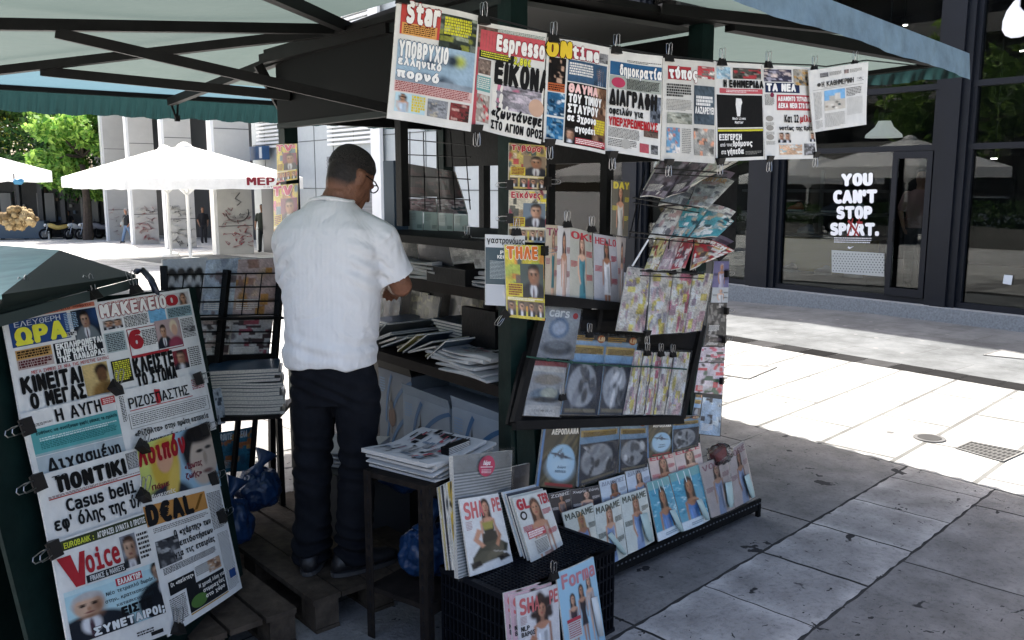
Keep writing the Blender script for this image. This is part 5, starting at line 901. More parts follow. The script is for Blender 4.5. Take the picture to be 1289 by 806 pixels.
# second row in the tray
P2, N2 = plane((2.6, 2.575, .2), 3, 7)
for q, c, lab in ((((691, 622), (717, 616), (722, 655), (697, 660)), mg_fashion('ΖΩΝΗΣ', '#d0ccc8', '#3a3638', '#2c2422', '#7c6c68', 101, hd=.16), 'dark magazine with script title tucked behind the crate end of tray'), (((718, 617), (754, 611), (760, 650), (722, 656)), mg_fashion('Χωρίς Ζώνη', '#d8d4d0', '#34343a', '#2c2422', '#8c807c', 102), 'black magazine with white script title in the second tray row'), (((754, 606), (786, 597), (794, 645), (762, 655)), mg_fashion('ΔΙΑΚΟΠΕΣ', '#8c98a8', '#c8d4dc', '#3c2c24', '#9cb0c4', 103), 'pale blue travel magazine in second tray row, beside the black one'), (((787, 594), (815, 583), (824, 634), (795, 645)), mg_fashion('ΔΙΑΚΟΠΕΣ', '#8c98a8', '#c4d0dc', '#3c2c24', '#88a8c8', 104), 'pale blue travel magazine in second tray row, behind the swimmer covers'), (((815, 573), (847, 568), (856, 616), (825, 628)), mg_fashion('ELLE', '#c04858', '#d0bcb4', '#3c2418', '#c8b0a4', 105, hd=.26), 'pink titled beauty magazine in second tray row, nearer the crate'), (((847, 567), (881, 557), (888, 602), (857, 613)), mg_fashion('ELLE', '#c04858', '#d4c4bc', '#3c2418', '#d0c0b8', 106, hd=.26), 'pink titled beauty magazine at the far end of second tray row')):
    sheet('magazine', c, [onp(a, b, P2, N2) for a, b in q], .006, 'gloss', lab, 'magazine', 'magazines in the second tray row', amp=.005)
# front row with sample tubes
GF = 'magazines with samples in the front tray row'
def swim(seed):
    r = np.random.default_rng(seed); c = Cover(); a = canvas(46, 34, '#4c9cb4')
    for _ in range(60): ell(a, r.random(), r.random(), .03 + .08 * r.random(), .012, ('#8cc8d4', '#2c7c98', '#bcdce0', '#3c8ca8')[r.integers(4)], .5, r.random() - .5)
    rec(a, 0, 0, 1, .16, '#74a8a8'); woman(a, .5, .16, .24, '#a87858', '#241814', '#4878b0'); rec(a, 0, .86, 1, 1, '#d0dce0'); c.img(0, 0, 1, 1, grain(a, .04, r), 0)
    for x in (.2, .42, .6): c.poly([(x, .98), (x + .03, .98), (x + .05, .78), (x + .025, .78)], '#d8e4e4', 3)
    c.lines(.3, .04, .75, .1, 1, '#7c98a4', r, 3); return c
front = [(((707, 646), (746, 633), (764, 706), (726, 718)), mg_fashion('MADAME', '#4c5448', '#cdd2c6', '#a07c50', '#6c84b0', 111, hd=.17), 'cream fashion magazine beside the crate end of front tray row', None), (((747, 637), (780, 625), (790, 699), (757, 716)), mg_fashion('MADAME', '#4c5448', '#ccd2c8', '#7c5438', '#7c94b8', 112, hd=.18), 'cream fashion magazine, its sample tube slanting low across the cover', ((765, 674), (770, 670), (790, 694), (783, 701))), (((780, 624), (813, 614), (824, 681), (791, 698)), mg_fashion('MADAME', '#4c5448', '#ccd2c8', '#7c5438', '#7c94b8', 113, hd=.18), 'cream fashion magazine, its sample tube upright beside the swimmer covers', ((806, 648), (815, 645), (824, 679), (814, 683))), (((814, 608), (841, 599), (860, 667), (829, 682)), swim(114), 'turquoise swimmer magazine beside the cream fashion magazines', ((843, 643), (849, 641), (862, 667), (855, 671))), (((842, 597), (879, 585), (894, 655), (861, 669)), swim(115), 'turquoise swimmer magazine beside the plastic wrapped pink magazines', ((877, 630), (883, 628), (894, 653), (888, 656))), (((880, 586), (915, 570), (925, 640), (896, 652)), mg_fashion('VOGUE', '#a87c80', '#d4c4bc', '#3c2820', '#98a8c4', 116, hd=.18), 'plastic wrapped pink magazine beside the turquoise swimmer covers', ((913, 608), (921, 606), (925, 637), (916, 640))), (((916, 568), (936, 555), (951, 625), (924, 640)), mg_fashion('VOGUE', '#a87c80', '#d4c4bc', '#3c2820', '#98a8c4', 117, hd=.18), 'plastic wrapped pink magazine at the far end of front tray row', ((937, 600), (943, 596), (951, 624), (945, 628)))]
for i, (q, c, lab, tube) in enumerate(front):
    Q = [onp(a, b, TP - TN * .0 + TN * .004 * (i % 2), TN) for a, b in q]; o = sheet('magazine', c, Q, .007, 'gloss', lab, 'magazine', GF, amp=.006, wrap=(i >= 5), ph=i)
    if tube:
        mb = MB(); tq = [onp(a, b, TP + TN * .022, TN) for a, b in tube]; A, B = (tq[0] + tq[1]) / 2, (tq[2] + tq[3]) / 2; w = (tq[1] - tq[0]).length / 2; wd = (tq[1] - tq[0]).normalized(); nn = TN
        mb.loft([(A, wd * w * 1.05, nn * .002), (A.lerp(B, .3), wd * w, nn * .007), (A.lerp(B, .85), wd * w * .85, nn * .01), (A.lerp(B, .87), wd * w * .6, nn * .009), (B, wd * w * .6, nn * .009)], 14)
        mb.build('sample_tube', mat('tube_plastic', s2l('#b8ccc4'), .4), o, smooth=True)
# crumpled plastic bag with a red thing in it behind the wrapped magazines
pb = MB(); c0 = ony(906, 572, 2.62); pb.ball(c0, (.075, .05, .05), 22, 14, lambda th, ph: 1 + .12 * math.sin(5 * th + 3 * ph) + .1 * math.sin(9 * th) * math.sin(7 * ph)); o = pb.build('plastic_bag', M['wrap'], smooth=True); tag(o, 'crumpled clear plastic bag holding red pack behind front tray row', 'bag')
pb = MB(); pb.box(c0 + Vector((-.01, .0, 0)), (.09, .03, .05), (Vector((.9, 0, .3)).normalized(), Vector((0, 1, 0)), Vector((-.3, 0, .9)).normalized())); tag(pb.build('red_pack', mat('red_pack', (.16, .02, .018), .4)), 'small dark red pack inside the clear plastic bag', 'pack')
# posters on the end board
for q, c, lab in ((((899, 329), (918, 329), (917, 362), (896, 362)), mg_fashion('', '#3c3448', '#6c688c', '#8c8490', '#b8b4c4', 121), 'faded purple magazine top of the end board'), (((897, 362), (917, 362), (916, 381), (895, 381)), mg_fashion('', '#55534e', '#b8bcbc', '#a8a8a8', '#c8c8c8', 122), 'pale grey notice below the purple magazine on the end board'), (((893, 381), (915, 381), (914, 421), (889, 421)), mgb(123, '', ['#3a3836', '#807c76', '#b0aca6', '#1c1c1c']), 'black and white comic magazine on end board'), (((889, 421), (914, 421), (913, 436), (886, 436)), mgb(124, '', ['#1c1c1e', '#4c4446', '#8c8884']), 'black magazine strip in the middle of end board'), (((884, 437), (913, 437), (912, 456), (880, 456)), mgb(125, '', ['#c8bcc4', '#c8546c', '#d8ccd0', '#2c2c30', '#5c5458']), 'white and pink magazine with red legs on the end board, upper copy'), (((880, 457), (912, 457), (909, 497), (874, 494)), mgb(126, '', ['#c8bcc4', '#c03c4c', '#d8ccd0', '#2c2c30', '#3c5c48']), 'white and pink magazine with red legs on the end board, lower copy'), (((876, 496), (884, 497), (878, 545), (868, 544)), blister(127, 'plane'), 'narrow blue and orange part pack low on end board'), (((885, 500), (909, 503), (906, 549), (879, 546)), mgb(128, '', ['#9cb4c8', '#b0c4d0', '#2c3440', '#8ca4b8', '#c8d4d8']), 'pale blue framed magazine with dots at the foot of end board')):
    sheet('magazine', c, yq(q, 2.638), .004, 'gloss', lab, 'magazine', 'magazines pinned on the end board', amp=.003)
for a, b, u, l in ((914, 345, (1, 0, 0), 'faded purple magazine'), (914, 392, (1, 0, 0), 'black and white comic'), (911, 428, (1, 0, 0), 'black magazine strip'), (908, 480, (1, 0, 0), 'lower red legs magazine')): clip(ony(a, b, 2.625), u, Nf, 'black clip on the side of the %s on end board' % l, 1.0)

# ================================================================== crate with gift bag and magazines
cA, cB, cC = onz(546, 722, .34), onz(641, 754, .34), onz(772, 690, .34)
ex = (cC - cB); L1 = ex.length; ex.normalize(); ey = Vector((-ex.y, ex.x, 0)); L2 = .33
crate = thing('plastic_crate', 'black slatted plastic crate turned upside down beside the stool', 'crate', (cB.x, cB.y, 0))
def cw(name, o, a, b, La, Lb, n=(16, 5)):
    mb = MB(); nrm = a.cross(b)
    for i in range(n[0] + 1): mb.box(o + a * (La * i / n[0]) + b * Lb / 2, (.006, Lb, .012), (a, b, nrm))
    for j in range(n[1] + 1): mb.box(o + a * La / 2 + b * (Lb * j / n[1]), (La, .007, .009), (a, b, nrm))
    for e in (0, 1): mb.box(o + a * La / 2 + b * (Lb * e), (La + .012, .02, .02), (a, b, nrm))
    return mb.build(name, M['plastic_black'], crate)
g0 = Vector((cB.x, cB.y, .01))
cw('side_wall', g0, ex, UP, L1, .33, (26, 6)); cw('side_wall', g0 + ey * L2, ex, UP, L1, .33, (26, 6)); cw('end_wall', g0, ey, UP, L2, .33, (16, 6)); cw('end_wall', g0 + ex * L1, ey, UP, L2, .33, (16, 6)); cw('crate_base', g0 + UP * .33, ex, ey, L1, L2, (34, 20))
mb = MB(); mb.box(g0 + ex * L1 / 2 + ey * L2 / 2 + UP * .16, (L1 - .05, L2 - .05, .30), (ex, ey, UP)); mb.build('inner_lining', M['black_metal'], crate)
CP, CN = plane(onz(592, 728, .345), 8, 14)
def cq(q, off=0): return [onp(a, b, CP + CN * off, CN) for a, b in q]
o = sheet('gift_bag', striped(), cq(((570, 574), (645, 567), (640, 702), (577, 729)), -.02), .03, 'gloss', 'grey and white striped gift bag with pink round sticker standing on crate', 'bag', nb=(10, 10), amp=.02, wrap=True)
c = Cover('#b04858'); c.disc(.5, .5, .5, .5, '#b8405c', 0, 28); c.text('δώρα', .25, .5, .72, .76, '#f0e8e8', 2, .03, skew=.2); c.rect(.12, .43, .86, .47, '#e8d8d8', 2); c.lines(.2, .15, .8, .35, 2, '#e8c8cc', z=2)
q = cq(((604, 574), (624, 573), (622, 600), (601, 600)), .006); f = bil(q); N_ = CN; mb = MB(); pts = [f(u, v) + N_ * (DZ * z) for (u, v), z in zip(c.V, c.Z)]; mb.add(pts, c.F, 0, c.C); mb.build('sticker', M['gloss'], o, fix=False)
def shape(seed, bg, wild=False, words=None):
    r = np.random.default_rng(seed); c = Cover(); a = canvas(60, 42, bg); rec(a, 0, .8, 1, 1, bg)
    P_ = lambda *q: polyr(a, q[:-1], q[-1])
    if wild:
        for k in range(26): ell(a, .55 + r.normal(0, .13), .26 + r.normal(0, .085), .07, .05, ('#2c1c18', '#3c2820', '#1c1210')[k % 3], .5)
        woman(a, .55, .16, .2, '#b88468', '#2c1c18', '#d0d2d4', r)
        for k in range(8): ell(a, .55 + r.choice((-1, 1)) * r.uniform(.13, .24), .22 + r.uniform(-.05, .2), .06, .045, '#2c1c18', .5)
        P_((.3, .58), (.14, .8), (.24, .98), (.34, .96), (.26, .82), (.42, .66), '#a87458'); P_((.44, .9), (.7, .86), (.74, 1), (.4, 1), '#3a3a44')
    else:
        woman(a, .56, .06, .17, '#c89478', '#2c1c16', '#26241e', r); rec(a, 0, .72, 1, 1, bg); P_((.4, .5), (.72, .5), (.76, .64), (.36, .64), '#26241e'); P_((.42, .36), (.7, .36), (.66, .46), (.46, .46), '#9c9448')
        P_((.36, .62), (.76, .62), (.96, .72), (.9, .82), (.6, .76), (.4, .8), (.16, .86), (.12, .78), '#34352a'); P_((.12, .78), (.34, .72), (.8, .8), (.84, .86), (.4, .88), (.1, .9), '#48483a'); P_((.06, .84), (.26, .83), (.3, .9), (.08, .93), '#201e1c'); P_((.66, .84), (.88, .83), (.96, .9), (.7, .92), '#201e1c')
        P_((.3, .42), (.18, .56), (.34, .68), (.42, .66), (.3, .56), (.4, .46), '#c08c70'); P_((.74, .42), (.84, .58), (.72, .72), (.66, .68), (.75, .58), '#a87458')
    c.img(0, 0, 1, 1, grain(a, .035, r), 0)
    V = [('SHAPE', .06, .82, .96, .965)]
    c.text('SH', .07, .73, .36, .94, '#c86868', 4, .03); c.text('PE', .76, .76, .97, .94, '#c86868', 4, .03); c.text('A', .4, .74, .5, .94, '#c86868', 4 if not wild else -.2, .03)
    for w in (words or []): c.text(*w)
    c.lines(.06, .58, .2, .7, 4, '#b89c98', r, 4); return c
sheet('magazine', shape(131, '#d6d8d6'), cq(((578, 629), (627, 621), (646, 707), (592, 726)), .012), .008, 'gloss', 'fitness magazine with seated woman in dark sportswear leaning on gift bag', 'magazine', 'fitness and glamour magazines on the crate', amp=.006)
GL = mg_fashion('', '#b83848', '#ccd0cc', '#4c3022', '#b49488', 133, hd=.24); GL.text('GL', .06, .8, .36, .95, '#b02c3c', 4, .05); GL.text('TER', .68, .8, .98, .95, '#b02c3c', 4, .05); GL.rect(.1, .33, .6, .45, '#b83c48', 5); GL.lines(.12, .34, .58, .44, 2, '#f0e4e0', z=6, fill=.8); GL.rect(.2, .05, .6, .3, '#c8cac4', 5); GL.lines(.22, .07, .58, .28, 6, '#55534e', z=6); GL.disc(.14, .7, .09, .07, '#1c1c1c', 5); GL.disc(.14, .7, .05, .04, '#c8c8c8', 6)
GP_, GN = plane(onz(680, 702, .345), 14, 16)
for k, (dx, dy) in enumerate(((-13, -7), (-8, -5), (-4, -2), (0, 0))):
    sheet('magazine', GL if k == 3 else mg_fashion('GLITTER', '#b02c3c', ('#c0c8cc', '#3c4450', '#c8ccc4')[k], '#3c2418', '#4c4c58', 134 + k), [onp(a + dx, b + dy, GP_ - GN * .012 * (3 - k), GN) for a, b in ((645, 627), (687, 617), (709, 686), (669, 708))], .006, 'gloss', 'glamour magazine with red title and long haired woman, front copy on crate' if k == 3 else 'glamour magazine edge showing behind the front copy on crate, %s' % ('hindmost', 'second behind', 'next behind')[k], 'magazine', 'glamour magazines stacked on the crate', nb=(6, 6), amp=.005)
q = cq(((634, 590), (667, 583), (664, 640), (637, 645)), -.09); sheet('dark_book', mgb(140, '', ['#20242c', '#181b22', '#2c3038']), q, .02, 'gloss', 'dark blue speckled book standing behind the glamour magazines', 'book')
for k in range(4): sheet('magazine', mgb(141 + k, '', [['#b8a878', '#8c7c58', '#d0c8a8'], ['#2c2c34', '#c8b460', '#5c5c5c'], ['#c8c4b8', '#8c8c8c', '#4c4c4c'], ['#b89c40', '#3c3424', '#d0c8b0']][k]), cq(((551 + k * 4, 614 - k * 2), (572 + k * 4, 603 - k * 2), (582 + k * 3, 712), (562 + k * 4, 718)), -.075 + k * .012), .008, 'gloss', 'worn magazine on edge behind the striped gift bag, %s' % ('outermost by the stool', 'second from the stool', 'third from the stool', 'next to the gift bag')[k], 'magazine', 'magazines on edge behind the gift bag', amp=.004)
FP, FN = plane(cB - ey * .045 - UP * .3, 8, 7)
def fq(q, off=0): return [onp(a, b, FP + FN * off, FN) for a, b in q]
for k, (dx, dy) in enumerate(((-15, -4), (-8, -2), (0, 0))): sheet('magazine', shape(151 + k, '#d2d0d0' if k == 2 else '#c8a8b0', True, [('NLP', .06, .5, .24, .56, '#222222', 5, .03), ('ΒΑΡΟΣ', .06, .42, .36, .48, '#222222', 5, .03)]), fq(((649 + dx, 751 + dy), (702 + dx, 735 + dy), (706 + dx, 822 + dy), (656 + dx, 842 + dy)), .007 * k), .006, 'gloss', 'fitness magazine with curly haired woman in white leaning on crate' if k == 2 else 'fitness magazine pink edge behind the curly haired cover, %s' % ('hindmost', 'middle')[k], 'magazine', 'fitness magazines leaning on the crate', amp=.005)
fm = mg_fashion('', '#b87078', '#9cc0d4', '#4c3020', '#b8907c', 155, hd=.14, cx=.3, legs=True); a = canvas(70, 50, '#9cc4d8')
for cx, d, sk in ((.3, '#3c2c34', 0), (.52, '#2c2428', 1), (.74, '#b8a8a0', 2)): woman(a, cx, .3 - .06 * sk, .1, SK[sk], '#2c1c16', d, None, True)
fm.V, fm.Z, fm.F, fm.C = [], [], [], []; fm.img(0, 0, 1, 1, a, 0); fm.text('Forma', .1, .8, .95, .95, '#c08088', 4, .03); fm.rect(.1, .2, .42, .44, '#c8ccc8', 5); fm.lines(.12, .22, .4, .42, 5, '#a84850', z=6); fm.rect(.1, .4, .42, .44, '#b83848', 6); fm.disc(.2, .1, .1, .06, '#a83050', 5)
Qf = fq(((700, 722), (747, 701), (762, 805), (714, 832)), .02); sheet('magazine', fm, Qf, .007, 'gloss', 'pale blue fitness magazine with three women in swimwear leaning on crate', 'magazine', 'fitness magazines leaning on the crate', amp=.006)
clip(onp(697, 728, FP + FN * .03, FN), UP, FN, 'black clip between the two fitness magazines leaning on crate', 1.1)
tb_ = MB(); A, B = onp(748, 752, FP + FN * .035, FN), onp(757, 800, FP + FN * .035, FN); tb_.loft([(A, (.015, 0, 0), FN * .004), (A.lerp(B, .6), (.013, 0, 0), FN * .01), (B, (.01, 0, 0), FN * .01)], 12); tag(tb_.build('sample_tube', mat('tube_white', (.6, .62, .6), .4), smooth=True), 'white cosmetic sample tube fixed beside the swimwear magazine cover', 'tube')

# ================================================================== angle iron table with papers, and the bag under it
sx = Vector((.96, .28, 0)).normalized(); sy = Vector((-sx.y, sx.x, 0)); s0 = onz(536, 612, .66)
tbl = thing('angle_iron_table', 'rusty slotted angle iron table standing beside the black crate', 'table', (s0.x, s0.y, 0))
TL_, TW_ = .36, .30
M['rust'] = mat('rusty_angle', (.014, .011, .0095), .8, noise=.5, nscale=20, spec=.15)
for i in (0, 1):
    for j in (0, 1):
        mb = MB(); o_ = Vector((s0.x, s0.y, 0)) + sx * TL_ * i + sy * TW_ * j; k = 1 - 2 * i; l = 1 - 2 * j
        mb.box(o_ + sx * .017 * k + UP * .33, (.034, .004, .66), (sx, sy, UP)); mb.box(o_ + sy * .019 * l + UP * .33, (.004, .034, .66), (sx, sy, UP))
        mb.mi = 1
        for h_ in range(14): mb.box(o_ + sx * .018 * k + UP * (.05 + h_ * .045) - sy * .0022 * l, (.006, .002, .02), (sx, sy, UP)); mb.box(o_ + sy * .02 * l + UP * (.05 + h_ * .045) - sx * .0022 * k, (.002, .006, .02), (sx, sy, UP))
        mb.build('leg', [M['rust'], M['plastic_black']], tbl)
for z in (.645, .2):
    mb = MB(); c_ = Vector((s0.x, s0.y, z)) + sx * TL_ / 2 + sy * TW_ / 2; mb.box(c_, (TL_ - .01, TW_ - .01, .02), (sx, sy, UP)); mb.build('tabletop' if z > .5 else 'lower_shelf', M['rust'], tbl)
    mb = MB()
    for j in (0, 1): mb = MB(); mb.box(Vector((s0.x, s0.y, z - .02)) + sx * TL_ / 2 + sy * (TW_ * j + .006 * (1 - 2 * j)), (TL_ - .08, .004, .034), (sx, sy, UP)); mb.build('cross_rail', M['rust'], tbl)
def bagmesh(c, r, seed, neck=True):
    """limp filled bag: flattened foot, slumped sides, creases running to the knot"""
    mb = MB(); o_ = Vector((seed * 7.3, seed * 1.7, 0))
    def rad(th, ph):
        d = Vector((math.sin(ph) * math.cos(th), math.sin(ph) * math.sin(th), math.cos(ph))); n = mnoise.noise(d * 1.6 + o_); f = 1 - abs(mnoise.noise(d * 3.4 + o_ * 2)); g = 1 - abs(mnoise.noise(Vector((d.x * 5, d.y * 5, d.z * 1.6)) + o_)); h = 1 - abs(mnoise.noise(d * 9 + o_))
        k = .86 + .22 * n + .13 * (f - .75) + .12 * (g - .75) + .045 * (h - .75); k *= 1 - .38 * max(0, d.z) ** 2
        return min(k, .8 / max(.01, -d.z)) if d.z < -.1 else k
    mb.ball(c, r, 84, 54, rad)
    if neck: mb.tube([Vector(c) + Vector((0, 0, r[2] * .45)), Vector(c) + Vector((.01, 0, r[2] * .72)), Vector(c) + Vector((.03, .01, r[2] * .82)), Vector(c) + Vector((.06, .02, r[2] * 1.15))], [.06, .02, .018, .055], 14)
    return mb
tc_ = Vector((s0.x, s0.y, 0)) + sx * TL_ * .5 + sy * TW_ * .5
for c_, r, s_, lab in ((tc_ + UP * .345, (.135, .115, .13), 1, 'bulging blue plastic bag on the lower shelf of the angle iron table'), (Vector((1.30, 3.66, .22)), (.13, .12, .16), 2, 'blue plastic bag hanging against the legs of the display table'), (Vector((1.5, 3.8, .3)), (.12, .12, .13), 3, 'round blue plastic bag sitting behind the standing customer'), (Vector((1.93, 3.2, .47)), (.13, .16, .13), 4, 'blue plastic bag lying on kiosk step beside the cartons'), (Vector((1.9, 3.55, .2)), (.16, .18, .2), 5, 'dark blue plastic bag on the pallet between kiosk and customer')):
    tag(bagmesh(c_, r, s_, s_ in (1, 2, 3, 5)).build('plastic_bag', M['blue_bag'], smooth=True), lab, 'bag', 'blue plastic bags under the shelves')
# folded newspapers
M['paper_edge'] = mat('newsprint_edge', (.5, .5, .5), .9, noise=.3, nscale=180)
def folded(P, ax, ay, w, d, h, seed, label, group, front=True, roll=.5, name='folded_newspaper'):
    """one folded paper: flat bed whose near edge is the rounded fold"""
    r_ = random.Random(seed); mb = MB(); n = 8
    sec = [(-d / 2 + h / 2 * (1 - math.cos(math.pi * (k / n - .5) + math.pi / 2)) * 0 - h * .5 * math.cos(math.pi * (k / n - .5)), h / 2 + h / 2 * math.sin(math.pi * (k / n - .5))) for k in range(n + 1)] + [(d / 2, h), (d / 2, 0)]
    vs = []; m_ = 7
    for i in range(m_ + 1):
        u = i / m_ - .5
        for (yy, zz) in sec: vs.append(Vector(P) + Vector(ax) * (u * w) + Vector(ay) * (yy + .01 * math.sin(u * 5 + seed)) + UP * (zz + .006 * math.sin(u * 6 + seed) * (zz > h * .5)))
    k = len(sec); fs = [(i * k + j, i * k + (j + 1) % k, (i + 1) * k + (j + 1) % k, (i + 1) * k + j) for i in range(m_) for j in range(k)] + [tuple(range(k))[::-1], tuple(range(m_ * k, m_ * k + k))]
    g = .42 + .12 * r_.random(); mb.col((g, g, g * .98)); mb.add(vs, fs)
    if front:
        for _ in range(90):
            u, v = r_.uniform(-.46, .36), r_.uniform(-.42, .4); ww, hh = r_.uniform(.04, .16), (r_.uniform(.01, .03) if _ % 4 else r_.uniform(.05, .14)); cc = r_.choice(('#222222', '#333333', '#8c8c8c', '#9c4c54', '#74808c', '#777777', '#111111', '#a0a0a0'))
            mb.col(cc); a_, b_ = min(.48, u + ww), min(.45, v + hh); mb.quad(*[Vector(P) + Vector(ax) * (x_ * w) + Vector(ay) * (y_ * d + .01 * math.sin(x_ * 5 + seed)) + UP * (h + .002 + .0006 * _ * .1 + .006 * math.sin(x_ * 6 + seed)) for x_, y_ in ((u, v), (a_, v), (a_, b_), (u, b_))])
    return tag(mb.build(name, M['news'], smooth=False), label, 'newspaper', group)
tp = tc_ + UP * .656
for k in range(6): folded(tp + UP * (.011 * k) + sx * (.02 * math.sin(k * 2.1) + .03) + sy * (.012 * math.sin(k * 3) + .02) + sx * .015, sx, sy, .345, .32, .0095, k, 'folded newspaper with printed front page topmost on the angle iron table' if k == 5 else 'folded newspaper in the pile on the angle iron table, under the printed front page', 'newspapers piled on the angle iron table', front=(k == 5))
mb = MB(); c_ = tp + UP * .072 + sx * .06 - sy * .09; mb.box(c_, (.13, .035, .03), (sx, sy, UP)); [mb.box(c_ + UP * (-.012 + .006 * k) - sy * .0185, (.12, .002, .003), (sx, sy, UP), 1) for k in range(5)]; tag(mb.build('booklet_bundle', [M['black_metal'], M['pages']]), 'small dark bundle of folded booklets on top of the newspaper pile', 'booklets')

# ================================================================== wooden pallets
def pallet(corner, a, b, La, Lb, label, seed):
    t = thing('wooden_pallet', label, 'pallet', (corner.x, corner.y, 0), 'wooden pallets at the kiosk counter'); r_ = random.Random(seed); c = Vector((corner.x, corner.y, 0))
    n = 5; w = La / n
    for i in range(n):
        mb = MB(); e = r_.uniform(.004, .016); mb.box(c + a * (w * (i + .5)) + b * Lb / 2 + UP * (.134 + r_.uniform(-.003, .003)), (w - e, Lb + r_.uniform(-.02, .01), .022), (a, b, UP)); mb.build('top_board', M['wood'], t)
    for i in range(3):
        for j in range(3): mb = MB(); mb.box(c + a * (.06 + (La - .12) * i / 2) + b * (.06 + (Lb - .12) * j / 2) + UP * .072, (.1, .11, .098), (a, b, UP)); mb.build('block', M['wood'], t)
    for i in range(3): mb = MB(); mb.box(c + a * (.06 + (La - .12) * i / 2) + b * Lb / 2 + UP * .012, (.1, Lb, .018), (a, b, UP)); mb.build('bottom_board', M['wood'], t)
    return t
pc_ = onz(394, 757, .145); pa = (onz(478, 728, .145) - pc_); pa.z = 0; pa.normalize(); pbv = Vector((-pa.y, pa.x, 0))
pallet(pc_, pa, pbv, .62, 1.15, 'grey weathered wooden pallet under the customer', 4)
pc2 = onz(381, 762, .145) - pa * .68 + pbv * .0; pallet(pc2, pa, pbv, .66, 1.05, 'grey weathered wooden pallet beside the newspaper board, brown cut ends', 9)
# ================================================================== newspaper stand with the clipped board
BO = Vector((.394, 2.874, 1.326)); BPn, BNn = plane(BO, 46, 16)
ba = Vector((math.cos(R(46)), math.sin(R(46)), 0)); bup = ba.cross(BNn) * -1
def bq(q, off=0.): return [onp(a, b, BPn + BNn * off, BNn) for a, b in q]
stand = thing('newspaper_stand', 'dark green metal newspaper stand with sloping lid and slanted front board', 'stand', (.5, 3.2, 0))
q = bq(((-70, 392), (246, 362), (322, 820), (60, 900)), -.022)
def st(mb, name, m=None, **k): return mb.build(name, m or M['green_metal'], stand, **k)
q2 = [Vector((v.x, v.y, v.z)) for v in q]
mb = MB(); mb.prism([q[0], q[1], q[1].lerp(q[2], .96), q[0].lerp(q[3], .9)], -BNn * .012); st(mb, 'front_board')
mb = MB(); back = Vector((-ba.y, ba.x, 0)) * .42
tl, tr = q[0] - BNn * .014, q[1] - BNn * .014; bl, br = Vector((tl.x - .05, tl.y - .08, .02)), Vector((tr.x + .02, tr.y - .1, .02)); bl = Vector((tl.x, tl.y, .02)); br = Vector((tr.x, tr.y, .02))
mb.prism([tl - UP * .01, tr - UP * .01, br, bl], back); st(mb, 'cabinet')
R0, E0, R1, L0 = onz(75, 315, 1.42), onz(171, 346, 1.36), onz(2, 371, 1.42), onz(-70, 303, 1.395); dv = R1 - R0; E1 = onz(-6, 391, 1.36); L1 = onz(-75, 372, 1.40)
M['lid_sunlit'] = mat('lid_sunlit', (.16, .30, .29), .6, noise=.25, nscale=6)  # left lid slope: teal made paler, sunlight put into the colour
mb = MB(); mb.prism([R0, E0, E1, R1], Vector((0, 0, -.012))); st(mb, 'lid_slope', mat('lid_shaded', (.012, .022, .02), .7, spec=.15))  # same lid, colour darkened to paint in this slope's shade
mb = MB(); mb.prism([R0, L0, L1, R1], Vector((0, 0, -.012))); st(mb, 'lid_slope', M['lid_sunlit'])
mb = MB(); e1 = E1; mb.prism([E0 - UP * .013, e1 - UP * .013, e1 - UP * .045, E0 - UP * .045], Vector((.006, -.006, 0))); st(mb, 'lid_fascia', mat('lid_edge', (.03, .05, .046), .6))
mb = MB(); h0 = onz(172, 342, 1.35); mb.tube([h0, h0 + ba * .05 + UP * .0, onz(190, 352, 1.33), onz(196, 366, 1.29), onz(199, 390, 1.2)], .013, 10); st(mb, 'tube_handle', mat('tube_navy', (.015, .02, .035), .3), smooth=True)
mb = MB(); mb.tube([onz(-30, 345, 1.36), onz(0, 352, 1.36), onz(12, 368, 1.34), onz(14, 392, 1.28)], .014, 10); st(mb, 'tube_handle', mat('tube_navy2', (.015, .02, .035), .3), smooth=True)
mb = MB(); w0 = bq(((262, 800),), -.28)[0]; mb.tube([Vector((w0.x - .03, w0.y, .16)), Vector((w0.x + .02, w0.y + .01, .16))], .16, 24); st(mb, 'wheel', mat('wheel_scuffed', (.03, .032, .03), .7, noise=.6, nscale=25))
BD = [('ora', np_ora, ((2, 398), (122, 377), (152, 507), (27, 535)), 0, 'tabloid with yellow title on blue box, upper corner of the board', 'news'),
      ('mak', np_makel, ((119, 381), (238, 363), (262, 482), (145, 512)), 1, 'crowded tabloid with red outlined white masthead at the board top', 'news'),
      ('ayg', np_aygi, ((26, 521), (147, 493), (171, 588), (49, 620)), 3, 'newspaper with black serif title above a turquoise panel', 'news'),
      ('riz', np_rizo, ((143, 494), (257, 468), (273, 540), (160, 572)), 4, 'plain white newspaper with black title crossed by red stroke', 'news'),
      ('pon', np_pontiki, ((44, 600), (175, 563), (196, 652), (63, 692)), 6, 'white newspaper with heavy black title over two line black headline', 'news'),
      ('loi', mg_loipon, ((172, 562), (263, 531), (278, 612), (182, 643)), 7, 'celebrity magazine with blonde woman and dark haired man on board', 'gloss'),
      ('dea', np_deal, ((178, 631), (276, 607), (305, 740), (212, 802)), 9, 'financial newspaper with orange title box, low on the board', 'news'),
      ('voi', np_voice, ((63, 684), (181, 645), (217, 796), (92, 842)), 10, 'financial newspaper with large red initial and two suited men', 'news')]
for k, fn, q, lv, lab, ink in BD:
    sheet('newspaper' if k != 'loi' else 'magazine', fn(), bq(q, .004 + lv * .0035), .005, ink, lab, 'newspaper' if k != 'loi' else 'magazine', 'papers clipped to the slanted board', nb=(10, 10), amp=.006, wav=.0015, ph=lv)
bl_ = -ba; 
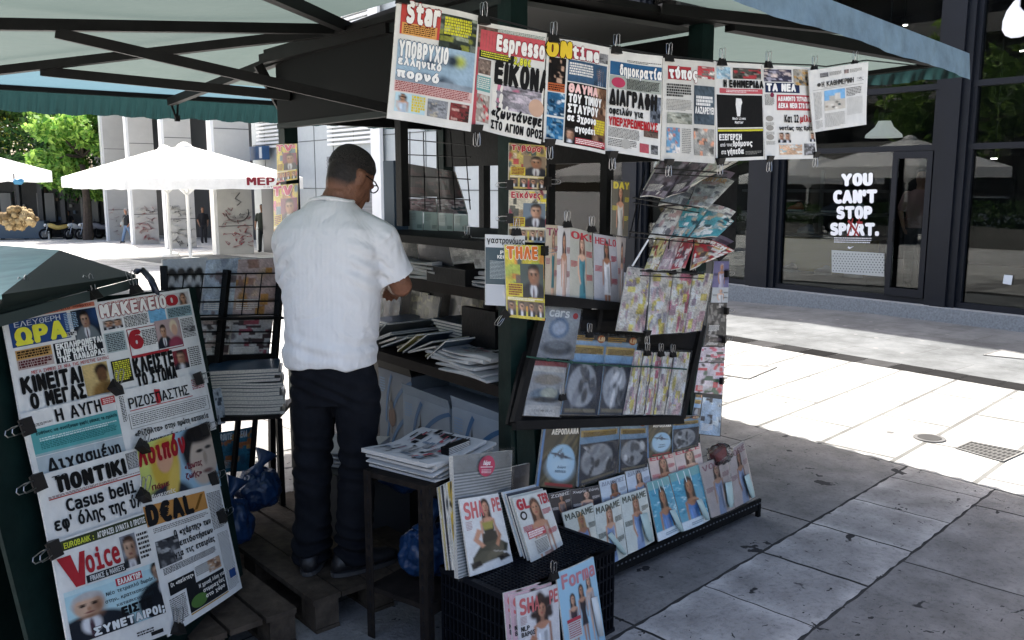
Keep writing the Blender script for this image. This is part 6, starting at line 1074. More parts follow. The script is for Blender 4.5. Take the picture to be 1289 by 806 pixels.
for a, b, u, lab in ((40, 382, bup, 'title corner of the yellow and blue tabloid'), (120, 376, bup, 'top between the two upper tabloids'), (172, 369, bup, 'top of the red outlined masthead tabloid'), (36, 536, bl_, 'outer edge of the turquoise panel newspaper'), (50, 606, bl_, 'outer edge of the heavy black title newspaper'), (70, 690, bl_, 'outer edge of the red initial newspaper'), (250, 477, ba, 'edge of the red stroke newspaper'), (258, 541, ba, 'edge of the celebrity magazine'), (269, 603, ba, 'edge of the orange title newspaper'), (279, 651, ba, 'lower edge of the orange title newspaper'), (146, 492, (ba + bup), 'middle of the board under the two upper tabloids'), (180, 566, (ba + bup), 'middle of the board at the celebrity magazine corner'), (181, 628, (bup + ba), 'middle of the board above the orange title newspaper'), (225, 797, (ba * .7 + bup), 'foot of the orange title newspaper')):
    clip(bq(((a, b),), .052)[0], u, BNn, 'black binder clip on the ' + lab, 1.5)

# ================================================================== wire rack, display table and stacks behind the stand
WP, WN = plane((1.6, 4.25, .9), 2, 8)
def wq(q, off=0.): return [onp(a, b, WP + WN * off, WN) for a, b in q]
wr = thing('wire_magazine_rack', 'black wire magazine rack with two tiers beside the standing customer', 'rack', (1.6, 4.3, 0))
mb = MB()
for y0 in (345, 362, 380, 397): mb.tube(wq(((205, y0 + 1), (354, y0 - 1)), .03), .004, 6)
for x0 in (232, 256, 310, 330): mb.tube(wq(((x0, 344), (x0 - 6, 396)), .03), .003, 6)
for y0 in (418, 432): mb.tube(wq(((240, y0), (346, y0)), .03), .004, 6)
mb.build('wire_grid', M['wire'], wr)
for a, b in (((286, 340), (272, 480)), ((354, 335), (342, 500)), ((206, 335), (212, 500))):
    A, B = wq((a, b), .02); mb = MB(); mb.beam(A, B, .03, .03); mb.beam(B, Vector((B.x, B.y + .05, .01)), .03, .03); mb.build('post', M['black_metal'], wr)
mb = MB(); A, B = wq(((244, 456), (345, 452)), .01); mb.beam(A, B, .02, .06); A, B = wq(((205, 401), (352, 399)), .0); mb.beam(A, B, .12, .012); mb.build('rack_shelf', M['black_metal'], wr)
mn = np.random.default_rng(5); mc = Cover('#c8ccd0'); a = canvas(40, 34, '#b8bcc0'); [ell(a, .2 + .2 * i, .3, .11, .14, '#1a1a1e', .15) for i in range(4)]; [ell(a, .2 + .2 * i, .38, .06, .08, '#c8c8c8', .2) for i in range(4)]; [ell(a, .2 + .2 * i, .7, .12, .25, ('#202024', '#d0d0d0', '#303036', '#18181c')[i], .15) for i in range(4)]; mc.img(0, 0, 1, 1, grain(a, .06, mn), 0)
for q, c, lab in ((((205, 328), (262, 325), (254, 396), (206, 397)), mc, 'white art book with group of black drawn figures in the wire rack top tier'), (((258, 328), (302, 325), (293, 398), (252, 398)), mgb(161, '', ['#a8b4c0', '#b8c4cc', '#8c98a8', '#6c6468']), 'pale blue white book in the middle of the wire rack top tier'), (((298, 327), (353, 325), (346, 397), (291, 398)), mgb(162, '', ['#b8a4a0', '#a89490', '#c8b09c', '#b8884c', '#8c6c60']), 'pinkish book with orange drawn limbs in the wire rack top tier'), (((247, 404), (292, 403), (286, 452), (243, 453)), mgb(163, '', ['#c4c4c0', '#4c3c3c', '#a89890', '#2c2828']), 'white magazine with dark drawing in the lower wire tier'), (((293, 402), (344, 401), (338, 452), (288, 452)), mgb(164, '', ['#b8b8b8', '#3c2c30', '#984858', '#282428']), 'grey magazine with red haired drawing in the lower wire tier')):
    for s in range(2 if q[0][1] < 400 else 3):
        Q = [v - WN * .014 * s + UP * .005 * s for v in wq(q)]
        sheet('magazine', c if s == 0 else mgb(165 + s, '', ['#b8b8b8', '#d0d0d0', '#8c8c8c']), Q, .008, 'gloss', lab if s == 0 else 'copy directly behind the ' + lab.replace('in the wire rack ', 'in ').replace('in the middle of', 'in'), 'magazine', 'books and magazines in the wire rack', nb=(4, 4), amp=.005)
dt = thing('display_table', 'dark steel display table carrying a stack of magazines', 'table', (1.5, 3.85, 0))
tz = .60
t0, t1, t2, t3 = onz(262, 527, tz), onz(352, 522, tz), Vector((1.86, 4.15, tz)), Vector((1.42, 4.12, tz))
mb = MB(); mb.prism([t0, t1, t2, t3], (0, 0, -.02)); mb.build('tabletop', M['black_metal'], dt)
for P in (t0, t1, t2, t3): mb = MB(); d = (Vector((1.6, 3.95, 0)) - Vector((P.x, P.y, 0))) * .06; mb.beam(Vector((P.x, P.y, .0)) + d, P - UP * .02 + d, .025, .025); mb.build('leg', M['black_metal'], dt)
dx = (t1 - t0).normalized(); dy = Vector((-dx.y, dx.x, 0)); z = tz
def bookm(P, w, d, h, ax, ay, cov, seed, bend=.0, pg=None):
    mb = MB(); r_ = random.Random(seed); n = 8
    def top(u, v, zz): return Vector(P) + ax * (w * (u - .5)) + ay * (d * (v - .5)) + UP * (zz + bend * math.sin(u * 4.5 + seed * .3))
    for (za, zb, m_) in ((0, .0015, 0), (.0015, h - .0015, 1), (h - .0015, h, 0)):
        vs = [top(i / n, j, zz) for i in range(n + 1) for (j, zz) in ((0, za), (1, za), (1, zb), (0, zb))]
        fs = [(i * 4 + k, i * 4 + (k + 1) % 4, i * 4 + 4 + (k + 1) % 4, i * 4 + 4 + k) for i in range(n) for k in range(4)] + [(0, 1, 2, 3), (n * 4 + 3, n * 4 + 2, n * 4 + 1, n * 4)]
        mb.mi = m_; mb.col(cov); mb.add(vs, fs)
    return mb.build('magazine', [M['gloss'], pg or M['pages']])
rs = random.Random(12)
for k in range(13):
    h = rs.choice((.012, .016, .02)); w = .33 if k > 8 else .36; c = rs.choice(('#5c6c74', '#8c9494', '#6c7474', '#a4a8a0', '#4c5c68')) if k < 9 else ('#2c4458', '#34506a', '#304860', '#28425a')[k - 9]
    o = bookm((t0 + t1) / 2 + dy * .14 + UP * (z - tz + .0006) + dx * rs.uniform(-.02, .02) + Vector((0, 0, 0)), w, .24, h, dx, dy, c, 3, .006 if k < 9 else 0)
    z += h + .0012
    tag(o, 'magazine in the stack on the display table, among the top blue covers' if k >= 9 else 'magazine in the stack on the display table, below the blue covers', 'magazine', 'magazines stacked on the display table, blue ones' if k >= 9 else 'magazines stacked on the display table, grey ones')
lc = Cover('#c0ccd4'); lc.img(0, 0, 1, 1, busy(24, 14, ['#b4c0cc', '#c8d0d8', '#b4c0cc', '#3c4858'], mn, 12), 0)
P4, N4 = plane(t0 - dy * .02, 0, 5)
sheet('leaflet', lc, [onp(a, b, P4, N4) for a, b in ((258, 492), (281, 487), (284, 533), (263, 536))], .003, 'gloss', 'pale blue leaflet with small drawings hanging beside the slanted board', 'leaflet')
rc = blister(171, 'bag'); rc = mgb(172, 'ROUTE ΑΓΓΕΛΑ', ['#2c6c84', '#3c7c94', '#b88c4c', '#28546c', '#a8683c'], '#d0dce0')
sheet('magazine', rc, [onp(a, b, P4 + Vector((0, .06, 0)), N4) for a, b in ((275, 545), (320, 537), (314, 592), (272, 596))], .006, 'gloss', 'turquoise magazine standing low under the display table', 'magazine')
mb = MB(); A, B = onp(300, 528, P4, N4), onp(289, 648, P4, N4); mb.beam(A, B, .02, .02); A, B = onp(322, 520, P4, N4), onp(312, 655, P4 + Vector((0, .1, 0)), N4); mb.beam(A, B, .02, .02); mb.build('brace', M['black_metal'], dt)
# papers glimpsed between the customer's legs
for k in range(4): folded(Vector((1.80, 3.52, .44 + .02 * k)) + dx * .01 * k, Vector((.6, -.8, 0)), Vector((.8, .6, 0)), .3, .24, .016, 40 + k, 'crumpled newspaper in the low pile behind the customer legs', 'newspapers piled low behind the customer', front=False)
mb = MB(); mb.bx(1.68, 2.05, 3.35, 3.75, .02, .435); tag(mb.build('carton', mat('dark_carton', (.05, .05, .05), .8)), 'dark cardboard carton under the low newspaper pile at counter', 'carton')

# ================================================================== things on the kiosk shelves
YV = Vector((0, 1, 0)); XV = Vector((1, 0, 0))
for k, y in enumerate((2.86, 2.9, 2.96, 3.02, 2.93, 2.88)): folded(Vector((KX + .09 + .006 * k, y + .1, .8905 + .0155 * k)), -YV, XV, .34, .3, .0145, 20 + k, 'white folded newspaper in the heap at the near end of kiosk shelf', 'white newspapers heaped on the kiosk shelf', front=(k == 5))
for k in range(14):
    y = 3.2 + .045 * k + rs.uniform(-.015, .015); c = rs.choice(('#4c5c6c', '#8c8c88', '#a89c58', '#3c4c5c', '#7c7c78', '#2c3440', '#98988c')); t_ = rs.uniform(.2, .55); ax_ = Vector((rs.uniform(-.12, .12), -math.cos(t_), math.sin(t_))); 
    o = bookm(Vector((KX + .1 + rs.uniform(-.03, .03), y, .945 + .05 * (t_ - .2))), .21, .29, .009, ax_.normalized(), XV, c, k); o['label'] = 'magazine in the slanting fan along the kiosk shelf behind the white newspapers'; o['category'] = 'magazine'; o['group'] = 'magazines fanned along the kiosk shelf'
for k in range(7): o = bookm(Vector((KX + .24, 3.9 + .05 * (k % 2), .8905 + .014 * k)), .34, .26, .0125, YV, XV, rs.choice(('#3c5468', '#4c6478', '#2c3c4c')), k); tag(o, 'blue magazine in the flat pile on kiosk shelf behind the customer', 'magazine', 'blue magazines piled on the kiosk shelf')
for k in range(5): o = bookm(Vector((KX + .22, 3.15 + .02 * k, .99 + .014 * k)), .5, .2, .0125, YV, XV, rs.choice(('#2c3844', '#34424e', '#3c4c5c')), k); tag(o, 'dark magazine in the flat pile at the back of kiosk shelf', 'magazine', 'dark magazines piled at the back of the kiosk shelf')
for k in range(5): folded(Vector((KX + .12, 3.42 + .012 * k, 1.2605 + .017 * k)), -YV, XV, .36, .22, .016, 50 + k, 'folded newspaper in the pile on the upper shelf beside the customer arm', 'newspapers piled on the upper kiosk shelf', front=(k == 4))
for k, (y, w, c, lab) in enumerate(((3.18, .3, '#16181c', 'thick black book with pale mark on the upper kiosk shelf'), (3.84, .2, '#26282c', 'thick dark catalogue on the upper kiosk shelf behind the customer arm'))): o = bookm(Vector((KX + .1, y, 1.2605)), w, .2, .07, YV, XV, c, k, pg=M['black_metal']); tag(o, lab, 'book'); o.name = 'book'
for q, pal, lab in ((((563, 301), (592, 297), (600, 330), (571, 333)), ['#9a9c98', '#b0b0ac', '#c0c0bc', '#8c8c88'], 'grey white booklet clipped upright under the kiosk counter'), (((592, 299), (610, 299), (612, 338), (598, 338)), ['#a0a29e', '#b4b4b0', '#8c8c8a'], 'narrow grey booklet clipped beside the corner post'), (((525, 300), (563, 300), (570, 335), (528, 333)), ['#181c28', '#141822', '#20242e'], 'dark navy magazine standing under the kiosk counter'), (((498, 300), (524, 300), (527, 330), (500, 328)), ['#3c3c38', '#4c4c44', '#2c2c2a'], 'dull brown magazine standing under the kiosk counter')):
    sheet('booklet', mgb(181 + len(lab), '', pal, '#55534e'), [onx(a, b, KX + .06) for a, b in q], .006, 'gloss', lab, 'booklet', 'booklets standing under the counter', nb=(4, 4), amp=.004)
for row, (z0, hh, y0, n_) in enumerate(((1.262, .16, 3.0, 9), (.893, .25, 2.8, 9))):
    for k in range(n_):
        y = y0 + .19 * k + rs.uniform(-.01, .01); hz = hh * rs.uniform(.85, 1.0); yl = rs.uniform(.155, .18)
        pal = rs.choice((['#1c2430', '#2c3848', '#505c68'], ['#3c2c2c', '#58484c', '#8c8480'], ['#20242c', '#6c7478', '#343c44'], ['#4c4c3c', '#8c8868', '#2c2c28']))
        x_ = KX + .385 - .05 * (k % 2); sheet('magazine', mgb(400 + row * 20 + k, '', pal, '#8c8c88'), [Vector((x_ + .02, y + yl, z0 + hz)), Vector((x_ + .02, y, z0 + hz)), Vector((x_ - .02, y, z0)), Vector((x_ - .02, y + yl, z0))], .008, 'gloss', 'dim magazine standing in the row at the back of the %s kiosk shelf' % ('upper', 'lower')[row], 'magazine', 'magazines at the back of the %s kiosk shelf' % ('upper', 'lower')[row], nb=(3, 3), amp=.003)
for k in range(4): folded(Vector((KX + .14 + .01 * k, 3.0 + .02 * k, 1.2605 + .015 * k)), -YV, XV, .26, .2, .014, 60 + k, 'folded newspaper in the pile at the near end of the upper shelf', 'newspapers piled at the near end of the upper shelf', front=(k == 3))
clip(onx(588, 303, KX + .04), UP, Vector((-1, 0, 0)), 'black binder clip on the grey white booklet under kiosk counter', 1.2)
for a, b in ((502, 300),): pass
# price sheets and dark magazine display on the counter
for k in range(4):
    c = Cover('#b8ccc8'); c.lines(.1, .5, .6, .9, 3, '#98aca8'); c.rect(.65, .1, .95, .3, '#8ca09c', 2)
    sheet('price_sheet', c, [onx(a, b, KX + .22) for a, b in ((514 + 19 * k, 265 + 1.5 * k), (532 + 19 * k, 266 + 1.5 * k), (532 + 19 * k, 290 + .6 * k), (514 + 19 * k, 289 + .6 * k))], .002, 'gloss', 'pale green white sheet in the row along the counter window, %s' % ('beside the window bar', 'second from window bar', 'third from window bar', 'nearest the back post')[k], 'sheet', 'pale sheets along the counter window', nb=(2, 2), amp=.003)
cd = thing('counter_display', 'black wire counter display holding dark magazines behind the window', 'display', (KX + .4, 3.3, 1.465))
mb = MB()
for k in range(5): mb.tube([onx(516 + 17 * k, 166, KX + .34), onx(516 + 19 * k, 264, KX + .28)], .003, 5)
for y0, y1 in ((176, 183), (195, 198), (222, 226), (248, 252)): mb.tube([onx(514, y0, KX + .31), onx(592, y1, KX + .31)], .003, 5)
mb.build('wire_grid', M['wire'], cd)
for q, pal, lab in ((((513, 206), (548, 212), (553, 248), (514, 248)), ['#1c181c', '#241c22', '#3c2428', '#141216'], 'black magazine with dark red figure in the counter display, beside window bar'), (((545, 212), (572, 216), (583, 250), (552, 250)), ['#1c181c', '#241c22', '#4c2c30', '#141216'], 'black magazine with dark red figure in the counter display, by back post'), (((514, 250), (548, 250), (550, 268), (514, 266)), ['#8c6c78', '#2c2830', '#a8a0a8', '#54404c'], 'purple banded magazine below the black ones in the counter display'), (((550, 251), (583, 251), (588, 270), (552, 268)), ['#8c8088', '#b8b4b8', '#54404c', '#2c4c58'], 'purple and white magazine low in the counter display by back post')):
    sheet('magazine', mgb(190 + len(lab), '', pal, '#6c4448'), [onx(a, b, KX + .36) for a, b in q], .006, 'gloss', lab, 'magazine', 'magazines in the counter display', nb=(4, 4), amp=.004)
mb = MB(); A = onx(487, 232, KX + .1); mb.box(A + Vector((.05, 0, -.02)), (.08, .1, .34)); o = mb.build('counter_box', mat('blue_grey_box', (.05, .09, .14), .5)); 
A.z; o.location.z = 1.467; tag(o, 'tall blue grey carton on the counter beside the window bar', 'carton')
# cartons on the step
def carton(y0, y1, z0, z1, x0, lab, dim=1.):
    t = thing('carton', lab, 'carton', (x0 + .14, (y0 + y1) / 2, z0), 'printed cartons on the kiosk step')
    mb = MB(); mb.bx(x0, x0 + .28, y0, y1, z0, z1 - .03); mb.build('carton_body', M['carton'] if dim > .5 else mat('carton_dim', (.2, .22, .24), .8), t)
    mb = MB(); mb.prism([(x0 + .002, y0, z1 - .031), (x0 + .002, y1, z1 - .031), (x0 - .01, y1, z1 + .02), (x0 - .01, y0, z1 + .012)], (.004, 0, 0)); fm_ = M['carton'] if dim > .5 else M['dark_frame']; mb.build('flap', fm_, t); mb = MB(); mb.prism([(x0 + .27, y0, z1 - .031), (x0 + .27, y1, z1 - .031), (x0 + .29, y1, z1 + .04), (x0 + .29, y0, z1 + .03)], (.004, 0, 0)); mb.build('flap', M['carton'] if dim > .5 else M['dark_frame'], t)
    c = Cover('#c0c8cc'); 
    for cc in ((1.3, -.5), (1.3, -.1), (1.3, .35)):
        pts = [(cc[0] - 1.15 * math.cos(t_) * .95, cc[1] + 1.1 * math.sin(t_)) for t_ in np.linspace(0, math.pi / 2, 40)]
        for i in range(39):
            (a0, b0), (a1, b1) = pts[i], pts[i + 1]
            if max(a0, a1) < 1 and .02 < min(b0, b1) and max(b0, b1) < .98 and min(a0, a1) > .03: c.poly([(a0, b0), (a1, b1), (a1 + .045, b1 - .04), (a0 + .045, b0 - .04)], '#2c5c84', 3)
    c.disc(.42, .42, .11, .13, '#4c2c1c', 6); c.disc(.40, .57, .06, .07, '#2c1c18', 7); c.poly([(.38, .62), (.42, .62), (.4, .85)], '#33302e', 7); c.rect(.4, .2, .42, .32, '#4c2c1c', 6); c.lines(.05, .7, .22, .9, 4, '#7c98b4', z=4)
    f = lambda u, v: Vector((x0 - .001, y1 + (y0 - y1) * u, z0 + (z1 - .031 - z0) * v)); mb = MB(); mb.add([f(u, v) - XV * (DZ * z) for (u, v), z in zip(c.V, c.Z)], c.F, 0, c.C); mb.build('printed_mark', M['vcol'], t, fix=False)
zs = .3405
a, b = onx(507, 487, KX), onx(566, 545, KX); carton(b.y, a.y, zs, a.z, KX, 'white carton with blue stripes and brown bird, farther one on the kiosk step')
a, b = onx(569, 503, KX - .02), onx(636, 562, KX - .02); carton(b.y, a.y, zs, a.z, KX - .02, 'white carton with blue stripes and brown bird, beside the corner post')
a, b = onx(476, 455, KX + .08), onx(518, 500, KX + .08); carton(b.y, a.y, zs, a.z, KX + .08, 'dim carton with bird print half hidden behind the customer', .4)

# ================================================================== the customer at the counter
def remesh(mb, vox, smooth_it=6):
    me = bpy.data.meshes.new('tmp'); me.from_pydata([list(v) for v in mb.v], [], mb.f); o = bpy.data.objects.new('tmp', me); COL.objects.link(o)
    bm = bmesh.new(); bm.from_mesh(me); bmesh.ops.recalc_face_normals(bm, faces=bm.faces); bm.to_mesh(me); bm.free()
    m = o.modifiers.new('r', 'REMESH'); m.mode = 'VOXEL'; m.voxel_size = vox
    if smooth_it: s = o.modifiers.new('s', 'SMOOTH'); s.factor = .5; s.iterations = smooth_it
    ev = o.evaluated_get(bpy.context.evaluated_depsgraph_get()); out = bpy.data.meshes.new_from_object(ev); bpy.data.objects.remove(o); return out
def folds(me, fn):
    me.update(); n_ = [v.normal.copy() for v in me.vertices]
    for v, k in zip(me.vertices, n_): v.co += k * fn(v.co)
    return me
def skin_obj(name, me, m, O, parent=None, colfn=None):
    me.transform(Matrix.Translation(-Vector(O))); me.materials.clear(); me.materials.append(m); me.polygons.foreach_set('use_smooth', [True] * len(me.polygons)); me.name = name
    if colfn:
        ca = me.color_attributes.new('Col', 'FLOAT_COLOR', 'POINT'); ca.data.foreach_set('color', [k for v in me.vertices for k in (*colfn(v.co + Vector(O)), 1)])
    o = bpy.data.objects.new(name, me); COL.objects.link(o)
    if parent: o.parent = parent
    else: o.location = O
    return o
def limb(mb, pts, rs_, n=14):
    """tapered limb through its joints, ends rounded"""
    P = [Vector(p) for p in pts]; Q = []; Rr = []
    for i in range(len(P) - 1):
        for k in range(6):
            t = k / 6; Q.append(P[i].lerp(P[i + 1], t)); Rr.append(rs_[i] * (1 - t) + rs_[i + 1] * t)
    Q.append(P[-1]); Rr.append(rs_[-1]); mb.tube(Q, Rr, n); mb.ball(P[0], rs_[0], 12, 8); mb.ball(P[-1], rs_[-1], 12, 8)
def hand(mb, wrist, d, pn, s=1., curl=.5, side=1):
    """palm, four bent fingers and a thumb leaving the side; d = finger direction, pn = back-of-hand normal"""
    w = Vector(wrist); d = Vector(d).normalized(); pn = (Vector(pn) - d * Vector(pn).dot(d)).normalized(); x = d.cross(pn) * side
    mb.loft([(w, x * .024 * s, pn * .017 * s), (w + d * .03 * s, x * .036 * s, pn * .018 * s), (w + d * .085 * s, x * .041 * s, pn * .014 * s), (w + d * .095 * s, x * .038 * s, pn * .011 * s)], 14)
    for i, L in enumerate((.072, .08, .075, .058)):
        p = w + d * .085 * s + x * (.03 - .02 * i) * s; a = 0; pts = [p - d * .02 * s]; 
        for seg in (.45, .3, .25): a += curl * .6; p = p + (d * math.cos(a) - pn * math.sin(a)) * (L * seg * s); pts.append(p)
        mb.tube(pts, [.0095 * s, .0092 * s, .0085 * s, .0065 * s], 8); mb.ball(pts[-1], .0066 * s, 8, 6)
    p = w + d * .025 * s + x * .03 * s; t1_ = (d * .6 + x * .75 - pn * .2).normalized(); t2_ = (d * .95 + x * .2 - pn * .25).normalized()
    mb.tube([p - t1_ * .015, p + t1_ * .035 * s, p + t1_ * .035 * s + t2_ * .033 * s], [.0125 * s, .011 * s, .008 * s], 8); mb.ball(p + t1_ * .035 * s + t2_ * .033 * s, .008 * s, 8, 6)
M['skin'] = mat('skin_tan', (.19, .085, .05), .55, noise=.15, nscale=30, spec=.35)
M['hair'] = mat('hair_black', (.012, .009, .008), .75, noise=.5, nscale=90, bump=.9, bscale=140)
def rib_mat(name, col):
    m = mat(name, col, .85, noise=.04, nscale=4); nt = m.node_tree; b = nt.nodes['Principled BSDF']; tc = nt.nodes.new('ShaderNodeTexCoord')
    w = nt.nodes.new('ShaderNodeTexWave'); w.wave_type = 'BANDS'; w.bands_direction = 'Y'; w.inputs['Scale'].default_value = 17; w.inputs['Distortion'].default_value = .6; w.inputs['Detail'].default_value = 1; w.inputs['Detail Scale'].default_value = .5
    mp = nt.nodes.new('ShaderNodeMapping'); mp.inputs['Rotation'].default_value[2] = R(-39); nt.links.new(tc.outputs['Object'], mp.inputs['Vector']); nt.links.new(mp.outputs[0], w.inputs['Vector'])
    n = nt.nodes.new('ShaderNodeTexNoise'); n.inputs['Scale'].default_value = 7; n.inputs['Detail'].default_value = 3; n.inputs['Distortion'].default_value = .8; nt.links.new(tc.outputs['Object'], n.inputs['Vector'])
    b1 = nt.nodes.new('ShaderNodeBump'); b1.inputs['Strength'].default_value = .5; b1.inputs['Distance'].default_value = .05; nt.links.new(n.outputs['Fac'], b1.inputs['Height'])
    b2 = nt.nodes.new('ShaderNodeBump'); b2.inputs['Strength'].default_value = .10; b2.inputs['Distance'].default_value = .01; nt.links.new(w.outputs['Fac'], b2.inputs['Height']); nt.links.new(b1.outputs[0], b2.inputs['Normal']); nt.links.new(b2.outputs[0], b.inputs['Normal']); return m
M['tee'] = rib_mat('white_ribbed_knit', (.68, .685, .69))
M['denim'] = mat('black_denim', (.008, .0092, .0125), .9, spec=.08, noise=.35, nscale=9, bump=.5, bscale=14)
M['shoe'] = mat('black_shoe', (.01, .01, .012), .5, bump=.2, bscale=40)
PO = Vector((1.547, 3.075, .147)); pf = Vector((.77, .64, 0)).normalized(); pr_ = Vector((pf.y, -pf.x, 0))
def W(a, b, c): return PO + pr_ * a + pf * b + UP * c
body = MB()
hy = R(27); hf = (pf * math.cos(hy) + pr_ * math.sin(hy)); hr = (pr_ * math.cos(hy) - pf * math.sin(hy)); hp = R(26); hF = hf * math.cos(hp) - UP * math.sin(hp); hU = UP * math.cos(hp) + hf * math.sin(hp)
HC = W(.05, .095, 1.565)
def Hd(a, b, c): return HC + hr * a + hF * b + hU * c
body.loft([(Hd(0, -.005, z), hr * w, hF * d) for z, w, d in ((-.125, .03, .03), (-.11, .05, .055), (-.08, .06, .075), (-.04, .069, .09), (0, .075, .097), (.04, .077, .1), (.075, .071, .094), (.1, .054, .074), (.115, .03, .04))], 22)
body.loft([(Hd(0, .075, -.1), hr * .02, hF * .02), (Hd(0, .07, -.07), hr * .035, hF * .025), (Hd(0, .07, -.02), hr * .05, hF * .025)], 12)         # jaw and mouth block
body.loft([(Hd(0, .1, -.045), hr * .016, hF * .02), (Hd(0, .1, -.035), hr * .018, hF * .024), (Hd(0, .093, .02), hr * .008, hF * .01)], 10)      # nose
for s in (-1, 1): body.loft([(Hd(s * .073, -.01, -.035), hr * .009, hF * .012), (Hd(s * .079, -.014, -.01), hr * .01, hF * .02), (Hd(s * .081, -.018, .018), hr * .011, hF * .022), (Hd(s * .075, -.014, .03), hr * .008, hF * .014)], 12)
for s in (-1, 1): body.ball(Hd(s * .032, .085, .012), .012, 10, 7)
body.loft([(W(0, .0, 1.36), pr_ * .1, pf * .07), (W(0, .012, 1.43), pr_ * .075, pf * .066), (W(.005, .03, 1.47), pr_ * .06, pf * .062), (Hd(0, -.03, -.06), pr_ * .058, pf * .06)], 16)
body.loft([(W(0, 0, z), pr_ * w, pf * d) for z, w, d in ((.86, .15, .1), (1.0, .15, .1), (1.2, .16, .1), (1.36, .15, .085), (1.42, .08, .06))], 16)
RS, RE, RW = W(.172, .02, 1.365), W(.25, .1, 1.15), W(.13, .36, 1.12); LS, LE, LW = W(-.168, .02, 1.365), W(-.21, .14, 1.13), W(-.135, .15, 1.375)
limb(body, [RS, RS.lerp(RE, .5), RE, RE.lerp(RW, .5), RW], [.05, .047, .044, .042, .029]); limb(body, [LS, LS.lerp(LE, .5), LE, LE.lerp(LW, .5), LW], [.05, .047, .044, .042, .029])
hand(body, RW, RW - RE + Vector((0, 0, -.06)), UP + pr_ * .4, .95, .6, -1); hand(body, LW, W(-.072, .075, 1.55) - LW, -pr_ - pf * .4, .95, .35, 1)
for s, (kx, fx) in ((-1, (-.1, -.11)), (1, (.085, .06))): limb(body, [W(s * .09, -.0, .86), W(kx, .01, .48), W(fx, -.0, .1)], [.07, .052, .04])
M['skin_v'] = vmat('skin_and_cropped_hair', .55, bump=.25, bscale=60, noise=.12, nscale=30, spec=.35)
def skin_col(v):
    d = v - HC; a, b, c = d.dot(hr), d.dot(hF), d.dot(hU)
    if (v - PO).z < 1.44: return (.19, .085, .05)
    line = -.062 if b < -.05 else (-.062 + (b + .05) / .07 * .075 if b < .02 else .013 + (b - .02) * .9); k = max(0, min(1, (c - line) / .03)) * (0 if (abs(a) > .074 and -.05 < c < .04 and b > -.04) else 1); k = k * (.95 + .05 * k)
    return tuple(p_ * (1 - k) + q_ * k for p_, q_ in zip((.17, .078, .047), (.012, .009, .008)))
man = skin_obj('person', remesh(body, .0052, 3), M['skin_v'], PO, None, skin_col); tag(man, 'person in white ribbed T-shirt and black trousers standing at the counter, back turned', 'person')
hm = MB(); hm.loft([(Hd(0, b, z), hr * w, hF * d) for z, w, d, b in ((.01, .04, .05, -.035), (.02, .066, .076, -.025), (.035, .083, .098, -.012), (.07, .078, .1, -.006), (.1, .064, .085, -.006), (.122, .042, .06, -.006), (.131, .02, .03, -.008))], 24)
skin_obj('hair', remesh(hm, .006, 3), M['hair'], PO, man)
sh_ = MB(); sh_.loft([(W(a, b, z), pr_ * w, pf * d, e) for z, w, d, a, b, e in ((.85, .178, .145, .0, -.01, .9), (.88, .183, .15, .0, -.01, .9), (.97, .182, .146, .0, -.005, .9), (1.1, .193, .142, .0, .0, .9), (1.22, .206, .14, .0, .0, .88), (1.32, .213, .132, .0, .0, .85), (1.38, .195, .12, 0, .0, .85), (1.43, .15, .1, 0, .01, .9), (1.47, .1, .085, 0, .02, 1), (1.49, .076, .074, 0, .028, 1))], 30)
for S_, E_ in ((RS, RE), (LS, LE)):
    e1_ = S_.lerp(E_, .84); limb(sh_, [S_ + (W(0, .01, 1.36) - S_) * .35 + UP * .01, S_.lerp(E_, .18), S_.lerp(E_, .5)], [.08, .083, .078]); sh_.tube([S_.lerp(E_, .3), S_.lerp(E_, .6), e1_], [.08, .08, .083], 18)
def shirt_fold(c):
    d = c - PO; h = d.z; a = d.dot(pr_); n = mnoise.noise(Vector((a * 9 + h * 3, d.dot(pf) * 8, h * 4.5 - a * 3)))
    low = max(0, min(1, (1.12 - h) / .2)); pit = math.exp(-((abs(a) - .17) ** 2) / .004 - ((h - 1.24) ** 2) / .012)
    n2 = mnoise.noise(Vector((a * 5 + 4, h * 2.2 - a * 4, 2.)))
    return .006 * n + .012 * n2 * max(0, min(1, (1.4 - h) / .1)) + low * .006 * math.sin(a * 34 + 3 * n + h * 6) + pit * .009 * math.sin((h * 1.3 + abs(a)) * 75 + n * 2) + .005 * math.exp(-((h - .93) ** 2) / .003) * math.sin(h * 95 + a * 20 + 2 * n)
def leg_fold(c):
    d = c - PO; h = d.z; a = d.dot(pr_); n = mnoise.noise(Vector((a * 8, d.dot(pf) * 8, h * 6))); kn = math.exp(-((h - .45) ** 2) / .01); hm_ = math.exp(-((h - .1) ** 2) / .012); se = math.exp(-((h - .76) ** 2) / .006)
    return .010 * n + (kn * .007 + hm_ * .011 + se * .006) * math.sin(h * 105 + a * 30 + 4 * n)
skin_obj('t_shirt', folds(remesh(sh_, .0065, 4), shirt_fold), M['tee'], PO, man)
cl = MB(); cl.tube([W(.083 * math.cos(t), .03 + .076 * math.sin(t), 1.488 - .008 * math.cos(t * 2)) for t in np.linspace(0, 2 * math.pi, 25)[:-1]], .008, 8, closed=True); cl.build('collar', M['tee'], man, smooth=True)
tr_ = MB(); tr_.loft([(W(0, b, z), pr_ * w, pf * d, .9) for z, w, d, b in ((.70, .16, .112, -.01), (.78, .172, .124, -.012), (.84, .168, .124, -.012), (.92, .148, .112, -.005), (1.0, .135, .1, 0))], 24)
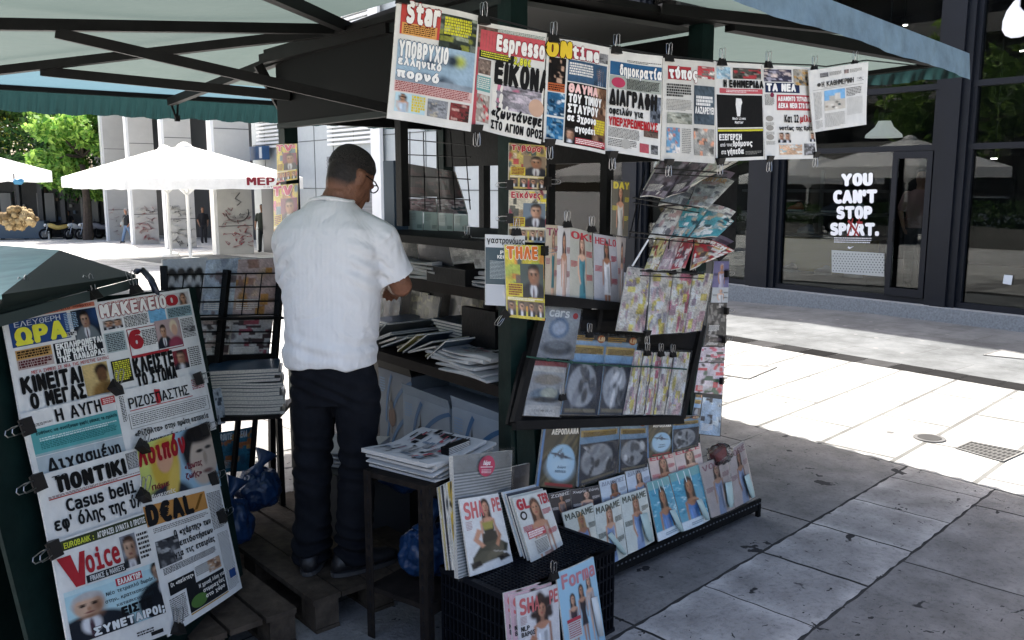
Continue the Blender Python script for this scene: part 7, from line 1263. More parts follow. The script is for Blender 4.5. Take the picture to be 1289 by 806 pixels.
for s, kx, fx in ((-1, -.105, -.115), (1, .09, .06)): tr_.loft([(W(s * .085, -.008, .78), pr_ * .094, pf * .108), (W(s * .092, -.005, .66), pr_ * .088, pf * .1), (W((s * .09 + kx) / 2, .0, .55), pr_ * .079, pf * .089), (W(kx, .004, .46), pr_ * .072, pf * .08), (W((kx + fx) / 2, -.008, .28), pr_ * .07, pf * .08), (W(fx, -.01, .1), pr_ * .07, pf * .082), (W(fx, -.008, .04), pr_ * .072, pf * .088)], 20)
skin_obj('trousers', folds(remesh(tr_, .007, 4), leg_fold), M['denim'], PO, man)
for s, fx, yaw in ((-1, -.115, -.2), (1, .06, .75)):
    d = (pf * math.cos(yaw) + pr_ * math.sin(yaw)); x = Vector((d.y, -d.x, 0)); B0 = W(fx, -.02, 0)
    mb = MB(); mb.loft([(B0 + d * t + UP * (h / 2 + .012), x * w, UP * (h / 2)) for t, w, h in ((-.085, .02, .05), (-.07, .036, .075), (-.02, .042, .085), (.05, .042, .075), (.11, .05, .055), (.165, .046, .045), (.195, .025, .035))], 16); so_ = mb.build('shoe', M['shoe'], man, smooth=True)
    mb = MB(); mb.loft([(B0 + d * .055 + UP * z, x * .047, d * .148, .8) for z in (0, .016)], 20); mb.build('sole', mat('sole_grey', (.04, .04, .042), .7), so_)
sk_ = MB(); sk_.loft([(W(.06, -.01, .07), pr_ * .048, pf * .055), (W(.06, -.01, .12), pr_ * .046, pf * .053)], 14); sk_.build('sock', mat('sock_white', (.5, .5, .5), .9), man)
gl = MB()
for s in (-1, 1):
    gl.tube([Hd(s * .032 + .021 * math.cos(t), .104, .008 + .016 * math.sin(t)) for t in np.linspace(0, 2 * math.pi, 17)[:-1]], .0025, 6, closed=True); gl.tube([Hd(s * .053, .102, .014), Hd(s * .077, .06, .017), Hd(s * .086, .0, .016), Hd(s * .084, -.03, -.002)], .0026, 6)
gl.tube([Hd(-.011, .104, .012), Hd(0, .107, .015), Hd(.011, .104, .012)], .0022, 6); gl.build('glasses', M['black_metal'], man)
# ================================================================== plaza beyond: colonnade building, umbrellas, trees, motorbikes, passers-by
def zgp(x, y): return Vector((x, y, zg(x, y)))
def ong(px, py):
    z = -.5
    for _ in range(40): P = onz(px, py, z); z = z * .5 + zg(P.x, P.y) * .5
    return P
M['pillar'] = mat('pillar_stone', (.50, .49, .455), .75, noise=.08, nscale=1.2)
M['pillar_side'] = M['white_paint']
col_b = thing('colonnade_building', 'pale stone clad building whose front is a row of graffitied pillars', 'building', (14, 40, -1))
bases = []
def pillar_at(px0, px1, py, label_col, seed):
    """front face spans px0..px1 at the foot row py"""
    A, B = ong(px0, py), ong(px1, py + .5); return A, B
PILL = [(139, 167, 303), (171, 201, 308), (215, 248, 313), (277, 320, 321)]
r_ = random.Random(8)
for i, (a, b, y) in enumerate(PILL):
    A = ong(a, y); d = Vector((1, -.06, 0)).normalized(); depth = (A - CC).dot(FW); 
    B = ony(b, y, A.y + .0); w = (B - A).length; z0 = A.z - .1; H = 7.2
    t = thing('stone_pillar', ('grey stone clad pillar behind the walking person in black', 'grey pillar with red graffiti beside the first white umbrella pole', 'grey pillar with faint black graffiti between the two umbrella poles', 'grey pillar with large black loop graffiti, nearest to kiosk')[i], 'pillar', (A.x + w / 2, A.y + .25, A.z), 'stone pillars of the colonnade')
    mb = MB(); mb.bx(A.x, A.x + w, A.y, A.y + .5, z0, H); mb.build('shaft', M['pillar'], t)
    mb = MB(); mb.bx(A.x - .11, A.x - .002, A.y + .02, A.y + .4, z0, H); mb.build('sunlit_edge', M['white_paint'], t)  # white strip paints sunlight onto the pillar's left face
    mb = MB(); mb.mi = 0
    for zz in (1.2, 2.9, 4.5): mb.bx(A.x + .004, A.x + w - .004, A.y - .006, A.y - .003, zz - 1, zz - .97)
    mb.build('joint_line', mat('joint_dark', (.12, .12, .12), .9), t)
    mb = MB()
    for k in range(40 if i else 14):
        u, v = r_.uniform(.05, .85), r_.uniform(.15, 1.75); c = r_.choice(('#8c3c44', '#a8444c', '#333333', '#55555a', '#c8c8c8', '#8c3c44')) if i != 2 else r_.choice(('#55555a', '#333333', '#c8ccc8')); c = '#b03844' if (i in (1, 3) and v < 1.0) else c; mb.col(c)
        s0_ = Vector((A.x + u * w, A.y - .012 - .0007 * k, A.z + v)); pts = [s0_ + Vector((r_.uniform(-.09, .12) * (j), 0, r_.uniform(-.08, .08))) for j in range(4)]
        pts = [Vector((min(max(p.x, A.x + .02), A.x + w - .02), p.y, p.z)) for p in pts]
        for p, q in zip(pts, pts[1:]):
            if (p - q).length > .01: mb.beam(p, q, .002, .045, up=(0, 1, 0))
    if i == 3:
        mb.col('#1a1a1c'); pts = [Vector((A.x + w * (.55 + .33 * math.cos(t_)), A.y - .035, A.z + 1.45 + .33 * math.sin(t_))) for t_ in np.linspace(-3.0, .3, 16)]
        for p, q in zip(pts, pts[1:]): mb.beam(p, q, .002, .07, up=(0, 1, 0))
        mb.col('#1a1a1c'); pts = [Vector((A.x + w * x_, A.y - .034, A.z + z_)) for x_, z_ in ((.4, 2.1), (.65, 2.12), (.5, 1.92), (.68, 1.8), (.55, 1.68))]
        for p, q in zip(pts, pts[1:]): mb.beam(p, q, .002, .05, up=(0, 1, 0))
    mb.build('graffiti', M['vcol'], t, fix=False); bases.append((A, w))
A0, A3 = bases[0][0], bases[3][0]
mb = MB(); mb.bx(A3.x + 2, 40, 33, 70, 7.2, 8.6); mb.build('upper_wall', M['pillar'], col_b)
mb = MB(); mb.bx(17.5, 18, 20, 75, -2.5, 7.2); mb.build('back_wall', mat('arcade_dark', (.03, .032, .035), .7), col_b)
mb = MB(); mb.bx(A3.x + 2.4, A3.x + 3.0, A3.y - 9.2, A3.y - 2, -1.5, 8); mb.build('end_wall', M['pillar'], col_b)
for i, (y0, y1) in enumerate(((28, 30), (33, 35.5), (38, 40))): mb = MB(); mb.bx(17.38, 17.46, y0, y1, -1.2, 3); mb.build('shop_window', mat('arcade_glass', (.12, .15, .17), .2), col_b)
# louvred wall and blue sign right of the pillars, white tiled wall seen through the kiosk
lw = thing('louvred_building', 'pale building with white louvred shutters and tiled wall behind the kiosk', 'building', (13.5, 20, -.5))
Lx = 12.6
def lq(a, b): return onx(a, b, Lx)
mb = MB(); p0, p1 = lq(322, 300), lq(470, 300); mb.bx(Lx + .1, Lx + .5, 14.2, p0.y + .2, -1.2, 9); mb.build('tiled_wall', mat('pale_tile', (.42, .45, .45), .5, noise=.05), lw)
mb = MB()
for yy in np.arange(14.4, p0.y, 1.3): mb.bx(Lx + .088, Lx + .098, yy, yy + .03, -1, 8.8)
for zz in np.arange(0, 8.8, 1.5): mb.bx(Lx + .09, Lx + .0985, 14.3, p0.y + .1, zz, zz + .03)
mb.build('tile_joint', mat('tile_joint', (.15, .16, .16), .9), lw)
for (a, b, z0, z1) in ((322, 351, 150, 184), (412, 470, 165, 178)):
    P, Q = lq(a, z0), lq(b, z1); mb = MB()
    zz = Q.z
    while zz < 6.5: mb.box((Lx + .03, (P.y + Q.y) / 2, zz), (.1, abs(P.y - Q.y), .07)); zz += .13
    mb.build('louvre_panel', M['white_paint'], lw)
P, Q = lq(400, 176), lq(474, 290); mb = MB(); mb.bx(Lx - .02, Lx + .06, Q.y, lq(412, 200).y, -.8, lq(440, 196).z)
mb.build('roller_shutter', mat('shutter_grey', (.16, .17, .18), .5), lw)
mb = MB(); zz = -.7
while zz < lq(440, 196).z - .1: mb.box((Lx - .03, (Q.y + lq(412, 200).y) / 2, zz), (.02, abs(Q.y - lq(412, 200).y), .03)); zz += .11
mb.build('shutter_rib', mat('shutter_rib', (.22, .23, .24), .5), lw)
mb = MB(); P, Q = lq(470, 165), lq(484, 262); mb.bx(Lx - .1, Lx, Q.y, P.y, -.9, 7); mb.build('white_pier', M['white_paint'], lw)
mb = MB(); P, Q = lq(322, 196), lq(349, 320); mb.bx(Lx - .02, Lx + .05, Q.y, P.y - .4, -1.1, 2.0); mb.build('shop_front', mat('shopfront_dark', (.03, .035, .04), .3), lw)
bs = thing('blue_shop_sign', 'blue rectangular shop sign with white end panel on louvred building', 'sign', tuple(lq(331, 193)))
P, Q = lq(316, 186), lq(343, 201); mb = MB(); mb.bx(Lx - .35, Lx - .1, Q.y, P.y, Q.z, P.z); mb.bx(Lx - .12, Lx + .1, (P.y + Q.y) / 2, (P.y + Q.y) / 2 + .06, Q.z + .1, Q.z + .2); mb.build('sign_box', mat('sign_blue', (.03, .09, .2), .4), bs)
mb = MB(); mb.bx(Lx - .356, Lx - .352, Q.y + .06, Q.y + .28, Q.z + .04, P.z - .04); mb.build('sign_end_panel', M['white_paint'], bs)

# white cafe umbrellas
M['parasol'] = cloth_mat('parasol_white', (.82, .82, .80), (.8, .8, .78), .42, bump=.15, bscale=4)
def umbrella(x, y, w, zr, label, word=None, ang=0., vh=.34, apex=.95):
    z0 = zg(x, y); t = thing('cafe_umbrella', label, 'umbrella', (x, y, z0), 'white cafe umbrellas on the plaza'); ca_, sa_ = math.cos(ang), math.sin(ang)
    def L(a, b, c): return Vector((x + a * ca_ - b * sa_, y + a * sa_ + b * ca_, z0 + c))
    h = w / 2; mb = MB(); n = 10
    cs = [(-h, -h), (h, -h), (h, h), (-h, h)]
    for i in range(4):
        (a0, b0), (a1, b1) = cs[i], cs[(i + 1) % 4]
        mb.grid(lambda u, v: L((a0 + (a1 - a0) * u) * (1 - v * .97), (b0 + (b1 - b0) * u) * (1 - v * .97), zr + apex * v - .05 * math.sin(math.pi * u) * (1 - v) * math.sin(math.pi * (.2 + v))), n, 8)
    mb.build('canopy', M['parasol'], t, smooth=True)
    mb = MB()
    for i in range(4):
        (a0, b0), (a1, b1) = cs[i], cs[(i + 1) % 4]; mb.grid(lambda u, v: L(a0 + (a1 - a0) * u, b0 + (b1 - b0) * u, zr - vh * v + .012 * math.sin(u * 25) * v), 16, 2)
    mb.build('valance', M['parasol'], t, smooth=False)
    mb = MB(); mb.loft([(L(0, 0, zr + apex * .86), (.3, 0, 0), (0, .3, 0)), (L(0, 0, zr + apex + .02), (.2, 0, 0), (0, .2, 0)), (L(0, 0, zr + apex + .1), (.05, 0, 0), (0, .05, 0))], 12); mb.build('vent_cap', M['parasol'], t, smooth=True)
    mb = MB(); mb.tube([L(0, 0, 0), L(0, 0, zr + apex * .9)], .05, 12); mb.build('pole', M['white_paint'], t)
    mb = MB(); mb.loft([(L(0, 0, .02), (.3, 0, 0), (0, .3, 0)), (L(0, 0, .1), (.26, 0, 0), (0, .26, 0))], 16); mb.build('base', M['white_paint'], t)
    for (a0, b0) in cs + [(0, -h), (h, 0), (0, h), (-h, 0)]:
        mb = MB(); mb.beam(L(0, 0, zr - .55), L(a0 * .35, b0 * .35, zr + apex * .55), .03, .03); mb.build('strut', M['white_paint'], t)
    if word:
        c = Cover(); c.text(word, 0, .3, 1, 1, '#8c2430', 1, .03); c.text('cafe & μεζέ', .3, .0, 1, .2, '#6c4c50', 1, .0)
        f = lambda u, v: L(h - 1.75 + 1.6 * u, -h - .02, zr - vh + .03 + .3 * v); mb = MB(); mb.add([f(u, v) - Vector((-sa_ * -1, ca_, 0)) * .0004 * z for (u, v), z in zip(c.V, c.Z)], c.F, 0, c.C); mb.build('lettering', M['vcol'], t, fix=False)
    return t
U1 = ong(243, 329); U2 = ong(205, 331)
e1, e0 = ony(350, 228, U1.y - 2.2), ony(102, 228, U1.y - 2.2); zr1 = e0.z - zg(0, U1.y)
umbrella(U1.x + .0, U1.y + .2, 5.1, e0.z - U1.z + .12, 'square white cafe umbrella with red lettering on its valance', 'ΜΕΡΑΚΙ', R(2))
umbrella(U2.x + 1.3, U2.y + 3.4, 5.2, e0.z - U2.z + .25, 'square white cafe umbrella behind the red lettered one', None, R(2))
U3 = onp(-20, 215, FW * 17, FW); umbrella(U3.x - 1.6, U3.y + .4, 4.4, 2.36, 'square white cafe umbrella at the frame edge above beige bundle', None, R(8), .2, .8)
umbrella(-7, 15, 4.4, 2.5, 'white cafe umbrella mirrored in the shop panes', None, .2); umbrella(-12, 22, 4.4, 2.5, 'second white cafe umbrella mirrored in the shop panes', None, .5)

# trees: limbs and many leaf-sized faces in clumps
def leaf_mat(name, c): return vmat(name, .6, spec=.3, transl=.35)
M['leaf'] = leaf_mat('leaves', None); M['bark'] = mat('bark', (.06, .045, .035), .9, noise=.4, nscale=8, bump=.5, bscale=20)
def tree(x, y, h, rx, rz, label, dark, light, seed, n=9000, ls=.16, droop=0.):
    r = np.random.default_rng(seed); z0 = zg(x, y); t = thing('plaza_tree', label, 'tree', (x, y, z0), 'trees at the far side of the plaza'); mb = MB()
    top = Vector((x, y, z0 + h * .55)); mb.tube([(x, y, z0 - .1), (x + .1, y, z0 + h * .25), (x, y, z0 + h * .5)], [.3, .22, .14], 10)
    cl = []
    for k in range(34):
        a = r.random() * 6.28; q = r.random() ** .5; zz = r.normal(0, .42); rr = math.sqrt(max(.06, 1 - min(1, zz * zz))); c = Vector((x + math.cos(a) * rx * q * rr, y + math.sin(a) * rx * q * rr, z0 + h - rz + rz * zz)); cl.append((c, .55 + .7 * r.random()))
        if k < 12: mb.tube([top, top.lerp(c, .5) + Vector((0, 0, .2)), c], [.09, .05, .02], 6)
    mb.build('trunk', M['bark'], t)
    V = np.empty((n, 4, 3)); Cc = np.empty((n, 4, 3)); D, L_ = np.array(s2l(dark)) * 1.6, np.minimum(np.array(s2l(light)) * 1.7, .6)
    for i in range(n):
        c, s = cl[r.integers(len(cl))]; p = r.normal(0, 1, 3); p /= np.linalg.norm(p); p = np.array(c) + p * s * rx * .32 * (r.random() ** .4) * np.array([1, 1, .75]); p[2] -= droop * r.random()
        a = r.normal(0, 1, 3); a /= np.linalg.norm(a); b = np.cross(a, r.normal(0, 1, 3)); b /= np.linalg.norm(b); q = ls * (.6 + .8 * r.random())
        V[i] = [p - a * q, p + b * q * .45, p + a * q, p - b * q * .45]; k = r.random() ** 1.5; Cc[i] = (D * (1 - k) + L_ * k) * (.75 + .5 * r.random())
    m2 = MB(); m2.v = [tuple(v) for v in V.reshape(-1, 3)]; m2.c = [tuple(v) for v in Cc.reshape(-1, 3)]; m2.f = [(4 * i, 4 * i + 1, 4 * i + 2, 4 * i + 3) for i in range(n)]; m2.m = [0] * n; m2.build('crown', M['leaf'], t, fix=False)
def at(px, d): v = FW * d + RT * ((px - PW / 2) / PF * d); return v.x, v.y
for px, d, h, rx, rz, lab, dk, lt_, n in ((20, 62, 15, 6.5, 5, 'dark green broad plaza tree at the frame edge', '#1c3018', '#5c7434', 9000), (75, 60, 17, 6, 6, 'tall dark plaza tree with yellow green tips hanging under awning edge', '#182c16', '#8c9434', 11000), (112, 50, 8.5, 3.0, 3.0, 'bright green young plaza tree beside the first stone pillar', '#3c6424', '#86a84c', 8000), (60, 56, 9, 4.5, 4, 'mid green plaza tree between the dark tree and young bright tree', '#1c381c', '#4c6c30', 7000), (-60, 58, 15, 6, 5, 'dark plaza tree outside the frame edge beside the umbrella', '#1c3018', '#4c6430', 5000), (212, 66, 13, 3.5, 5, 'green plaza tree showing between the second and third pillars', '#2c4c20', '#7c9840', 5000), (256, 64, 12, 2.6, 4.5, 'green plaza tree showing between the third and fourth pillars', '#2c4c20', '#7c9840', 4000), (150, 70, 14, 5, 5, 'dark green plaza tree behind the first pillar', '#1c3018', '#4c6c30', 5000)):
    x_, y_ = at(px, d); tree(x_, y_, h, rx, rz, lab, dk, lt_, px + 500, n, .2 if n > 6000 else .22, 1.2 if 'hanging' in lab else 0)
for x_, y_, s_ in ((-22, 20, 1), (-18, 33, 2), (-26, 8, 3)): tree(x_, y_, 9, 4, 3.2, ('leafy plaza tree mirrored in the shop glass, beside mirrored umbrella', 'leafy plaza tree mirrored in shop glass, behind the mirrored umbrellas', 'leafy plaza tree mirrored in shop glass, opposite the shop door')[s_ - 1], '#2c4420', '#6c8440', 900 + s_, 2500, .3)
# dark cafe building under the trees
x0_, y0_ = at(-60, 54); x1_, y1_ = at(135, 54)
cafe = thing('cafe_building', 'low dark cafe building with lit shelves under the plaza trees', 'building', ((x0_ + x1_) / 2, (y0_ + y1_) / 2, zg(0, y0_)))
d_ = (Vector((x1_, y1_, 0)) - Vector((x0_, y0_, 0))); Lc = d_.length; d_.normalize(); nb_ = Vector((-d_.y, d_.x, 0)); zc = zg(0, (y0_ + y1_) / 2)
P0 = Vector((x0_, y0_, zc)); M['cafe_dark'] = mat('cafe_dark', (.02, .022, .022), .6, noise=.3)
mb = MB(); mb.box(P0 + d_ * Lc / 2 + nb_ * 2.2 + UP * 2.0, (Lc, .2, 4), (d_, nb_, UP)); mb.build('back_wall', M['cafe_dark'], cafe)
mb = MB(); mb.box(P0 + d_ * Lc / 2 + nb_ * 1 + UP * 4.05, (Lc, 3, .2), (d_, nb_, UP)); mb.build('roof', M['cafe_dark'], cafe)
for k in range(7): mb = MB(); mb.box(P0 + d_ * Lc * (k + .2) / 7 + UP * 2.0, (.28, .28, 3.9), (d_, nb_, UP)); mb.build('column', M['cafe_dark'], cafe)
for k in (1, 3, 5): mb = MB(); mb.box(P0 + d_ * Lc * (k + .7) / 7 + nb_ * 1.9 + UP * 1.9, (1.1, .2, 1.8), (d_, nb_, UP)); mb.build('window', mat('cafe_window', (.16, .17, .17), .3), cafe)
mb = MB(); 
for k in range(24): mb = MB(); mb.col(random.choice(('#6c5c4c', '#4c5c6c', '#8c8c84', '#5c3c34'))); mb.box(P0 + d_ * Lc * random.uniform(.1, .9) + nb_ * 2.0 + UP * random.choice((1.2, 1.6, 2.0, 2.4)), (.16, .1, .2), (d_, nb_, UP)); mb.build('shelf_box', M['vcol'], cafe)
mb = MB(); mb.box(P0 + d_ * Lc * .42 - nb_ * .6 + UP * .6, (4.5, .5, 1.0), (d_, nb_, UP)); mb.box(P0 + d_ * Lc * .42 - nb_ * .6 + UP * 1.13, (4.6, .6, .05), (d_, nb_, UP)); mb.build('service_bar', mat('cafe_bar', (.05, .08, .11), .5), cafe)
# motorbikes in a row
def motorbike(P, ang, col_, label):
    t = thing('motorbike', label, 'motorbike', tuple(P), 'motorbikes parked under the plaza trees'); d = Vector((math.cos(ang), math.sin(ang), 0)); n = Vector((-d.y, d.x, 0))
    for s, r in ((-.65, .29), (.65, .29)):
        mb = MB(); mb.tube([P + d * (s + r * math.cos(a)) + UP * (r + .02 + r * math.sin(a)) for a in np.linspace(0, 2 * math.pi, 19)[:-1]], .06, 8, closed=True); w = mb.build('wheel', M['plastic_black'], t, smooth=True)
        mb = MB(); mb.tube([P + d * s + UP * (r + .02) - n * .03, P + d * s + UP * (r + .02) + n * .03], .18, 12); mb.build('rim', mat('rim', (.2, .2, .2), .4, metal=.8), w)
    bm_ = mat('bike_paint', [min(.8, v * 1.8) for v in s2l(col_)], .35); mb = MB(); mb.loft([(P + d * x_ + UP * z_, n * w_, UP * h_) for x_, z_, w_, h_ in ((-.8, .82, .05, .05), (-.5, .75, .13, .14), (-.1, .68, .15, .16), (.2, .78, .16, .17), (.42, .85, .1, .12), (.5, .85, .05, .06))], 14); mb.build('fairing', bm_, t, smooth=True)
    mb = MB(); mb.loft([(P + d * x_ + UP * z_, n * w_, UP * .05) for x_, z_, w_ in ((-.75, .93, .08), (-.4, .9, .15), (0, .87, .13), (.08, .87, .06))], 12); mb.build('seat', M['plastic_black'], t, smooth=True)
    mb = MB(); mb.box(P + UP * .42, (.5, .22, .3), (d, n, UP)); mb.tube([P + d * -.1 + UP * .3 + n * .14, P - d * .8 + UP * .36 + n * .16], .045, 8); mb.build('engine', M['dark_frame'], t)
    for s in (-1, 1): mb = MB(); mb.tube([P + d * .65 + UP * .31 + n * .08 * s, P + d * .42 + UP * .95 + n * .08 * s], .025, 8); mb.build('fork', M['steel'], t)
    mb = MB(); mb.tube([P + d * .36 + UP * 1.05 - n * .36, P + d * .45 + UP * 1.0, P + d * .36 + UP * 1.05 + n * .36], .018, 8); mb.tube([P + d * .4 + UP * 1.05 + n * .3, P + d * .4 + UP * 1.2 + n * .36], .01, 6); mb.build('handlebar', M['dark_frame'], t)
    mb = MB(); mb.ball(P + d * .58 + UP * .85, .1, 10, 7); mb.build('headlight', M['white_paint'], t, smooth=True)
for k, (px, c_, lab) in enumerate(((18, '#8c9098', 'grey motorbike parked under the beige bundle'), (45, '#98a8b8', 'blue grey motorbike parked beside the cafe bar'), (72, '#b89858', 'ochre motorbike with round headlight parked before the cafe'), (98, '#f0f0f0', 'silver white motorbike parked before the cafe'), (113, '#a8a8ac', 'grey motorbike parked beside the white one'), (128, '#707078', 'dark grey motorbike parked beside the first pillar'))):
    P = ong(px, 301); motorbike(P, R(200 + 22 * math.sin(k * 2.3)), c_, lab)
# bollard row in front of the cafe
b0 = thing('bollard', 'low pale bollard in the row in front of the parked motorbikes', 'bollard', (0, 0, 0), 'bollards in front of the motorbikes'); mb = MB(); mb.loft([((0, 0, z), (r, 0, 0), (0, r, 0)) for z, r in ((0, .08), (.05, .06), (.45, .05), (.5, .03))], 10); mb.build('shaft', M['pillar'], b0)
mb = MB(); mb.loft([((0, 0, .36), (.056, 0, 0), (0, .056, 0)), ((0, 0, .42), (.056, 0, 0), (0, .056, 0))], 10); mb.build('band', M['dark_frame'], b0)
for k, px in enumerate((2, 8, 14, 38, 46, 54, 62)): o = b0 if k == 0 else copy_tree(b0); P = ong(px, 301.5); o.location = P
# simple clothed passers-by
def passer(P, ang, top, leg, skin, hair, label, s=1., stride=.2, bag=None):
    d = Vector((math.cos(ang), math.sin(ang), 0)); x = Vector((d.y, -d.x, 0)); Q = lambda a, b, c: P + (x * a + d * b + UP * c) * s
    b = MB(); b.loft([(Q(0, .02, z), x * w * s, d * dd * s) for z, w, dd in ((1.5, .03, .03), (1.53, .055, .06), (1.58, .068, .085), (1.64, .073, .092), (1.7, .062, .078), (1.735, .03, .04))], 14); b.loft([(Q(0, .11, 1.585), x * .015, d * .02), (Q(0, .1, 1.63), x * .01, d * .012)], 8)
    b.loft([(Q(0, 0, 1.38), x * .07, d * .06), (Q(0, 0, 1.46), x * .055, d * .055), (Q(0, .01, 1.53), x * .05, d * .055)], 10); b.loft([(Q(0, 0, z), x * w, d * dd) for z, w, dd in ((.85, .13, .09), (1.1, .14, .09), (1.38, .15, .08), (1.42, .07, .06))], 12)
    for sg in (-1, 1):
        E_, Wr = Q(sg * .25, -.06 + .05 * sg, 1.12), Q(sg * .22, .1 + .06 * sg, .92); limb(b, [Q(sg * .18, 0, 1.37), E_, Wr], [.05, .042, .028], 10); hand(b, Wr, Wr - E_, x * sg, .95, .4, sg); limb(b, [Q(sg * .09, 0, .86), Q(sg * .1, sg * stride * .5, .47), Q(sg * .1, sg * stride, .1)], [.065, .05, .04], 10)
    o = skin_obj('person', remesh(b, .009, 2), mat('skin_far', s2l(skin), .6), P); tag(o, label, 'person')
    t_ = MB(); t_.loft([(Q(0, 0, z), x * w, d * dd) for z, w, dd in ((.88, .17, .12), (1.1, .175, .12), (1.3, .19, .12), (1.4, .16, .1), (1.45, .08, .07))], 16)
    for sg in (-1, 1): limb(t_, [Q(sg * .17, 0, 1.36), Q(sg * .23, -.04 + .03 * sg, 1.18)], [.07, .065], 10)
    skin_obj('shirt', remesh(t_, .012, 3), mat('shirt_far', s2l(top), .8), P, o)
    t_ = MB(); t_.loft([(Q(0, 0, z), x * w, d * dd) for z, w, dd in ((.78, .15, .1), (.9, .16, .11), (.95, .15, .1))], 14)
    for sg in (-1, 1): limb(t_, [Q(sg * .085, 0, .82), Q(sg * .1, sg * stride * .5, .47), Q(sg * .1, sg * stride, .1)], [.09, .075, .065], 10)
    skin_obj('trousers', remesh(t_, .012, 3), mat('trousers_far', s2l(leg), .8), P, o)
    t_ = MB(); t_.loft([(Q(0, .0, z), x * w * s, d * dd * s) for z, w, dd in ((1.6, .066, .07), (1.66, .078, .095), (1.72, .068, .085), (1.75, .03, .04))], 14); t_.build('hair', mat('hair_far', s2l(hair), .8), o, smooth=True)
    for sg in (-1, 1): t_ = MB(); t_.loft([(Q(sg * .1, sg * stride - .06 + .12 * k, .045), x * (.045 if k else .035), UP * .042) for k in (-.3, 0, 1, 1.7)], 10); t_.build('shoe', M['shoe'], o, smooth=True)
    if bag: t_ = MB(); t_.ball(Q(.2, .1, .95), (.1, .06, .13), 10, 8); t_.tube([Q(.17, .08, 1.05), Q(.05, .14, 1.25), Q(-.12, .05, 1.43)], .014, 6); t_.build('shoulder_bag', mat('bag_far', s2l(bag), .8), o)
P = ong(161, 305.5); passer(P, R(200), '#16181c', '#6c84a0', '#a87c64', '#a8a09c', 'person walking past the pillars in black T-shirt and blue jeans', .98, .22, '#a8aca8')
P = ong(88, 300); passer(P, R(250), '#1c1c22', '#1c1c20', '#8c6850', '#241c18', 'person in black standing between the parked motorbikes', .98, .05)
P = ong(257, 306); passer(P, R(260), '#1a1a1e', '#2c2c30', '#8c6850', '#241c18', 'person in black half hidden behind the third pillar', .98, .1)
P = ong(332, 317); passer(P, R(230), '#2c342c', '#1c2424', '#8c6850', '#241c18', 'person in dark green beside the louvred building', .98, .1)
zf = .182; P = onx(1152, 330, 12.6); P.z = zf; passer(P, R(215), '#b88c84', '#1c1c20', '#a87c64', '#2c2018', 'person in pink top and dark trousers standing behind shop door glass', .98, .05)
# beige bundle and blue bag hanging by the umbrella at the frame edge
bp = onp(22, 275, FW * 15, FW); mb = MB()
rr_ = random.Random(2)
for k in range(90):
    a = rr_.uniform(0, 6.28); q_ = rr_.random() ** .5; c = bp + RT * (q_ * .27 * math.cos(a)) + UP * (q_ * .17 * math.sin(a)) + FW * rr_.uniform(-.12, .12); ph_ = rr_.uniform(0, 6); mb.col(rr_.choice(('#94805c', '#a48f68', '#84704c', '#705c3c'))); mb.ball(c, rr_.uniform(.035, .07), 12, 8, lambda th, p_: 1 + .35 * math.sin(5 * th + ph_) * math.sin(4 * p_ + ph_))
bt = thing('sponge_bundle', 'ruffled beige bundle hanging on a line under the umbrella edge', 'bundle', tuple(bp)); mb.build('ruffled_pieces', M['vrough'], bt, smooth=True)
mb = MB(); mb.tube([bp + UP * .15, bp + UP * .75], .008, 6); mb.build('cord', M['wire'], bt)
bb = onp(23, 228, FW * 15, FW); bm2 = bagmesh(bb, (.09, .075, .075), 8, False); tag(bm2.build('blue_bag', mat('cyan_bag', (.03, .2, .36), .4), smooth=True), 'light blue plastic bag hung above the ruffled beige bundle', 'bag')
# street across the plaza, seen mirrored in the shop glass
for k, (x_, y_, w_, h_, c_) in enumerate(((-27, 34, 30, 15, (.10, .095, .085)), (-25, 8, 20, 12, (.13, .125, .115)))):
    t = thing('apartment_block', ('tall grey apartment block mirrored in the shop glass', 'lower pale apartment block mirrored in the end pane')[k], 'building', (x_, y_, -1)); mb = MB(); mb.bx(x_ - 8, x_, y_ - w_ / 2, y_ + w_ / 2, -2, h_); mb.build('wall', mat('block_wall', c_, .8, noise=.3, nscale=.6), t)
    for zz in np.arange(3.4, h_ - 2, 3.1):
        mb = MB(); mb.bx(x_ + .02, x_ + 1.2, y_ - w_ / 2 + .5, y_ + w_ / 2 - .5, zz - .35, zz - .2); mb.bx(x_ + 1.15, x_ + 1.2, y_ - w_ / 2 + .5, y_ + w_ / 2 - .5, zz - .2, zz + .6); mb.build('balcony', mat('balcony', (.24, .23, .21), .8), t)
        for yy in np.arange(y_ - w_ / 2 + 1, y_ + w_ / 2 - 2, 3): mb = MB(); mb.bx(x_ + .002, x_ + .05, yy, yy + 1.5, zz, zz + 1.7); mb.build('window', M['dark_int'], t)
    for yy in np.arange(y_ - w_ / 2 + .6, y_ + w_ / 2 - 3.5, 4): mb = MB(); mb.bx(x_ + .002, x_ + .08, yy, yy + 3.3, -1.4, 2.3); mb.build('shop_window', M['dark_int'], t)
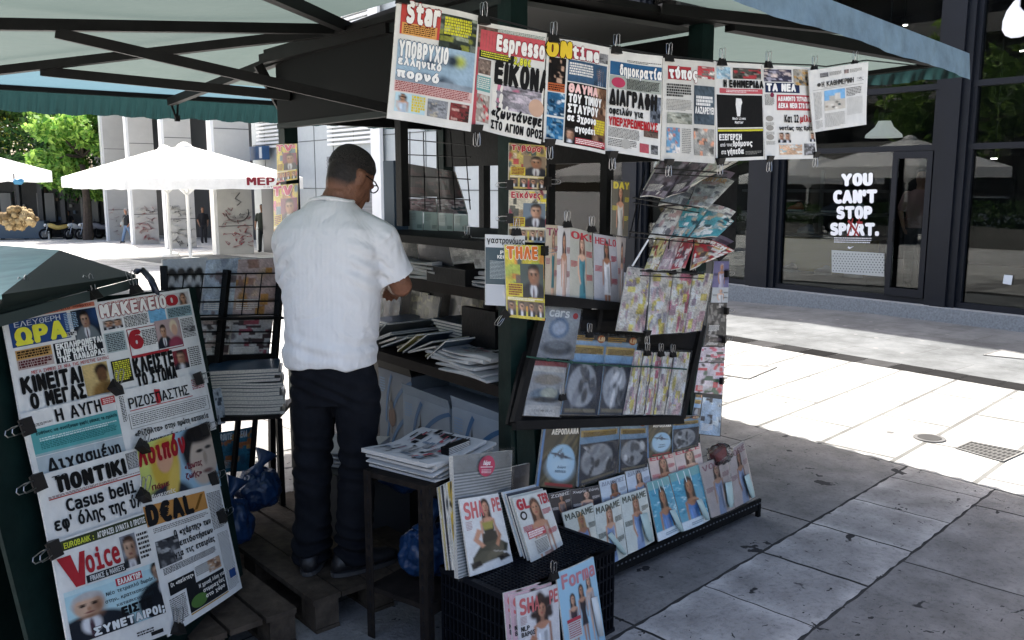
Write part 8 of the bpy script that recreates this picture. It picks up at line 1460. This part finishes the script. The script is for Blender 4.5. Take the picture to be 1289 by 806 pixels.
def car(P, ang, col_, label):
    t = thing('parked_car', label, 'car', tuple(P), 'cars parked across the plaza'); d = Vector((math.cos(ang), math.sin(ang), 0)); n = Vector((-d.y, d.x, 0))
    prof = [(-2.1, .3), (-2.15, .6), (-2.0, .86), (-1.25, .95), (1.05, .95), (1.9, .80), (2.1, .6), (2.1, .3)]; mb = MB(); mb.prism([P + d * a + UP * b - n * .85 for a, b in prof], n * 1.7); mb.build('body', mat('car_paint', s2l(col_), .25, coat=.6), t)
    roof_ = [(-1.25, .952), (-.75, 1.42), (.35, 1.44), (1.05, .952)]; mb = MB(); mb.prism([P + d * a + UP * b - n * .7 for a, b in roof_], n * 1.4); mb.build('cabin_glass', mat('car_glass', (.01, .012, .014), .08), t)
    mb = MB(); mb.prism([P + d * a + UP * b - n * .72 for a, b in ((-.78, 1.43), (-.7, 1.48), (.3, 1.49), (.38, 1.44))], n * 1.44); mb.build('roof', mat('car_roof', s2l(col_), .25, coat=.6), t)
    for a in (-1.3, 1.3):
        for s in (-1, 1):
            c_ = P + d * a + n * .78 * s + UP * .32; mb = MB(); mb.tube([c_ - n * .11, c_ + n * .11], .32, 20); w = mb.build('wheel', M['plastic_black'], t); mb = MB(); mb.tube([c_ - n * .115, c_ + n * .115], .2, 16); mb.build('rim', M['steel'], w)
    for s in (-1, 1): mb = MB(); mb.box(P + d * 2.06 + n * .6 * s + UP * .68, (.12, .36, .14), (d, n, UP)); mb.build('headlight', M['white_paint'], t)
for x_, y_, a, c_, lab in ((-8.5, 13.2, 70, '#b8bcc0', 'silver car parked across the plaza, mirrored in the end pane'), (-13.5, 20, 66, '#30343a', 'dark grey car parked across the plaza, mirrored in shop glass'), (-16, 26, 64, '#b0b4b4', 'pale car parked across the plaza, mirrored in shop glass')): car(zgp(x_, y_), R(a), c_, lab)
def planter(x, y, L, ang, label, seed):
    r = np.random.default_rng(seed); z0 = zg(x, y); t = thing('hedge_planter', label, 'planter', (x, y, z0), 'hedge planters across the plaza'); d = Vector((math.cos(ang), math.sin(ang), 0)); n = Vector((-d.y, d.x, 0)); P = Vector((x, y, z0))
    mb = MB(); mb.box(P + UP * .3, (L, .7, .6), (d, n, UP)); mb.build('trough', mat('planter_grey', (.12, .12, .11), .8), t)
    m2 = MB(); 
    for _ in range(700):
        p = P + d * r.uniform(-L / 2, L / 2) + n * r.uniform(-.4, .4) + UP * (.6 + r.random() * .75); a = Vector(r.normal(0, 1, 3)).normalized() * .09; b = a.cross(Vector(r.normal(0, 1, 3))).normalized() * .05; k = .6 + .8 * r.random(); m2.col((.035 * k, .07 * k, .02 * k)); m2.add([p - a, p + b, p + a, p - b], [(0, 1, 2, 3)])
    m2.build('hedge', M['leaf'], t, fix=False)
for k, (x_, y_) in enumerate(((-4.6, 11.2), (-6.2, 15.6), (-8.6, 20.5), (-10.5, 25.5))): planter(x_, y_, 3.2, R(110), ('hedge planter mirrored in the end pane beside the silver car', 'hedge planter mirrored in the shop door', 'hedge planter mirrored behind the window slogan', 'hedge planter mirrored in the pane beside the rack')[k], 50 + k)
bpy.context.view_layer.update()
